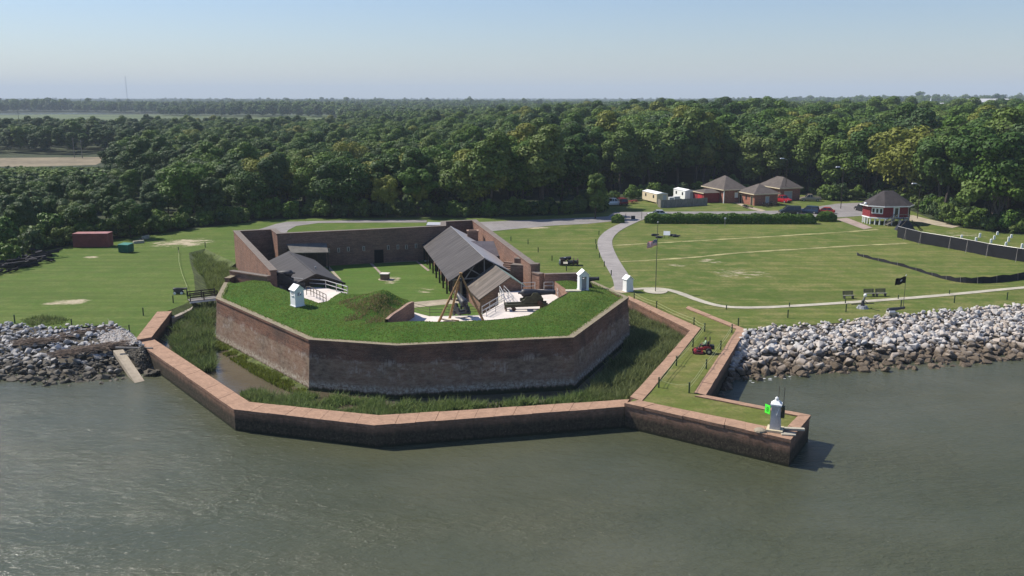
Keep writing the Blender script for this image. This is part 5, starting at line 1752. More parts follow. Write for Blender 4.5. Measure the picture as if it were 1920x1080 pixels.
for i in range(8):
    (xa, ya), (xb, yb) = octa[i], octa[(i + 1) % 8]
    nn_ = 3 if i in (7, 6, 0) else 2
    for k in range(nn_):
        f = (k + .1) / nn_
        MB().bar(op((xa + (xb - xa) * f) * .97, (ya + (yb - ya) * f) * .97, zg - .1), op((xa + (xb - xa) * f) * .97, (ya + (yb - ya) * f) * .97, zf + .02), .2).build('pier', M['white_paint'], red)
def on_face(i, f, out=.05):
    (xa, ya), (xb, yb) = octa[i], octa[(i + 1) % 8]
    x, y = xa + (xb - xa) * f, ya + (yb - ya) * f
    nx, ny = (yb - ya), -(xb - xa)
    l = math.hypot(nx, ny)
    return x + nx / l * out, y + ny / l * out, math.atan2(yb - ya, xb - xa) + rot
x, y, a_ = on_face(7, .5, .03)
wfm = MB().box(op(x, y, zf + 1.75), (2.3, .1, 1.25), a_).build('window_frame', M['white_paint'], red)
for f in (.24, .5, .76):
    x, y, a_ = on_face(7, f, .09)
    MB().box(op(x, y, zf + 1.75), (.42, .06, .85), a_).build('pane', M['glass'], wfm)
x, y, a_ = on_face(0, .52, .03)
df = MB().box(op(x, y, zf + 1.45), (1.35, .1, 2.25), a_).build('door_frame', M['white_paint'], red)
x, y, a_ = on_face(0, .52, .10)
MB().box(op(x, y, zf + 1.4), (.7, .08, 1.9), a_).build('door_leaf', M['glass'], df)
x, y, a_ = on_face(1, .62, .03)
pf = MB().box(op(x, y, zf + 1.5), (1.5, .1, 1.9), a_).build('window_frame', M['white_paint'], red)
x, y, a_ = on_face(1, .62, .09)
MB().box(op(x, y, zf + 1.5), (1.15, .06, 1.6), a_).build('pane', M['glass'], pf)
st_ = link('porch_stair', None, red)
px0, py0, a_ = on_face(0, .62, .2)
MB().box(op(px0 + .3, py0 - .7, zf + .25), (2.6, 1.5, .12), rot).build('porch_deck', M['wood_grey'], st_)
for k in range(6):
    MB().box(op(px0 - 1.3 - k * .32, py0 - .7, zf + .1 - k * .2), (.34, 1.1, .06), rot).build('tread', M['wood_grey'], st_)
for yy in (-.15, -1.3):
    MB().bar(op(px0 - 1.0, py0 + yy, zf + 1.15), op(px0 - 3.1, py0 + yy, zg + .95), .07, .1).build('handrail', M['wood_grey'], st_)
    for k in range(4):
        xx = -1.0 - k * .68
        MB().bar(op(px0 + xx, py0 + yy, zf + 1.15 - k * .4), op(px0 + xx, py0 + yy, max(zg - .05, zf - .2 - k * .42)), .07).build('baluster', M['wood_grey'], st_)
MB().bar(op(px0 + 1.6, py0 - 1.4, zf + 1.2), op(px0 - 1.0, py0 - 1.4, zf + 1.2), .07, .1).build('handrail', M['wood_grey'], st_)
for xx in (1.55, .3):
    MB().bar(op(px0 + xx, py0 - 1.4, zg - .05), op(px0 + xx, py0 - 1.4, zf + 1.2), .1).build('baluster', M['wood_dark'], st_)
MB().lathe(op(-W2 * 1.12, -.4, ze - .15), (0, 0, 1), [(0, .1), (.08, .28), (.3, .34), (.5, .28), (.58, .1)], 12).build('white_globe', M['white_paint'], red, smooth=True)
tp = thing('tarp_heap', 'dark blue-black tarpaulin heap and timber frame beside the red octagonal house', 'tarpaulin', U(1700, 431, zg))
tarp = plain('dark_tarp', (0.022, 0.024, 0.036), .6, .3, 1.5, .3)
MB().prism([(-2.4, -.8), (1.4, -.9), (1.8, .8), (-2.2, .9)], 0, 1.9, [(-1.3, -.3), (.3, -.3), (.4, .4), (-1.2, .4)]).build('tarp_sheet', tarp, tp)
for a, b in (((-2.4, -1.0, 0), (-.4, -.9, 2.2)), ((.4, -1.0, 2.1), (2.4, -1.1, 0)), ((1.0, -.9, 1.6), (3.0, -.6, .0))):
    MB().bar(a, b, .14).build('strut', M['wood_dark'], tp)

# ================================================================== vehicles
M['tyre'] = plain('tyre_rubber', (0.02, 0.02, 0.02), .8, .2, 3, 0)
M['lamp_red'] = plain('tail_lamp', (0.4, 0.02, 0.02), .3, 0, 1, 0)
def car(label, loc, rz, col, kind='sedan', cat='car', name='parked_car', group='parked vehicles', metal=0.2):
    root = thing(name, label, cat, loc, rz, group)
    paint = plain('car_paint', col, .35, .06, 2, 0, metal, .5)
    P = {'sedan': dict(L=4.5, w=1.8, belt=.88, roof=1.42, hood=.80, c0=-1.75, c1=.95, t0=-1.15, t1=.15),
         'suv': dict(L=4.7, w=1.9, belt=1.02, roof=1.75, hood=.98, c0=-2.15, c1=1.05, t0=-1.95, t1=.35),
         'pickup': dict(L=5.4, w=1.95, belt=1.08, roof=1.80, hood=1.04, c0=-.55, c1=1.25, t0=-.35, t1=.65),
         'van': dict(L=4.9, w=1.95, belt=1.05, roof=1.85, hood=.98, c0=-2.3, c1=1.5, t0=-2.2, t1=.75)}[kind]
    L, w = P['L'], P['w']
    secs = [(-L / 2, .42, .70 if kind != 'pickup' else .95, .86), (-L / 2 + .12, .30, P['belt'] - .04, .97), (-L * .2, .24, P['belt'], 1), (P['c1'] - .1, .24, P['belt'], 1),
            (P['c1'] + .25, .24, P['hood'], .99), (L / 2 - .35, .26, P['hood'] - .12, .95), (L / 2, .38, P['hood'] - .28, .80)]
    mb = MB()
    ring = []
    for x, zl_, zh, k in secs:
        hw_ = w / 2 * k
        ring.append([(x, -hw_ * .96, zl_), (x, -hw_, (zl_ + zh) / 2), (x, -hw_ * .93, zh), (x, hw_ * .93, zh), (x, hw_, (zl_ + zh) / 2), (x, hw_ * .96, zl_)])
    for i in range(len(ring) - 1):
        for j in range(6):
            mb.poly([ring[i][j], ring[i][(j + 1) % 6], ring[i + 1][(j + 1) % 6], ring[i + 1][j]])
    mb.poly(ring[0]); mb.poly(ring[-1])
    body = mb.build('body', paint, root)
    hb, ht = w / 2 * .92, w / 2 * .76
    b0, r0 = P['belt'] - .01, P['roof'] - .05
    lo = [(P['c0'], -hb, b0), (P['c1'], -hb, b0), (P['c1'], hb, b0), (P['c0'], hb, b0)]
    hi = [(P['t0'], -ht, r0), (P['t1'], -ht, r0), (P['t1'], ht, r0), (P['t0'], ht, r0)]
    mb = MB()
    for i in range(4):
        mb.poly([lo[i], lo[(i + 1) % 4], hi[(i + 1) % 4], hi[i]])
    mb.build('windows', M['glass'], root)
    rt = MB().box(((P['t0'] + P['t1']) / 2, 0, r0 + .02), (P['t1'] - P['t0'] + .08, ht * 2 + .06, .07)).build('roof', paint, root)
    for i in range(4):
        MB().bar(lo[i], hi[i], .09).build('pillar', paint, rt)
    for s_ in (-1, 1):
        xm = (P['t0'] + P['t1']) / 2
        MB().bar((xm, s_ * hb, b0), (xm, s_ * ht, r0), .09).build('pillar', paint, rt)
        for x in (-L * .31, L * .32):
            wh = MB().lathe((x, s_ * (w / 2 - .2), .33), (0, s_, 0), [(0, .2), (.01, .32), (.04, .34), (.17, .34), (.2, .31), (.21, .2)], 16).build('wheel', M['tyre'], root)
            MB().tube((x, s_ * (w / 2 + .005), .33), (x, s_ * (w / 2 + .02), .33), .19, n=12).build('hub_cap', M['galv'], wh)
        MB().box((L / 2 - .08, s_ * w * .32, P['hood'] - .36), (.1, .34, .16)).build('headlight', M['white_paint'], root)
        MB().box((-L / 2 + .05, s_ * w * .38, .72), (.1, .18, .22)).build('tail_light', M['lamp_red'], root)
    for x in (-L / 2 + .03, L / 2 - .03):
        MB().box((x, 0, .46), (.16, w * .92, .2)).build('bumper', M['pipe_dark'], root)
    if kind == 'pickup':
        MB().box((-1.65, 0, P['belt'] + .005), (1.9, w * .8, .02)).build('cargo_bed', M['pipe_dark'], root)
    return root
car('dark green van parked behind the hedge, leftmost of the three', U(1481, 401, zg), math.radians(175), (0.02, 0.03, 0.03), 'van', 'van')
car('dark blue car parked behind the hedge, middle of the three', U(1516, 400, zg), math.radians(150), (0.03, 0.06, 0.11), 'suv')
car('bright red car parked behind the hedge, rightmost of the three', U(1546, 400, zg), math.radians(158), (0.45, 0.03, 0.025), 'sedan')
car('pale car roof showing above the left end of the long hedge', U(1232, 405.5, zg), math.radians(178), (0.5, 0.52, 0.54), 'sedan')
car('white pickup at the edge of the woods left of the lawn', U(1148, 385, zg), math.radians(20), (0.62, 0.64, 0.65), 'pickup', 'pickup')
car('dark red sport utility car beside the white pickup', U(1164, 384, zg), math.radians(110), (0.17, 0.012, 0.018), 'suv')
car('faded tan pickup parked on the grass near the trees', U(1519, 377, zg), math.radians(172), (0.33, 0.27, 0.2), 'pickup', 'pickup')
car('bright red truck between the brick houses', U(1466, 379, zg), math.radians(-60), (0.45, 0.015, 0.03), 'pickup', 'truck')
car('black pickup on the asphalt beside the red octagonal house', U(1618, 396, zg), math.radians(98), (0.02, 0.02, 0.024), 'pickup', 'pickup')
for i, (px_, py_) in enumerate(((1181, 382), (1189, 381))):
    tb = thing('picnic_table', ['dark red picnic table nearer the dark red car', 'dark red picnic table nearer the cream trailer'][i], 'table', U(px_, py_, zg), .3 + i * .2, 'picnic tables')
    MB().box((0, 0, .74), (1.8, .75, .06)).build('table_top', M['red_board'], tb)
    for s_ in (-1, 1):
        MB().box((0, s_ * .7, .44), (1.8, .28, .05)).build('bench_seat', M['red_board'], tb)
        MB().bar((s_ * .6, -.6, 0), (s_ * .6, .2, .72), .08).build('leg', M['wood_dark'], tb)
        MB().bar((s_ * .6, .6, 0), (s_ * .6, -.2, .72), .08).build('leg', M['wood_dark'], tb)
field_gun('dark field gun in front of the front brick house, nearer the red truck', U(1449, 386.5, zg), math.radians(200), 1.9, .18, .6)
field_gun('dark field gun left of the other, by the front brick house corner', U(1436, 388, zg), math.radians(200), 1.7, .16, .55)
field_gun('tiny dark gun by the path to the brick houses', U(1398, 390, zg), math.radians(190), 1.3, .13, .4)
for i, (px_, py_, h_) in enumerate(((1187, 411, .7), (1173, 412, 1.3), (1203, 412, 1.6), (1359, 424.5, 1.7))):
    lab = ['low dark planter in the opening by the curved walk', 'grey gate post beside the small round shrub', 'grey gate post at the left end of the long hedge', 'white-topped sign post in front of the long hedge'][i]
    o = thing('gate_post' if i else 'planter', lab, 'post' if i else 'planter', U(px_, py_, zg))
    if i == 0:
        MB().box((0, 0, .35), (.9, .5, .7), taper=.9).build('body', M['iron'], o)
        MB().box((0, 0, .72), (.96, .56, .06)).build('rim', M['iron'], o)
    else:
        MB().bar((0, 0, 0), (0, 0, h_), .1).build('shaft', M['wood_grey'], o)
        MB().box((0, 0, h_), (.34 if i == 3 else .16, .08, .34 if i == 3 else .1)).build('top', M['white_paint'] if i == 3 else M['wood_grey'], o)

# ---- steel container and bin on the left lawn
ct = thing('shipping_container', 'rust-red steel container at the edge of the left lawn', 'container', U(176, 462, zg), math.radians(3))
rust = plain('container_red', (0.22, 0.06, 0.055), .7, .18, 1.0, .1)
MB().box((0, 0, 1.25), (6.1, 2.4, 2.4)).build('body', rust, ct)
MB().box((0, 0, 2.48), (6.16, 2.46, .08)).build('roof', plain('container_roof', (0.34, 0.16, 0.15), .6, .2, 1, .1), ct)
for k in range(26):
    MB().box((-2.9 + k * .232, -1.215, 1.25), (.11, .05, 2.2)).build('corrugation', rust, ct)
for x in (-3.03, 3.03):
    MB().box((x, -1.21, 1.25), (.12, .12, 2.5)).build('corner_post', rust, ct)
bn = thing('dumpster', 'green steel dumpster on the left lawn near the container', 'dumpster', U(237, 473, zg), math.radians(-14))
gr = plain('dumpster_green', (0.012, 0.10, 0.07), .5, .2, 1.2, .1)
MB().box((0, 0, .75), (1.9, 1.6, 1.35), taper=1.03).build('body', gr, bn)
MB().box((0, 0, 1.47), (2.0, 1.7, .08), rx=.08).build('lid', plain('dumpster_lid', (0.05, 0.20, 0.15), .5, .2, 1.2, 0), bn)
for x in (-.6, 0, .6):
    MB().box((x, -.83, .75), (.08, .07, 1.3)).build('rib', gr, bn)
for x in (-.97, .97):
    MB().bar((x, -.6, .9), (x, .6, .9), .12, .2).build('lift_sleeve', gr, bn)
for i, (a, b, lab) in enumerate((((250, 457), (270, 455), 'long pale timber lying right of the green dumpster'), ((268, 448), (278, 445), 'pale stone heap on the sandy patch behind the dumpster'))):
    p0, p1 = U(*a, zg), U(*b, zg)
    o = MB().bar(p0 + Vector((0, 0, .25)), p1 + Vector((0, 0, .25)), .5, .45).build('timber_balk', M['concrete_path'])
    tag(o, lab, 'timber' if i == 0 else 'stone')

# ---- pile of dark timbers
tim = plain('black_timber', (0.026, 0.024, 0.028), .8, .45, 1.2, .3)
def timber(i, px_, py_, L, rz, z, r):
    o = thing('timber', 'long blackened timber in the pile at the left edge of the lawn', 'timber', U(px_, py_, zg) + Vector((0, 0, z)), rz, 'pile of blackened timbers')
    o.rotation_euler = (random.gauss(0, .3), random.gauss(0, .22), rz)
    MB().bar((-L / 2, 0, 0), (L / 2, 0, random.uniform(-.1, .25)), r * 1.7, r * 1.6).build('beam', tim, o)
    MB().tube((L / 2 - .05, 0, .1), (L / 2 + .02, 0, .1), r * .5, n=8).build('bolt_head', M['iron_rust'], o)
for i in range(80):
    f = random.random()
    px_ = -30 + f * 128 + random.uniform(-8, 8)
    py_ = 517 - f * 34 + random.uniform(-7, 7)
    timber(i, px_, py_, random.uniform(1.2, 3.4), math.radians(random.gauss(30, 24)), .15 + random.random() ** 1.5 * 1.15, random.uniform(.12, .22))

# ================================================================== black fences on the right lawn
fab = plain('black_fabric', (0.010, 0.0105, 0.014), .85, .3, .8, .15)
sf = thing('fabric_fence', 'tall black fabric fence with grey braces running off right', 'fence')
pts = UL([(1682, 445), (1697, 449), (1725, 456.5), (1780, 466), (1812, 472), (1850, 480), (1905, 489), (1960, 497), (2060, 512)], zg)
hs = 2.15
for i in range(len(pts) - 1):
    a, b = pts[i], pts[i + 1]
    o = MB()
    m_ = 4
    for k in range(m_):
        p, q = a.lerp(b, k / m_), a.lerp(b, (k + 1) / m_)
        o.bar(p + Vector((0, 0, hs / 2)), q + Vector((0, 0, hs / 2)), .04, hs - .08 * ((k + i) % 2))
    o.build('fabric_panel', fab, sf)
    MB().tube(a + Vector((0, 0, hs)), b + Vector((0, 0, hs)), .04, n=6).build('top_rail', M['galv'], sf)
for p in pts[1:]:
    MB().tube(p + Vector((0, -.06, 0)), p + Vector((0, -.06, hs + .05)), .03, n=6).build('post', M['wood_grey'], sf)
    MB().tube(p + Vector((-.95, -1.5, 0)), p + Vector((0, -.08, hs)), .03, n=6).build('brace', M['wood_grey'], sf)
lf = thing('silt_fence', 'low sagging black fabric strip curving across the right lawn', 'fence')
pts = chaikin(UL([(1607, 479), (1640, 488), (1690, 499), (1735, 513), (1770, 524), (1805, 531), (1850, 532), (1900, 527), (1960, 517), (2080, 500)], zg), 2)
for i in range(len(pts) - 1):
    a, b = pts[i], pts[i + 1]
    f = i / len(pts)
    h0 = .42 + .55 * smooth01((f - .35) / .35) + .10 * math.sin(i * 2.1)
    h1 = .42 + .55 * smooth01(((i + 1) / len(pts) - .35) / .35) + .10 * math.sin((i + 1) * 2.1)
    MB().poly([a, b, b + Vector((0, .25, h1)), a + Vector((0, .25, h0))]).build('fabric_panel', fab, lf, fix=False)
    if i % 3 == 0:
        MB().tube(a, a + Vector((0, .2, h0 + .15)), .03, n=5).build('stake', M['wood_grey'], lf)

# ---- white stone markers behind the fence
for i, (px_, py_, h_) in enumerate(((1803, 445.5, .6), (1830, 451.5, .8), (1837, 445, 1.0), (1858, 455.5, .9), (1864, 449, .9), (1870, 440.5, .8), (1886, 460.5, .8), (1891, 453, 1.1), (1896, 446, .8), (1916, 466, 1.1))):
    lab = ['lone short white marker post, leftmost', 'white marker post, front of the second pair', 'white marker post, back of the second pair', 'white marker post, front of the row of three', 'white marker post, middle of the row of three',
           'white marker post, back of the row of three', 'white marker post, front of the rightmost full row', 'white marker post, middle of the rightmost full row', 'white marker post, back of the rightmost full row', 'white marker post cut by the right picture edge'][i]
    h_ *= .85
    o = thing('marker_post', lab, 'marker', U(px_, py_, zg), -.2, 'white marker posts')
    MB().box((0, 0, h_ * .45), (.36, .28, h_ * .9), taper=.92).build('shaft', M['white_paint'], o)
    MB().box((0, 0, h_ * .9 + .03), (.30, .22, .07), taper=.6).build('top', M['white_paint'], o)

# ================================================================== lamps, masts and far buildings
def lamp(label, px_, py_, y):
    top = UY(px_, py_, y)
    o = thing('street_lamp', label, 'lamp', xy(top, zg), 0, 'lamps among the trees')
    h_ = top.z - zg
    MB().tube((1.2, 0, 0), (1.2, 0, h_ - .3), .09, .06, n=8).build('pole', M['wood_dark'], o)
    MB().tube((1.2, 0, h_ - .4), (.2, 0, h_), .05, n=6).build('arm', M['galv'], o)
    MB().box((-.2, 0, h_), (1.1, .4, .2), taper=.7).build('lamp_head', M['white_paint'], o)
lamp('street lamp above the rear brick house', 1468, 297, 232)
lamp('street lamp above the tan pickup', 1573, 313, 214)
lamp('street lamp at the edge of the trees above the red octagonal house', 1716, 344, 196)
# lattice mast far left
mast = thing('radio_mast', 'slender lattice radio mast on the hazy left horizon', 'mast', xy(UY(239, 190, 5200), zg))
htop = UY(236, 143, 5200).z
for k in range(3):
    a = 2 * math.pi * k / 3
    c_, s_ = math.cos(a) * 2.2, math.sin(a) * 2.2
    MB().bar((c_, s_, 0), (c_, s_, htop), .8).build('mast_leg', M['galv'], mast)
for k in range(24):
    z = htop * k / 24
    a0, a1 = 2 * math.pi * (k % 3) / 3, 2 * math.pi * ((k + 1) % 3) / 3
    MB().bar((math.cos(a0) * 2.2, math.sin(a0) * 2.2, z), (math.cos(a1) * 2.2, math.sin(a1) * 2.2, z + htop / 24), .5).build('lattice_bar', M['galv'], mast)
for i, (px_, py_, y_, lab) in enumerate(((33, 207, 520, 'utility pole on the far left among the trees'), (136, 258, 400, 'pale bare pole left of the twin by the tan field'), (151, 262, 396, 'pale bare pole with a top bar by the tan field'))):
    tpz = UY(px_, py_, y_)
    o = thing('utility_pole', lab, 'pole', xy(tpz, zg), 0, 'far poles')
    MB().tube((0, 0, 0), (0, 0, tpz.z - zg), .18, .12, n=6).build('shaft', M['wood_grey'], o)
    MB().box((0, 0, tpz.z - zg - .6), (1.8, .14, .16)).build('crossarm', M['wood_grey'], o)
def far_hall(label, px0, px1, ytop, ybot, y, mat, name='warehouse'):
    a, b = UY(px0, ytop, y), UY(px1, ytop, y)
    zt_ = a.z
    o = thing(name, label, 'building')
    w = b.x - a.x
    zb = zg
    MB().box((a.x + w / 2, y + 20, (zt_ * .82 + zb) / 2), (w, 40, zt_ * .82 - zb)).build('wall', mat, o)
    slope((a.x, y + 20, zt_), (b.x, y + 20, zt_), (b.x, y - 1, zt_ * .82), (a.x, y - 1, zt_ * .82), .4).build('roof_slope', plain('hall_roof', (.5, .5, .5), .6, .1, .02, 0), o)
    slope((a.x, y + 20, zt_), (b.x, y + 20, zt_), (b.x, y + 41, zt_ * .82), (a.x, y + 41, zt_ * .82), .4).build('roof_slope', M['grey_door'], o)
    for f in (.15, .4, .65, .85):
        MB().box((a.x + w * f, y - .2, zt_ * .55), (w * .10, .4, zt_ * .3)).build('bay_door', M['white_paint'] if f > .5 else M['pipe_dark'], o)
far_hall('long white-roofed hall on the right horizon', 1822, 1906, 185, 194, 1150, M['grey_door'])
far_hall('low cream building between the steeple and the long hall', 1764, 1796, 193, 199, 1000, M['cream_paint'], 'low_building')
sp = UY(1746, 182, 1050)
stp = thing('steeple', 'white church steeple above the trees on the right horizon', 'steeple', xy(sp, zg))
hh = sp.z - zg
MB().box((0, 0, (hh - 9) / 2), (4.2, 4.2, hh - 9)).build('tower', M['white_paint'], stp)
MB().box((0, 0, hh - 8), (4.8, 4.8, .6)).build('cornice', M['white_paint'], stp)
MB().lathe((0, 0, hh - 7.8), (0, 0, 1), [(0, 2.4), (1.5, 1.5), (7, .25), (7.8, .05)], 8).build('spire', M['white_paint'], stp)

# ================================================================== planting helpers
def cards(name, centres, normals, sizes, mat, rng, aspect=0.75, fold=0.25):
    """leaf clumps: one bent four-sided card each"""
    n = len(centres)
    t = rng.normal(size=(n, 3))
    t -= normals * np.sum(t * normals, axis=1, keepdims=True)
    t /= np.linalg.norm(t, axis=1, keepdims=True) + 1e-9
    b = np.cross(normals, t)
    s = sizes[:, None]
    v = np.empty((n, 4, 3))
    v[:, 0] = centres - t * s
    v[:, 1] = centres - b * s * aspect + normals * s * fold
    v[:, 2] = centres + t * s
    v[:, 3] = centres + b * s * aspect + normals * s * fold
    me = bpy.data.meshes.new(name)
    me.vertices.add(n * 4)
    me.vertices.foreach_set('co', v.reshape(-1))
    me.loops.add(n * 4)
    me.loops.foreach_set('vertex_index', np.arange(n * 4, dtype=np.int32))
    me.polygons.add(n)
    me.polygons.foreach_set('loop_start', np.arange(0, n * 4, 4, dtype=np.int32))
    me.polygons.foreach_set('loop_total', np.full(n, 4, dtype=np.int32))
    me.materials.append(mat)
    me.update(calc_edges=True)
    me.validate()
    return me
def crown(name, seed, R, z0, z1, mat, npuff=46, ncard=5200, card=0.36, flat_=1.0, sparse=0.0):
    """crown of overlapping leafy boughs between heights z0 and z1"""
    rng = np.random.default_rng(seed)
    zc, hz = (z0 + z1) / 2, (z1 - z0) / 2
    d = rng.normal(size=(npuff, 3))
    d[:, 2] += 0.25
    d /= np.linalg.norm(d, axis=1, keepdims=True)
    k = rng.uniform(0.40, 0.82, npuff)[:, None]
    lump = 1 + 0.22 * np.sin(np.arctan2(d[:, 1], d[:, 0]) * 3 + seed) [:, None]
    c = d * k * np.array([R, R, hz]) * lump + np.array([0, 0, zc])
    # lower boughs reach wider
    r = R * rng.uniform(0.24, 0.44, npuff)
    w = r ** 2
    idx = rng.choice(npuff, ncard, p=w / w.sum())
    e = rng.normal(size=(ncard, 3))
    e[:, 2] += 0.35
    e /= np.linalg.norm(e, axis=1, keepdims=True)
    rad = r[idx] * np.where(rng.random(ncard) < .8, rng.uniform(0.86, 1.06, ncard), rng.uniform(.4, .9, ncard))
    p = c[idx] + e * rad[:, None] * np.array([1, 1, 0.8 * flat_])
    nrm = e + 0.32 * rng.normal(size=(ncard, 3)) + np.array([0, 0, .2])
    nrm /= np.linalg.norm(nrm, axis=1, keepdims=True)
    s = card * rng.uniform(0.55, 1.25, ncard)
    return cards(name, p, nrm, s, mat, rng)
def trunk_mesh(name, seed, h, r, mat, limbs=6, spread=3.0, top=0.85):
    rng = random.Random(seed)
    mb = MB()
    p = Vector((0, 0, -.2))
    rad = r
    n = 5
    prev = p
    for k in range(n):
        q = Vector((rng.uniform(-.25, .25), rng.uniform(-.25, .25), h * top * (k + 1) / n))
        r2 = r * (1 - .75 * (k + 1) / n)
        mb.tube(prev, q, rad, r2, 7, caps=False)
        if k >= 1:
            for _ in range(max(1, limbs // 3)):
                a = rng.uniform(0, 6.28)
                m = q + Vector((math.cos(a) * spread * .5, math.sin(a) * spread * .5, h * .08))
                e = m + Vector((math.cos(a + .3) * spread * .6, math.sin(a + .3) * spread * .6, h * .10))
                mb.tube(q, m, r2 * .6, r2 * .4, 5, caps=False)
                mb.tube(m, e, r2 * .4, r2 * .15, 5, caps=False)
        prev, rad = q, r2
    return mb.mesh(name, mat, fix=False)
bark = plain('bark', (0.075, 0.06, 0.048), .95, .35, 3, .3)
TONES = {
    'dark': foliage('leaf_dark', [(0.032, 0.076, 0.011), (0.046, 0.096, 0.015), (0.060, 0.110, 0.020)], .14),
    'mid': foliage('leaf_mid', [(0.066, 0.135, 0.017), (0.092, 0.160, 0.022), (0.120, 0.178, 0.030)], .16),
    'olive': foliage('leaf_olive', [(0.080, 0.136, 0.024), (0.106, 0.160, 0.031), (0.132, 0.174, 0.043)], .16),
    'yellow': foliage('leaf_yellow', [(0.150, 0.180, 0.026), (0.185, 0.205, 0.034), (0.210, 0.215, 0.046)], .16),
    'blue': foliage('leaf_bluegreen', [(0.040, 0.082, 0.024), (0.057, 0.100, 0.031), (0.076, 0.112, 0.036)], .14)}
PROTO = {}
SHAPES = [(4.6, 3.0, 14.6), (5.3, 2.6, 13.6), (4.2, 3.6, 16.0), (5.8, 2.2, 14.0), (3.6, 4.0, 15.2)]
for i, (R_, z0_, z1_) in enumerate(SHAPES):
    base = crown(f'crown_{i}', 11 + i, R_, z0_, z1_, TONES['mid'], 26 + 3 * i, 9500, .27)
    for tone in TONES:
        m_ = base.copy()
        m_.materials.clear()
        m_.materials.append(TONES[tone])
        PROTO[(i, tone)] = m_
TRUNK = [trunk_mesh(f'trunk_{i}', 40 + i, SHAPES[i][2], .30, bark, 6, SHAPES[i][0] * .6) for i in range(len(SHAPES))]

def plant(label, p, s, rz, shape, tone, group, name='tree', sz=None):
    o = thing(name, label, 'tree', p, rz, group)
    wide = 1.0 if sz else 1.18
    o.scale = (s * wide, s * wide, sz or s)
    link('crown', PROTO[(shape, tone)], o)
    link('trunk', TRUNK[shape], o)
    return o

# ---- where trees may stand
wood_poly = [Vector((-420, 640, 0)), Vector((-420, edge[0].y, 0))] + edge + [Vector((420, edge[-1].y, 0)), Vector((420, 640, 0))]
clear_poly = [UY(-200, 300, 236), UY(150, 300, 232), UY(228, 300, 300), UY(232, 300, 420), UY(-200, 300, 425)]
houses = [U(1160, 382, zg), U(1210, 380, zg), U(1240, 374, zg), U(1270, 376, zg), U(1360, 372, zg), U(1420, 378, zg), U(1475, 366, zg), U(1520, 374, zg), U(1600, 390, zg)]
def tree_ok(x, y, gap=2.5):
    if not inside(wood_poly, x, y) or inside(clear_poly, x, y):
        return False
    if line_dist((x, y), edge) < gap:
        return False
    for h_ in houses:
        for dx_, dy_, r_ in ((0, 0, 10.5), (-9, 4, 9.0), (-17, 8, 8.0)):
            if (x - h_.x - dx_) ** 2 + (y - h_.y - dy_) ** 2 < r_ ** 2:
                return False
    return True
cand = []
step = 7.4
yy = 95.0
while yy < 640:
    st2 = step if yy < 420 else 9.0
    xx = -420.0
    while xx < 420:
        x, y = xx + random.uniform(-.42, .42) * st2, yy + random.uniform(-.42, .42) * st2
        xx += st2
        if abs(x) > 0.66 * y + 30:
            continue
        if tree_ok(x, y):
            cand.append((x, y))
    yy += st2
# canopy height: lower on the left, taller woods on the right
def canopy_scale(x, y):
    px_, py_, _ = proj((x, y, 2.2))
    k = 0.86 + 0.42 * smooth01((px_ - 650) / 700)
    if px_ < 330 and y < 260:
        k *= 0.62
    if y > 330:
        k *= 1 + .10 * smooth01((y - 330) / 200) if px_ > 800 else 1.0
    if px_ < 700:
        k *= .92
    return k
inframe = [c for c in cand if -30 < proj((c[0], c[1], 2.2))[0] < 1950]
inframe.sort(key=lambda c: c[1] + abs(c[0]) * .2)
solo = set(inframe[:282])
tone_rng = random.Random(5)
def pick_tone(x, y):
    px_, _, _ = proj((x, y, 2.2))
    u = tone_rng.random()
    if px_ < 320:
        return 'blue' if u < .35 else 'dark' if u < .7 else 'mid' if u < .9 else 'olive'
    return 'dark' if u < .28 else 'mid' if u < .64 else 'olive' if u < .84 else 'yellow' if u < .91 else 'blue'
TONE_WORD = {'dark': 'dark green', 'mid': 'mid green', 'olive': 'olive green', 'yellow': 'yellow-green', 'blue': 'dusky blue-green'}
def region_word(x):
    px_ = x
    return 'woods left of the fort' if px_ < 430 else 'woods directly behind the fort' if px_ < 960 else 'woods behind the trailers and brick houses' if px_ < 1520 else 'woods behind the red octagonal house'
MARKS = [(60, 'above the timber pile'), (150, 'left of the rust-red container'), (225, 'above the rust-red container'), (300, 'above the green dumpster'), (370, 'above the sandy patch'), (440, 'left of the fort rear corner'),
         (530, 'behind the left rear corner of the fort'), (620, 'behind the lean-to roof'), (710, 'behind the fort gateway'), (800, 'behind the middle of the rear wall'), (900, 'behind the barracks ridge'), (960, 'behind the right rear corner of the fort'), (1010, 'just right of the fort rear corner'),
         (1080, 'behind the road right of the fort'), (1150, 'behind the white pickup'), (1250, 'behind the cream trailer'), (1310, 'behind the white trailer'), (1380, 'behind the tallest brick house'), (1440, 'behind the front brick house'),
         (1510, 'behind the garage house'), (1570, 'behind the tan pickup'), (1640, 'behind the asphalt lot'), (1720, 'behind the red octagonal house'), (1790, 'behind the dirt path'), (1860, 'behind the white markers'), (9999, 'at the right picture edge')]
def landmark(px_):
    return next(w for lim, w in MARKS if px_ < lim)
far_pts, far_scl, far_rot, far_idx = [], [], [], []
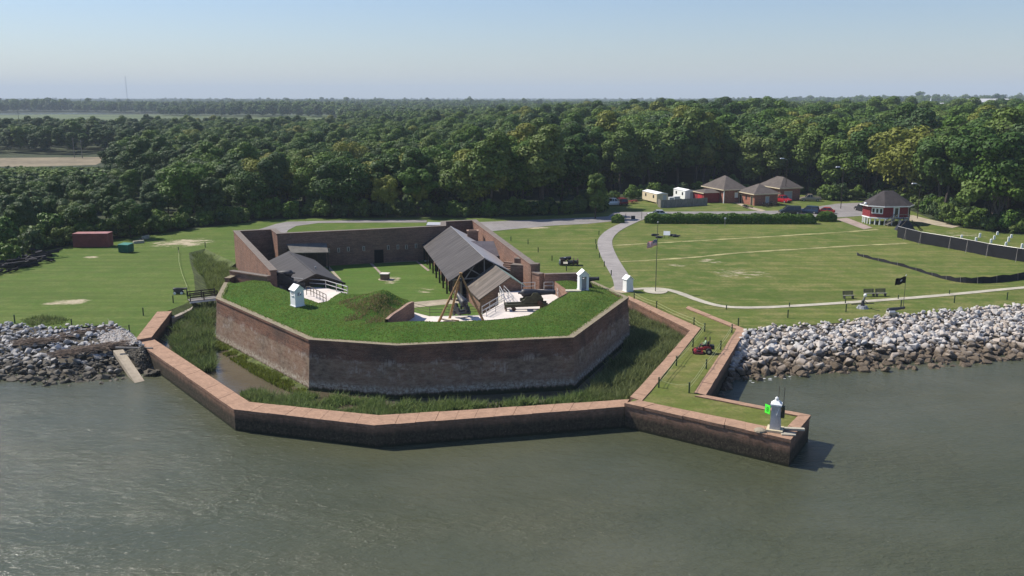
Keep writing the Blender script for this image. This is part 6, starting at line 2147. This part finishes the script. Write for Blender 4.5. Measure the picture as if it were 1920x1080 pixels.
for (x, y) in cand:
    s_ = canopy_scale(x, y) * random.uniform(.84, 1.18)
    tone = pick_tone(x, y)
    sh = random.randrange(5)
    if (x, y) in solo:
        px_, py_, _ = proj((x, y, 2.2))
        size = 'tall' if s_ > 1.12 else 'low' if s_ < .72 else 'broad' if sh in (1, 3) else 'slender'
        de = line_dist((x, y), edge)
        row = 'front-row' if de < 8 else 'second-row' if de < 17 else 'third-row' if de < 28 else 'deep-set'
        plant(f'{size} {TONE_WORD[tone]} {row} tree of the woods {landmark(px_)}', (x, y, Z_GROUND), s_, random.uniform(0, 6.28), sh, tone, f'trees of the {region_word(px_)}')
    else:
        far_pts.append((x, y, Z_GROUND)); far_scl.append((s_ * 1.2, s_ * 1.2, s_)); far_rot.append((0, 0, random.uniform(0, 6.28)))
        far_idx.append(25 + sh * 5 + list(TONES).index(tone))
# trees that stand out
def stand_out(label, px_, py_top, y, hgt_shape, tone, sxy=1.0):
    tp_ = UY(px_, py_top, y)
    h_ = tp_.z - Z_GROUND
    s_ = h_ / SHAPES[hgt_shape][2]
    plant(label, (tp_.x, tp_.y, Z_GROUND), s_ * sxy, random.uniform(0, 6), hgt_shape, tone, 'trees that stand out', sz=s_)
stand_out('wide yellow-green tree bulging from the woods left behind the fort', 480, 300, 206, 3, 'yellow', 1.05)
stand_out('second yellow-green tree just right of the widest one', 535, 292, 212, 1, 'yellow', .9)
stand_out('bright yellow-green tree leaning out above the fort rear wall', 722, 325, 198, 1, 'yellow', .8)
stand_out('smaller yellow-green tree right of the one above the rear wall', 785, 330, 200, 0, 'yellow', .75)
stand_out('yellow-green tree top in the woods above the left shed', 650, 268, 245, 3, 'yellow', 1.0)
stand_out('rounded olive tree at the left edge of the woods above the container', 345, 350, 190, 1, 'olive', .8)
stand_out('rounded dark bush-like tree behind the green dumpster', 240, 378, 168, 3, 'dark', 1.1)
stand_out('feathery tree at the corner of the woods beside the white pickup', 1118, 318, 196, 4, 'olive', .9)

# ---- big half-bare tree at the right edge
def big_tree():
    root = thing('tree', 'large spreading tree with bare lower limbs at the right picture edge', 'tree', U(1868, 428, Z_GROUND), 0, 'trees that stand out')
    rng = random.Random(3)
    mb = MB()
    def limb(p, d, L, r, depth):
        q = p + d * L
        mb.tube(p, q, r, r * .7, 6, caps=False)
        if depth == 0:
            return
        for k in range(3 if depth > 1 else 2):
            a = Vector((rng.uniform(-1, 1), rng.uniform(-1, 1), rng.uniform(-.1, .8)))
            limb(q, (d * .7 + a * .7).normalized(), L * rng.uniform(.6, .85), r * .62, depth - 1)
    limb(Vector((0, 0, -.2)), Vector((0, 0, 1)), 3.0, .45, 4)
    link('trunk', mb.mesh('big_trunk', plain('pale_bark', (0.17, 0.15, 0.12), .95, .3, 3, .3), fix=False), root)
    link('crown', crown('big_crown', 77, 7.2, 6.0, 17.5, TONES['mid'], 60, 5200, .42), root)
    c2 = link('crown', crown('big_crown_low', 78, 4.0, 3.0, 10.0, TONES['olive'], 20, 1600, .40), root, (-5.5, -1.5, 0))
big_tree()

# ---- far woods: one mass beyond what can be counted
far_rng = np.random.default_rng(3)
def add_far(x, y, s, tone=None, tall=1.0):
    far_pts.append((x, y, Z_GROUND)); far_scl.append((s * 1.15, s * 1.15, s * tall)); far_rot.append((0, 0, far_rng.uniform(0, 6.28)))
    t_ = tone or ('dark', 'mid', 'mid', 'olive', 'blue')[far_rng.integers(5)]
    far_idx.append(int(far_rng.integers(5)) * 5 + list(TONES).index(t_))
# 640 m to 1500 m: closed woods right of the middle, broken on the left
for _ in range(7600):
    y = math.sqrt(far_rng.uniform(640 ** 2, 1560 ** 2))
    px_ = far_rng.uniform(-60, 1980)
    x = (px_ - 960) / FPX * (y * CP + (H - 2) * SP)
    lim = 560 + 900 * smooth01((px_ - 560) / 500)
    if px_ < 480:
        continue
    if y > lim and not (px_ > 640 and far_rng.random() < .5):
        continue
    add_far(x, y, (0.95 + .35 * smooth01((px_ - 650) / 700)) * far_rng.uniform(.85, 1.15))
for _ in range(420):        # tongue of trees left of the middle, about 1250 m out
    px_ = far_rng.uniform(310, 780)
    y = 1180 + 160 * far_rng.random() + abs(640 - px_) * .4
    x = (px_ - 960) / FPX * y
    add_far(x, y, far_rng.uniform(.75, 1.15) * (.75 + .55 * math.sin(math.pi * (px_ - 310) / 470)))
for _ in range(1500):        # tree line behind the creek
    px_ = far_rng.uniform(-60, 1000)
    y = far_rng.uniform(1600, 1760) + 60 * math.sin(px_ / 70)
    x = (px_ - 960) / FPX * y
    tall = 1.2 if 30 < px_ < 150 else 1.0
    add_far(x, y, far_rng.uniform(.92, 1.2) * tall, None, 1.12)
for _ in range(11000):       # on to the horizon
    y = 1750 * (9000 / 1750) ** far_rng.random()
    px_ = far_rng.uniform(-80, 2000)
    x = (px_ - 960) / FPX * y
    k = .95 + .22 * (.5 + .5 * math.sin(px_ / 140.0 + y / 900)) + .55 * smooth01((px_ - 1150) / 700)
    if far_rng.random() < .05:
        k *= 1.3
    add_far(x, y, k * far_rng.uniform(.85, 1.15), None, 1.1)

pcol = bpy.data.collections.new('far_tree_kinds')
for i in range(5):
    for j, tone in enumerate(TONES):
        lo_ = crown(f'far_crown_{i}', 60 + i, SHAPES[i][0] * 1.05, SHAPES[i][1] * .6, SHAPES[i][2], TONES[tone], 26, 1700, .60)
        o = bpy.data.objects.new(f'kind_{i}{j}', lo_)
        pcol.objects.link(o)
for i in range(5):
    for j, tone in enumerate(TONES):
        pcol.objects.link(bpy.data.objects.new(f'kind_{i + 5}{j}', PROTO[(i, tone)]))
def scatter(name, pts, rot, scl, idx, coll, label, cat, parent=None):
    me = bpy.data.meshes.new(name)
    me.from_pydata([tuple(p) for p in pts], [], [])
    for an, data in (('rot_', rot), ('scl_', scl)):
        a = me.attributes.new(an, 'FLOAT_VECTOR', 'POINT')
        a.data.foreach_set('vector', np.array(data, dtype=np.float32).reshape(-1))
    a = me.attributes.new('idx_', 'INT', 'POINT')
    a.data.foreach_set('value', np.array(idx, dtype=np.int32))
    o = link(name, me, parent)
    ng = bpy.data.node_groups.new(name, 'GeometryNodeTree')
    ng.interface.new_socket('Geometry', in_out='INPUT', socket_type='NodeSocketGeometry')
    ng.interface.new_socket('Geometry', in_out='OUTPUT', socket_type='NodeSocketGeometry')
    N, Lk = ng.nodes, ng.links
    gi, go = N.new('NodeGroupInput'), N.new('NodeGroupOutput')
    ci = N.new('GeometryNodeCollectionInfo')
    ci.inputs['Collection'].default_value = coll
    ci.inputs['Separate Children'].default_value = True
    ci.inputs['Reset Children'].default_value = True
    io = N.new('GeometryNodeInstanceOnPoints')
    io.inputs['Pick Instance'].default_value = True
    def attr(nm, typ):
        a_ = N.new('GeometryNodeInputNamedAttribute')
        a_.data_type = typ
        a_.inputs['Name'].default_value = nm
        return next(s for s in a_.outputs if s.enabled)
    Lk.new(gi.outputs[0], io.inputs['Points'])
    Lk.new(ci.outputs[0], io.inputs['Instance'])
    Lk.new(attr('idx_', 'INT'), io.inputs['Instance Index'])
    Lk.new(attr('rot_', 'FLOAT_VECTOR'), io.inputs['Rotation'])
    Lk.new(attr('scl_', 'FLOAT_VECTOR'), io.inputs['Scale'])
    Lk.new(io.outputs[0], go.inputs[0])
    md = o.modifiers.new('scatter', 'NODES')
    md.node_group = ng
    stuff(o, label, cat)
    return o
scatter('distant_woods', far_pts, far_rot, far_scl, far_idx, pcol, 'dense green woods stretching from behind the first trees to the hazy horizon', 'woods')

# ---- shrubs and undergrowth
SHRUB = []
for i in range(3):
    for tone in ('mid', 'olive', 'blue'):
        SHRUB.append(crown(f'shrub_{i}', 90 + i, 1.7, 0.0, 2.7, TONES[tone], 16, 900, .22))
ucol = bpy.data.collections.new('undergrowth_kinds')
for i, m_ in enumerate(SHRUB):
    ucol.objects.link(bpy.data.objects.new(f'bush_{i}', m_))
up, ur, us, ui = [], [], [], []
for p, d_ in along(edge, 1.5):
    px_ = proj((p.x, p.y, 2.2))[0]
    if not -60 < px_ < 1980:
        continue
    if 1140 < px_ < 1520:
        if random.random() < .6:
            continue
    nrm_ = Vector((-d_.y, d_.x, 0))
    for _ in range(3 if px_ < 420 else 2):
        q = p + nrm_ * random.uniform(.6, 7.0) + d_ * random.uniform(-1.5, 1.5)
        s_ = random.uniform(.55, 1.35)
        up.append((q.x, q.y, Z_GROUND)); ur.append((0, 0, random.uniform(0, 6.28))); us.append((s_, s_, s_ * random.uniform(.8, 1.3))); ui.append(random.randrange(9))
for _ in range(260):     # scrub between the left bushes and the tan field
    y = far_rng.uniform(232, 345)
    px_ = far_rng.uniform(-60, 240)
    x = (px_ - 960) / FPX * y
    hmax = max(.25, (26.3 * (1 - y / 352)) / 2.7 * .8)
    s_ = min(far_rng.uniform(.8, 2.4), hmax)
    up.append((x, y, Z_GROUND)); ur.append((0, 0, far_rng.uniform(0, 6.28))); us.append((s_ * 1.3, s_ * 1.3, s_)); ui.append(int(far_rng.integers(9)))
scatter('undergrowth', up, ur, us, ui, ucol, 'tangled undergrowth along the foot of the woods', 'undergrowth')
k = 0
for px_, py_, s_ in ((12, 470, 1.9), (40, 452, 2.0), (75, 438, 2.1), (100, 452, 1.7), (128, 446, 1.6), (60, 478, 1.4), (20, 498, 1.2), (118, 462, 1.2), (8, 440, 2.2), (140, 436, 1.6), (225, 440, 1.2), (262, 434, 1.4), (300, 430, 1.3),
                    (380, 418, 1.2), (60, 420, 2.3), (110, 425, 2.0)):
    p = U(px_, py_, Z_GROUND)
    lab = ('bushy shrub at the left edge above the timber pile' if px_ < 65 else 'bushy shrub beside the rust-red container' if px_ < 200 else 'bushy shrub at the foot of the woods behind the sandy patch')
    o = thing('shrub', lab, 'shrub', p, k * 1.3, lab.replace('bushy shrub', 'shrubs'))
    o.scale = (s_, s_, s_ * 1.1)
    link('foliage', SHRUB[k % 9], o)
    mb = MB()
    for q in range(4):
        mb.tube((0, 0, -.1), (math.cos(q * 1.6) * .5, math.sin(q * 1.6) * .5, 1.2), .05, .02, 5, caps=False)
    link('stem', mb.mesh('shrub_stem', bark, fix=False), o)
    k += 1
# ---- clipped hedges
def hedge(label, a, b, w, h, dens=95, cat='hedge', name='hedge'):
    o = thing(name, label, cat)
    rng = np.random.default_rng(int(a.x * 10) & 0xffff)
    d_ = Vector((b.x - a.x, b.y - a.y, 0)); L = d_.length; d_.normalize()
    n_ = Vector((-d_.y, d_.x, 0))
    n = int(dens * L * (w + 2 * h))
    u = rng.uniform(0, L, n)
    th = rng.uniform(0, math.pi, n)
    rr_ = rng.uniform(.82, 1.05, n)
    wob = 1 + .06 * np.sin(u * 1.1) + .04 * np.sin(u * 2.7 + 1)
    v = np.sign(np.cos(th)) * np.abs(np.cos(th)) ** .55 * w / 2 * rr_
    z = np.abs(np.sin(th)) ** .55 * h * rr_ * wob
    endk = np.clip(np.minimum(u, L - u) / (w * .45), 0.25, 1) ** .5
    v *= endk; z *= .35 + .65 * endk
    low = rng.random(n) < .25
    z[low] *= rng.random(low.sum())
    c = np.stack([a.x + d_.x * u + n_.x * v, a.y + d_.y * u + n_.y * v, Z_GROUND + .05 + z], 1)
    nr = np.stack([n_.x * np.cos(th), n_.y * np.cos(th), np.sin(th)], 1) + .5 * rng.normal(size=(n, 3))
    nr /= np.linalg.norm(nr, axis=1, keepdims=True)
    me = cards('hedge_leaf', c, nr, rng.uniform(.10, .22, n), TONES['mid'], rng)
    link('foliage', me, o)
    mb = MB()
    for q in range(int(L / .8) + 1):
        p = a + d_ * min(L - .3, .3 + q * .8)
        mb.tube((p.x, p.y, Z_GROUND - .1), (p.x, p.y, Z_GROUND + h * .6), .06, .03, 5)
    so = mb.build('stem', bark, o, fix=False)
    so['kind'] = 'stuff'
    return o
hedge('long clipped green hedge between the lawn and the road', U(1209, 418, zg), U(1529, 419, zg), 2.6, 1.9)
hedge('short clipped hedge end behind the red car', U(1533, 415, zg), U(1566, 414, zg), 2.6, 1.9)
hedge('small rounded shrub by the gate at the head of the curved walk', U(1147, 417.5, zg), U(1170, 417.5, zg), 2.2, 1.7)

# ================================================================== reeds, parapet grass and weeds
def blades(name, pts, heights, widths, mat, rng, lean=.35):
    n = len(pts)
    pts = np.asarray(pts, dtype=float)
    a = rng.uniform(0, 2 * math.pi, n)
    wv = np.stack([np.cos(a), np.sin(a), np.zeros(n)], 1) * widths[:, None]
    b = rng.uniform(0, 2 * math.pi, n)
    ln = np.stack([np.cos(b), np.sin(b), np.zeros(n)], 1) * (heights * lean * rng.random(n))[:, None]
    up_ = np.stack([np.zeros(n), np.zeros(n), heights], 1)
    v = np.empty((n, 5, 3))
    v[:, 0] = pts - wv; v[:, 1] = pts + wv
    v[:, 2] = pts + wv * .7 + up_ * .55 + ln * .35; v[:, 3] = pts - wv * .7 + up_ * .55 + ln * .35
    v[:, 4] = pts + up_ + ln
    base = (np.arange(n) * 5)[:, None]
    loops = np.concatenate([base + np.array([[0, 1, 2, 3]]), base + np.array([[3, 2, 4]])], 1)
    me = bpy.data.meshes.new(name)
    me.vertices.add(n * 5); me.vertices.foreach_set('co', v.reshape(-1))
    me.loops.add(n * 7); me.loops.foreach_set('vertex_index', loops.reshape(-1).astype(np.int32))
    me.polygons.add(n * 2)
    me.polygons.foreach_set('loop_start', np.stack([np.arange(n) * 7, np.arange(n) * 7 + 4], 1).reshape(-1).astype(np.int32))
    me.polygons.foreach_set('loop_total', np.tile([4, 3], n).astype(np.int32))
    me.materials.append(mat)
    me.update(calc_edges=True)
    me.validate()
    return me
def sample(poly, dens, rng, keep=None):
    xs = [p[0] for p in poly]; ys = [p[1] for p in poly]
    area = (max(xs) - min(xs)) * (max(ys) - min(ys))
    n = int(area * dens)
    out = []
    for x, y in zip(rng.uniform(min(xs), max(xs), n), rng.uniform(min(ys), max(ys), n)):
        if inside(poly, x, y) and (keep is None or keep(x, y)):
            out.append((x, y))
    return out
grng = np.random.default_rng(9)
reed_mat = foliage('reed', [(0.10, 0.15, 0.045), (0.14, 0.185, 0.06), (0.21, 0.225, 0.10)], .45, 1.0, dry=(0.165, 0.185, 0.07), dscale=.5)
reed_light = foliage('reed_light', [(0.12, 0.165, 0.04), (0.155, 0.20, 0.055), (0.19, 0.21, 0.08)], .4, 1.0)
reed_green = foliage('reed_green', [(0.085, 0.165, 0.035), (0.12, 0.205, 0.048), (0.18, 0.23, 0.08)], .45, .9, dry=(0.17, 0.20, 0.07), dscale=.6)
def clumpy(x, y):
    return math.sin(x * .9 + 1.3 * math.sin(y * .7)) * math.sin(y * 1.1 + 1.7 * math.sin(x * .5))
def reeds(name, px_poly, label, dens, h, mat, zb=.6, thr=-.9, lean=1.1, wid=.05):
    poly = UL(px_poly, 1.0)
    pts = sample(poly, dens, grng, lambda x, y: clumpy(x, y) > thr + grng.random() * .3)
    hh_ = np.array([h * (0.75 + .3 * clumpy(x * .6, y * .6)) for x, y in pts]) * grng.uniform(.6, 1.15, len(pts))
    me = blades(name, [(x, y, zb) for x, y in pts], np.maximum(.25, hh_), grng.uniform(.6, 1.3, len(pts)) * wid, mat, grng, lean)
    return stuff(link(name, me), label, 'reeds')
reeds('reeds', [(318, 632), (335, 600), (372, 580), (404, 572), (400, 612), (396, 640), (404, 662), (402, 692), (372, 700), (345, 682), (325, 662)], 'tall dark reeds filling the left end of the moat', 95, 1.55, reed_mat)
reeds('reeds', [(447, 752), (452, 735), (475, 729), (498, 738), (520, 748), (548, 740), (575, 737), (640, 744), (745, 754), (900, 757), (1010, 752), (1100, 738), (1150, 742), (1172, 752), (900, 766), (711, 782), (520, 764)],
      'band of green reeds between the river wall and the fort front', 120, 1.1, reed_green, .6, -.75)
reeds('reeds', [(1100, 742), (1130, 690), (1165, 660), (1184, 620), (1180, 570), (1292, 627), (1196, 737), (1178, 752), (1120, 752)], 'tall reeds filling the right arm of the moat', 80, 1.35, reed_mat, .6, -1.2)
reeds('reeds', [(386, 478), (400, 466), (437, 460), (448, 512), (425, 528), (412, 556), (392, 548), (384, 520)], 'pale green weeds in the ditch behind the footbridge', 75, 1.2, reed_light, 1.0, -1.2)
reeds('reeds', [(355, 482), (388, 468), (388, 500), (380, 522), (364, 515)], 'darker weeds along the lawn side of the rear ditch', 75, 1.0, reed_light, 1.3, -1.2)
reeds('weeds', [(38, 618), (75, 612), (130, 617), (120, 628), (60, 630)], 'tuft of green weeds at the top of the left stone bank', 60, .8, reed_mat, 2.0, -1.2)
berm_mat = foliage('berm_weed', [(0.10, 0.14, 0.02), (0.15, 0.18, 0.025), (0.20, 0.21, 0.045)], .35, .8)
reeds('berm_weeds', [(399, 630), (430, 642), (500, 680), (578, 722), (572, 742), (520, 722), (468, 694), (398, 648)], 'yellow-green weeds along the foot of the left fort face', 95, .42, berm_mat, .75, -.75)
pt = sample([xy(p) for p in gp], 75, grng)
hh_ = grng.uniform(.05, .13, len(pt))
fg_mat = foliage('fort_grass_blades', [(0.10, 0.195, 0.026), (0.14, 0.23, 0.04), (0.20, 0.25, 0.065)], .45, .4, dry=(0.215, 0.25, 0.058), dscale=.38)
me = blades('parapet_grass', [(x, y, parapet_z(x, y) - .02) for x, y in pt], hh_, grng.uniform(.03, .07, len(pt)), fg_mat, grng, .8)
eg = []
for p, d_ in along([Vector((q.x, q.y, 0)) for q in outer_in], .045):
    nn = Vector((d_.y, -d_.x, 0))
    w_ = .10 + .16 * (.5 + .5 * clumpy(p.x * 2.2, p.y * 2.2))
    q = p + nn * grng.uniform(-.15, w_)
    eg.append((q.x, q.y, Z_COPING - .02))
me2 = blades('coping_grass', eg, grng.uniform(.06, .17, len(eg)), grng.uniform(.03, .06, len(eg)), fg_mat, grng, 1.2)
stuff(link('coping_grass', me2), 'ragged fringe of grass creeping over the fort coping', 'grass')
stuff(link('parapet_grass', me), 'lush green grass covering the fort parapet', 'grass')
dry_mat = foliage('dry_mound_grass', [(0.15, 0.15, 0.045), (0.24, 0.20, 0.085), (0.32, 0.26, 0.13)], .3, .6)
pt = sample([xy(p) for p in gp], 90, grng, lambda x, y: math.hypot((x - PEAK.x + .4) / 4.2, (y - PEAK.y + 3.2) / 3.6) + .45 * clumpy(x * 1.3, y * 1.3) + .3 * grng.random() < .95)
me = blades('mound_grass', [(x, y, parapet_z(x, y) - .02) for x, y in pt], grng.uniform(.10, .26, len(pt)), grng.uniform(.03, .06, len(pt)), dry_mat, grng, .8)
stuff(link('mound_grass', me), 'dry brownish grass on the side of the parapet mound', 'grass')

# ================================================================== boulders of the river banks
def rock_mesh(name, seed, mat):
    rng = random.Random(seed)
    bm = bmesh.new()
    for _ in range(15):
        d_ = Vector((rng.gauss(0, 1), rng.gauss(0, 1), rng.gauss(0, 1))).normalized()
        bm.verts.new((d_.x * rng.uniform(.40, .55), d_.y * rng.uniform(.34, .5), d_.z * rng.uniform(.28, .42)))
    r_ = bmesh.ops.convex_hull(bm, input=bm.verts)
    loose = [v for v in bm.verts if not v.link_faces]
    bmesh.ops.delete(bm, geom=loose, context='VERTS')
    bmesh.ops.bevel(bm, geom=list(bm.edges), offset=.03, segments=1, affect='EDGES')
    bmesh.ops.recalc_face_normals(bm, faces=bm.faces)
    me = bpy.data.meshes.new(name)
    bm.to_mesh(me); bm.free()
    me.materials.append(mat)
    return me
def rock_mat(name, pale, warm, wet, zmid):
    t = NT(name)
    pos = t.pos()
    oi = t.n('ShaderNodeObjectInfo')
    n1 = t.noise(pos, 2.2, 5, .7)
    n2 = t.noise(pos, 9, 4, .7)
    c = t.mix(t.mr(oi.outputs['Random'], .2, .9), pale, warm)
    c = t.mix(t.mr(n1, .4, .7, 0, .5), c, sc(pale, .55))
    z = t.math('ADD', t.sep(pos)[2], t.math('MULTIPLY', t.math('SUBTRACT', t.noise(pos, .5, 4, .6), .5), 1.4))
    z = t.math('ADD', z, t.math('MULTIPLY', t.math('SUBTRACT', oi.outputs['Random'], .5), .5))
    c = t.mix(t.mr(z, zmid + .45, zmid - .25), c, t.mix(t.mr(n2, .35, .65), wet, sc(wet, 1.9)))
    t.principled(c, .85, 0, .25, t.bump(t.math('ADD', n1, n2), .5, .06))
    return t.m
rk_r = rock_mat('right_bank_stone', (0.50, 0.485, 0.46), (0.42, 0.355, 0.29), (0.085, 0.066, 0.046), .82)
rk_l = rock_mat('left_bank_stone', (0.46, 0.455, 0.45), (0.42, 0.40, 0.365), (0.075, 0.066, 0.05), .85)
ROCKS_R = [rock_mesh(f'boulder_r{i}', i, rk_r) for i in range(8)]
ROCKS_L = [rock_mesh(f'boulder_l{i}', 20 + i, rk_l) for i in range(8)]
rcol = bpy.data.collections.new('stone_kinds')
rk_d = rock_mat('dark_gravel_stone', (0.12, 0.105, 0.08), (0.09, 0.08, 0.06), (0.05, 0.045, 0.035), .3)
ROCKS_D = [rock_mesh(f'boulder_d{i}', 50 + i, rk_d) for i in range(8)]
for m_ in ROCKS_R + ROCKS_L + ROCKS_D:
    rcol.objects.link(bpy.data.objects.new('stone_kind', m_))
rocks = []
def lerp_line(pts, f):
    n = len(pts) - 1
    k = min(n - 1, int(f * n))
    return Vector(pts[k]).lerp(Vector(pts[k + 1]), f * n - k)
def fill_bank(top, low, count, side, size_top, size_low, t0=-.02, t1=1.03, skip=None):
    seg = [(Vector(top[i]), Vector(top[i + 1]), Vector(low[i]), Vector(low[i + 1])) for i in range(len(top) - 1)]
    wts = [((s[0] - s[1]).length + (s[2] - s[3]).length) / 2 * (((s[0] - s[2]).length + (s[1] - s[3]).length) / 2) for s in seg]
    tot = sum(wts)
    for _ in range(count):
        k = random.choices(range(len(seg)), wts)[0]
        a, b, c, d = seg[k]
        u, t = random.random(), random.uniform(t0, t1)
        p = a.lerp(b, u).lerp(c.lerp(d, u), t)
        px_ = proj((p.x, p.y, 1))[0]
        if not -120 < px_ < 2060 or (skip and skip(p.x, p.y)):
            continue
        z = (Z_GROUND - .02) * (1 - t) - .35 * t
        s_ = (size_top * (1 - t) + size_low * t) * min(1.65, max(.4, math.exp(random.gauss(-.04, .34))))
        z += random.uniform(-.1, .28) * s_
        rocks.append((p.x, p.y, z + .12 * s_, s_, side, t))
fill_bank(bank_r_top, bank_r_low, 4300, 'r', .58, .98)
fill_bank(bank_r_top, bank_r_low, 2300, 'r', .52, .9, -.04, .5)
slab_px = [(214, 657), (232, 655), (268, 713), (252, 717)]
slab_poly = UL(slab_px, .9)
wall_keep = UL([(256, 640), (440, 768), (330, 780), (240, 690), (235, 655)], 1.2)
fill_bank(bank_l_top, bank_l_low, 2900, 'l', .50, .72, skip=lambda x, y: inside(slab_poly, x, y))
def rock_size(r):
    return r[3] / math.hypot(r[0], r[1])
vis = [r for r in rocks if 0 < proj((r[0], r[1], r[2]))[0] < 1920 and r[2] > -.25]
vis.sort(key=rock_size, reverse=True)
solo_r = set(vis[:296])
rp, rr_, rs, ri = [], [], [], []
for r in rocks:
    x, y, z, s_, side, t_ = r
    rot_ = (random.uniform(-.5, .5), random.uniform(-.5, .5), random.uniform(0, 6.28))
    scl_ = (s_ * random.uniform(.9, 1.25), s_ * random.uniform(.8, 1.1), s_ * random.uniform(.75, 1.05))
    k = random.randrange(8)
    if r in solo_r:
        o = link('boulder', (ROCKS_R if side == 'r' else ROCKS_L)[k])
        o.location = (x, y, z); o.rotation_euler = rot_; o.scale = scl_
        where = 'right of the pier' if side == 'r' else 'left of the fort'
        px_ = proj((x, y, z))[0]
        spot = ('left of the ramp' if px_ > 150 else 'below the weed tuft' if px_ > 70 else 'at the left picture edge') if side == 'l' else \
            ('beside the causeway wall' if px_ < 1440 else 'behind the light pillar' if px_ < 1510 else 'left of the benches' if px_ < 1580 else 'below the benches' if px_ < 1650 else 'below the black flag' if px_ < 1720 else 'right of the black flag' if px_ < 1820 else 'at the right picture edge')
        size_ = 'huge' if s_ > 1.35 else 'large' if s_ > 1.1 else 'medium'
        lab = f'{size_} ' + (f'dark wet boulder at the waterline {spot}' if z < .3 else f'brown-stained boulder in the lower bank {spot}' if z < .8 else f'grey boulder midway up the bank {spot}' if z < 1.4 else f'pale boulder high on the bank {spot}')
        tag(o, lab, 'boulder', f'largest boulders of the bank {where}')
    else:
        rp.append((x, y, z)); rr_.append(rot_); rs.append(scl_); ri.append(k + (0 if side == 'r' else 8))
scatter('riprap', rp, rr_, rs, ri, rcol, 'loose pale and dark stones packed between the larger boulders of both banks', 'stones')
# white foam where the water meets the right bank
foam = plain('foam', (0.62, 0.64, 0.63), .6, .1, 3, 0)
fp = []
for p, d_ in along(UL([(1388, 716), (1450, 709), (1500, 705)], 0), .35):
    if random.random() < .75:
        fp.append((p + Vector((random.uniform(-.2, .2), random.uniform(-.8, .3), .03)), random.uniform(.05, .2)))
mb = MB()
for p, s_ in fp:
    n = 7
    mb.poly([(p.x + math.cos(6.283 * k / n) * s_ * random.uniform(.6, 1.6), p.y + math.sin(6.283 * k / n) * s_ * random.uniform(.3, .6), .035) for k in range(n)])
stuff(mb.build('foam', foam, fix=False), 'white foam flecks where the river meets the right boulder bank', 'foam')

# ---- concrete ramp, driftwood and gravel on the left bank
def bank_z(x, y):
    dt, dl = line_dist((x, y), bank_l_top), line_dist((x, y), bank_l_low)
    t_ = dt / (dt + dl + 1e-6)
    return (Z_GROUND - .05) * (1 - t_) - .6 * t_
def on_bank(px_, py_, up_=0.0):
    p = U(px_, py_, 1.0)
    for _ in range(8):
        p = U(px_, py_, bank_z(p.x, p.y) + up_)
    return p
rmp = thing('boat_ramp', 'sloping concrete ramp slab on the stone bank beside the river wall', 'ramp')
a, b = on_bank(212, 657, .3), on_bank(231, 655, .3)
c, d = U(271, 714, .02), U(253, 718, .02)
mb = MB()
for z in (0, -.5):
    mb.poly([v + Vector((0, 0, z)) for v in (a, b, c, d)])
vs_ = (a, b, c, d)
for i in range(4):
    p, q = vs_[i], vs_[(i + 1) % 4]
    mb.poly([p, q, q - Vector((0, 0, .5)), p - Vector((0, 0, .5))])
mb.build('slab', plain('ramp_concrete', (0.33, 0.28, 0.21), .9, .2, 1.2, .2), rmp)
lg_ = MB().tube((-2.1, 0, 0), (2.1, 0, .05), .12, .09, n=8).build('driftwood_log', M['wood_grey'], None, U(252, 656, 1.8) + Vector((0, 0, .2)), -.1)
tag(lg_, 'straight pale driftwood log between the ramp and the river wall', 'log')
stick = plain('driftwood', (0.22, 0.165, 0.12), .95, .4, 2, .2)
def wrack(px_pts, n, spread, z, label):
    line = [p for p, _ in along(UL(px_pts, z), .2)]
    mb = MB()
    for _ in range(n):
        p = random.choice(line) + Vector((random.gauss(0, .4), random.gauss(0, spread), random.uniform(-.05, .35)))
        a_ = random.gauss(.25, .5)
        L_ = random.uniform(.4, 1.6)
        mb.bar(p, p + Vector((math.cos(a_) * L_, math.sin(a_) * L_ * .8, random.uniform(-.2, .2))), random.uniform(.025, .06))
    stuff(mb.build('driftwood_wrack', stick, fix=False), label, 'driftwood')
wrack([(20, 645), (90, 640), (130, 628), (215, 618)], 520, .4, 1.75, 'upper band of brown driftwood and dead reeds on the left stone bank')
wrack([(95, 668), (160, 656), (215, 648), (262, 640)], 720, .4, 1.55, 'lower band of brown driftwood running up to the river wall corner')
def gravel(name, px_poly, n, s0, s1, k0, label, up_):
    poly = [on_bank(x, y) for x, y in px_poly]
    xs = [p.x for p in poly]; ys = [p.y for p in poly]
    P_, R_, S_, I_ = [], [], [], []
    while len(P_) < n:
        x, y = random.uniform(min(xs), max(xs)), random.uniform(min(ys), max(ys))
        if inside(poly, x, y):
            s_ = random.uniform(s0, s1)
            P_.append((x, y, bank_z(x, y) + up_ + random.uniform(0, .08))); S_.append((s_ * 1.2, s_, s_ * .8)); R_.append((random.uniform(-.5, .5), random.uniform(-.5, .5), random.uniform(0, 6.28))); I_.append(k0 + random.randrange(8))
    scatter(name, P_, R_, S_, I_, rcol, label, 'gravel')
gravel('gravel', [(185, 634), (214, 620), (249, 630), (258, 642), (226, 652), (192, 650)], 1500, .14, .34, 0, 'patch of small pale stones beside the river wall corner', .12)
gravel('gravel', [(234, 662), (268, 655), (300, 676), (308, 694), (290, 702), (272, 706)], 1300, .16, .4, 16, 'dark small stones between the ramp and the river wall', .1)

# ================================================================== haze: the humid air over the coast
hz = MB().box((0, 7200, 98), (25000, 14700, 202)).build('haze', None)
hz['kind'] = 'stuff'
hz['label'] = 'pale summer haze over the river and woods'
t = NT('haze_air')
pv = t.n('ShaderNodeVolumePrincipled')
pv.inputs['Color'].default_value = (0.74, 0.87, 0.98, 1)
pv.inputs['Density'].default_value = 0.00015
pv.inputs['Density Attribute'].default_value = ''
pv.inputs['Anisotropy'].default_value = 0.0
t.l(pv.outputs[0], t.out.inputs['Volume'])
hz.data.materials.append(t.m)
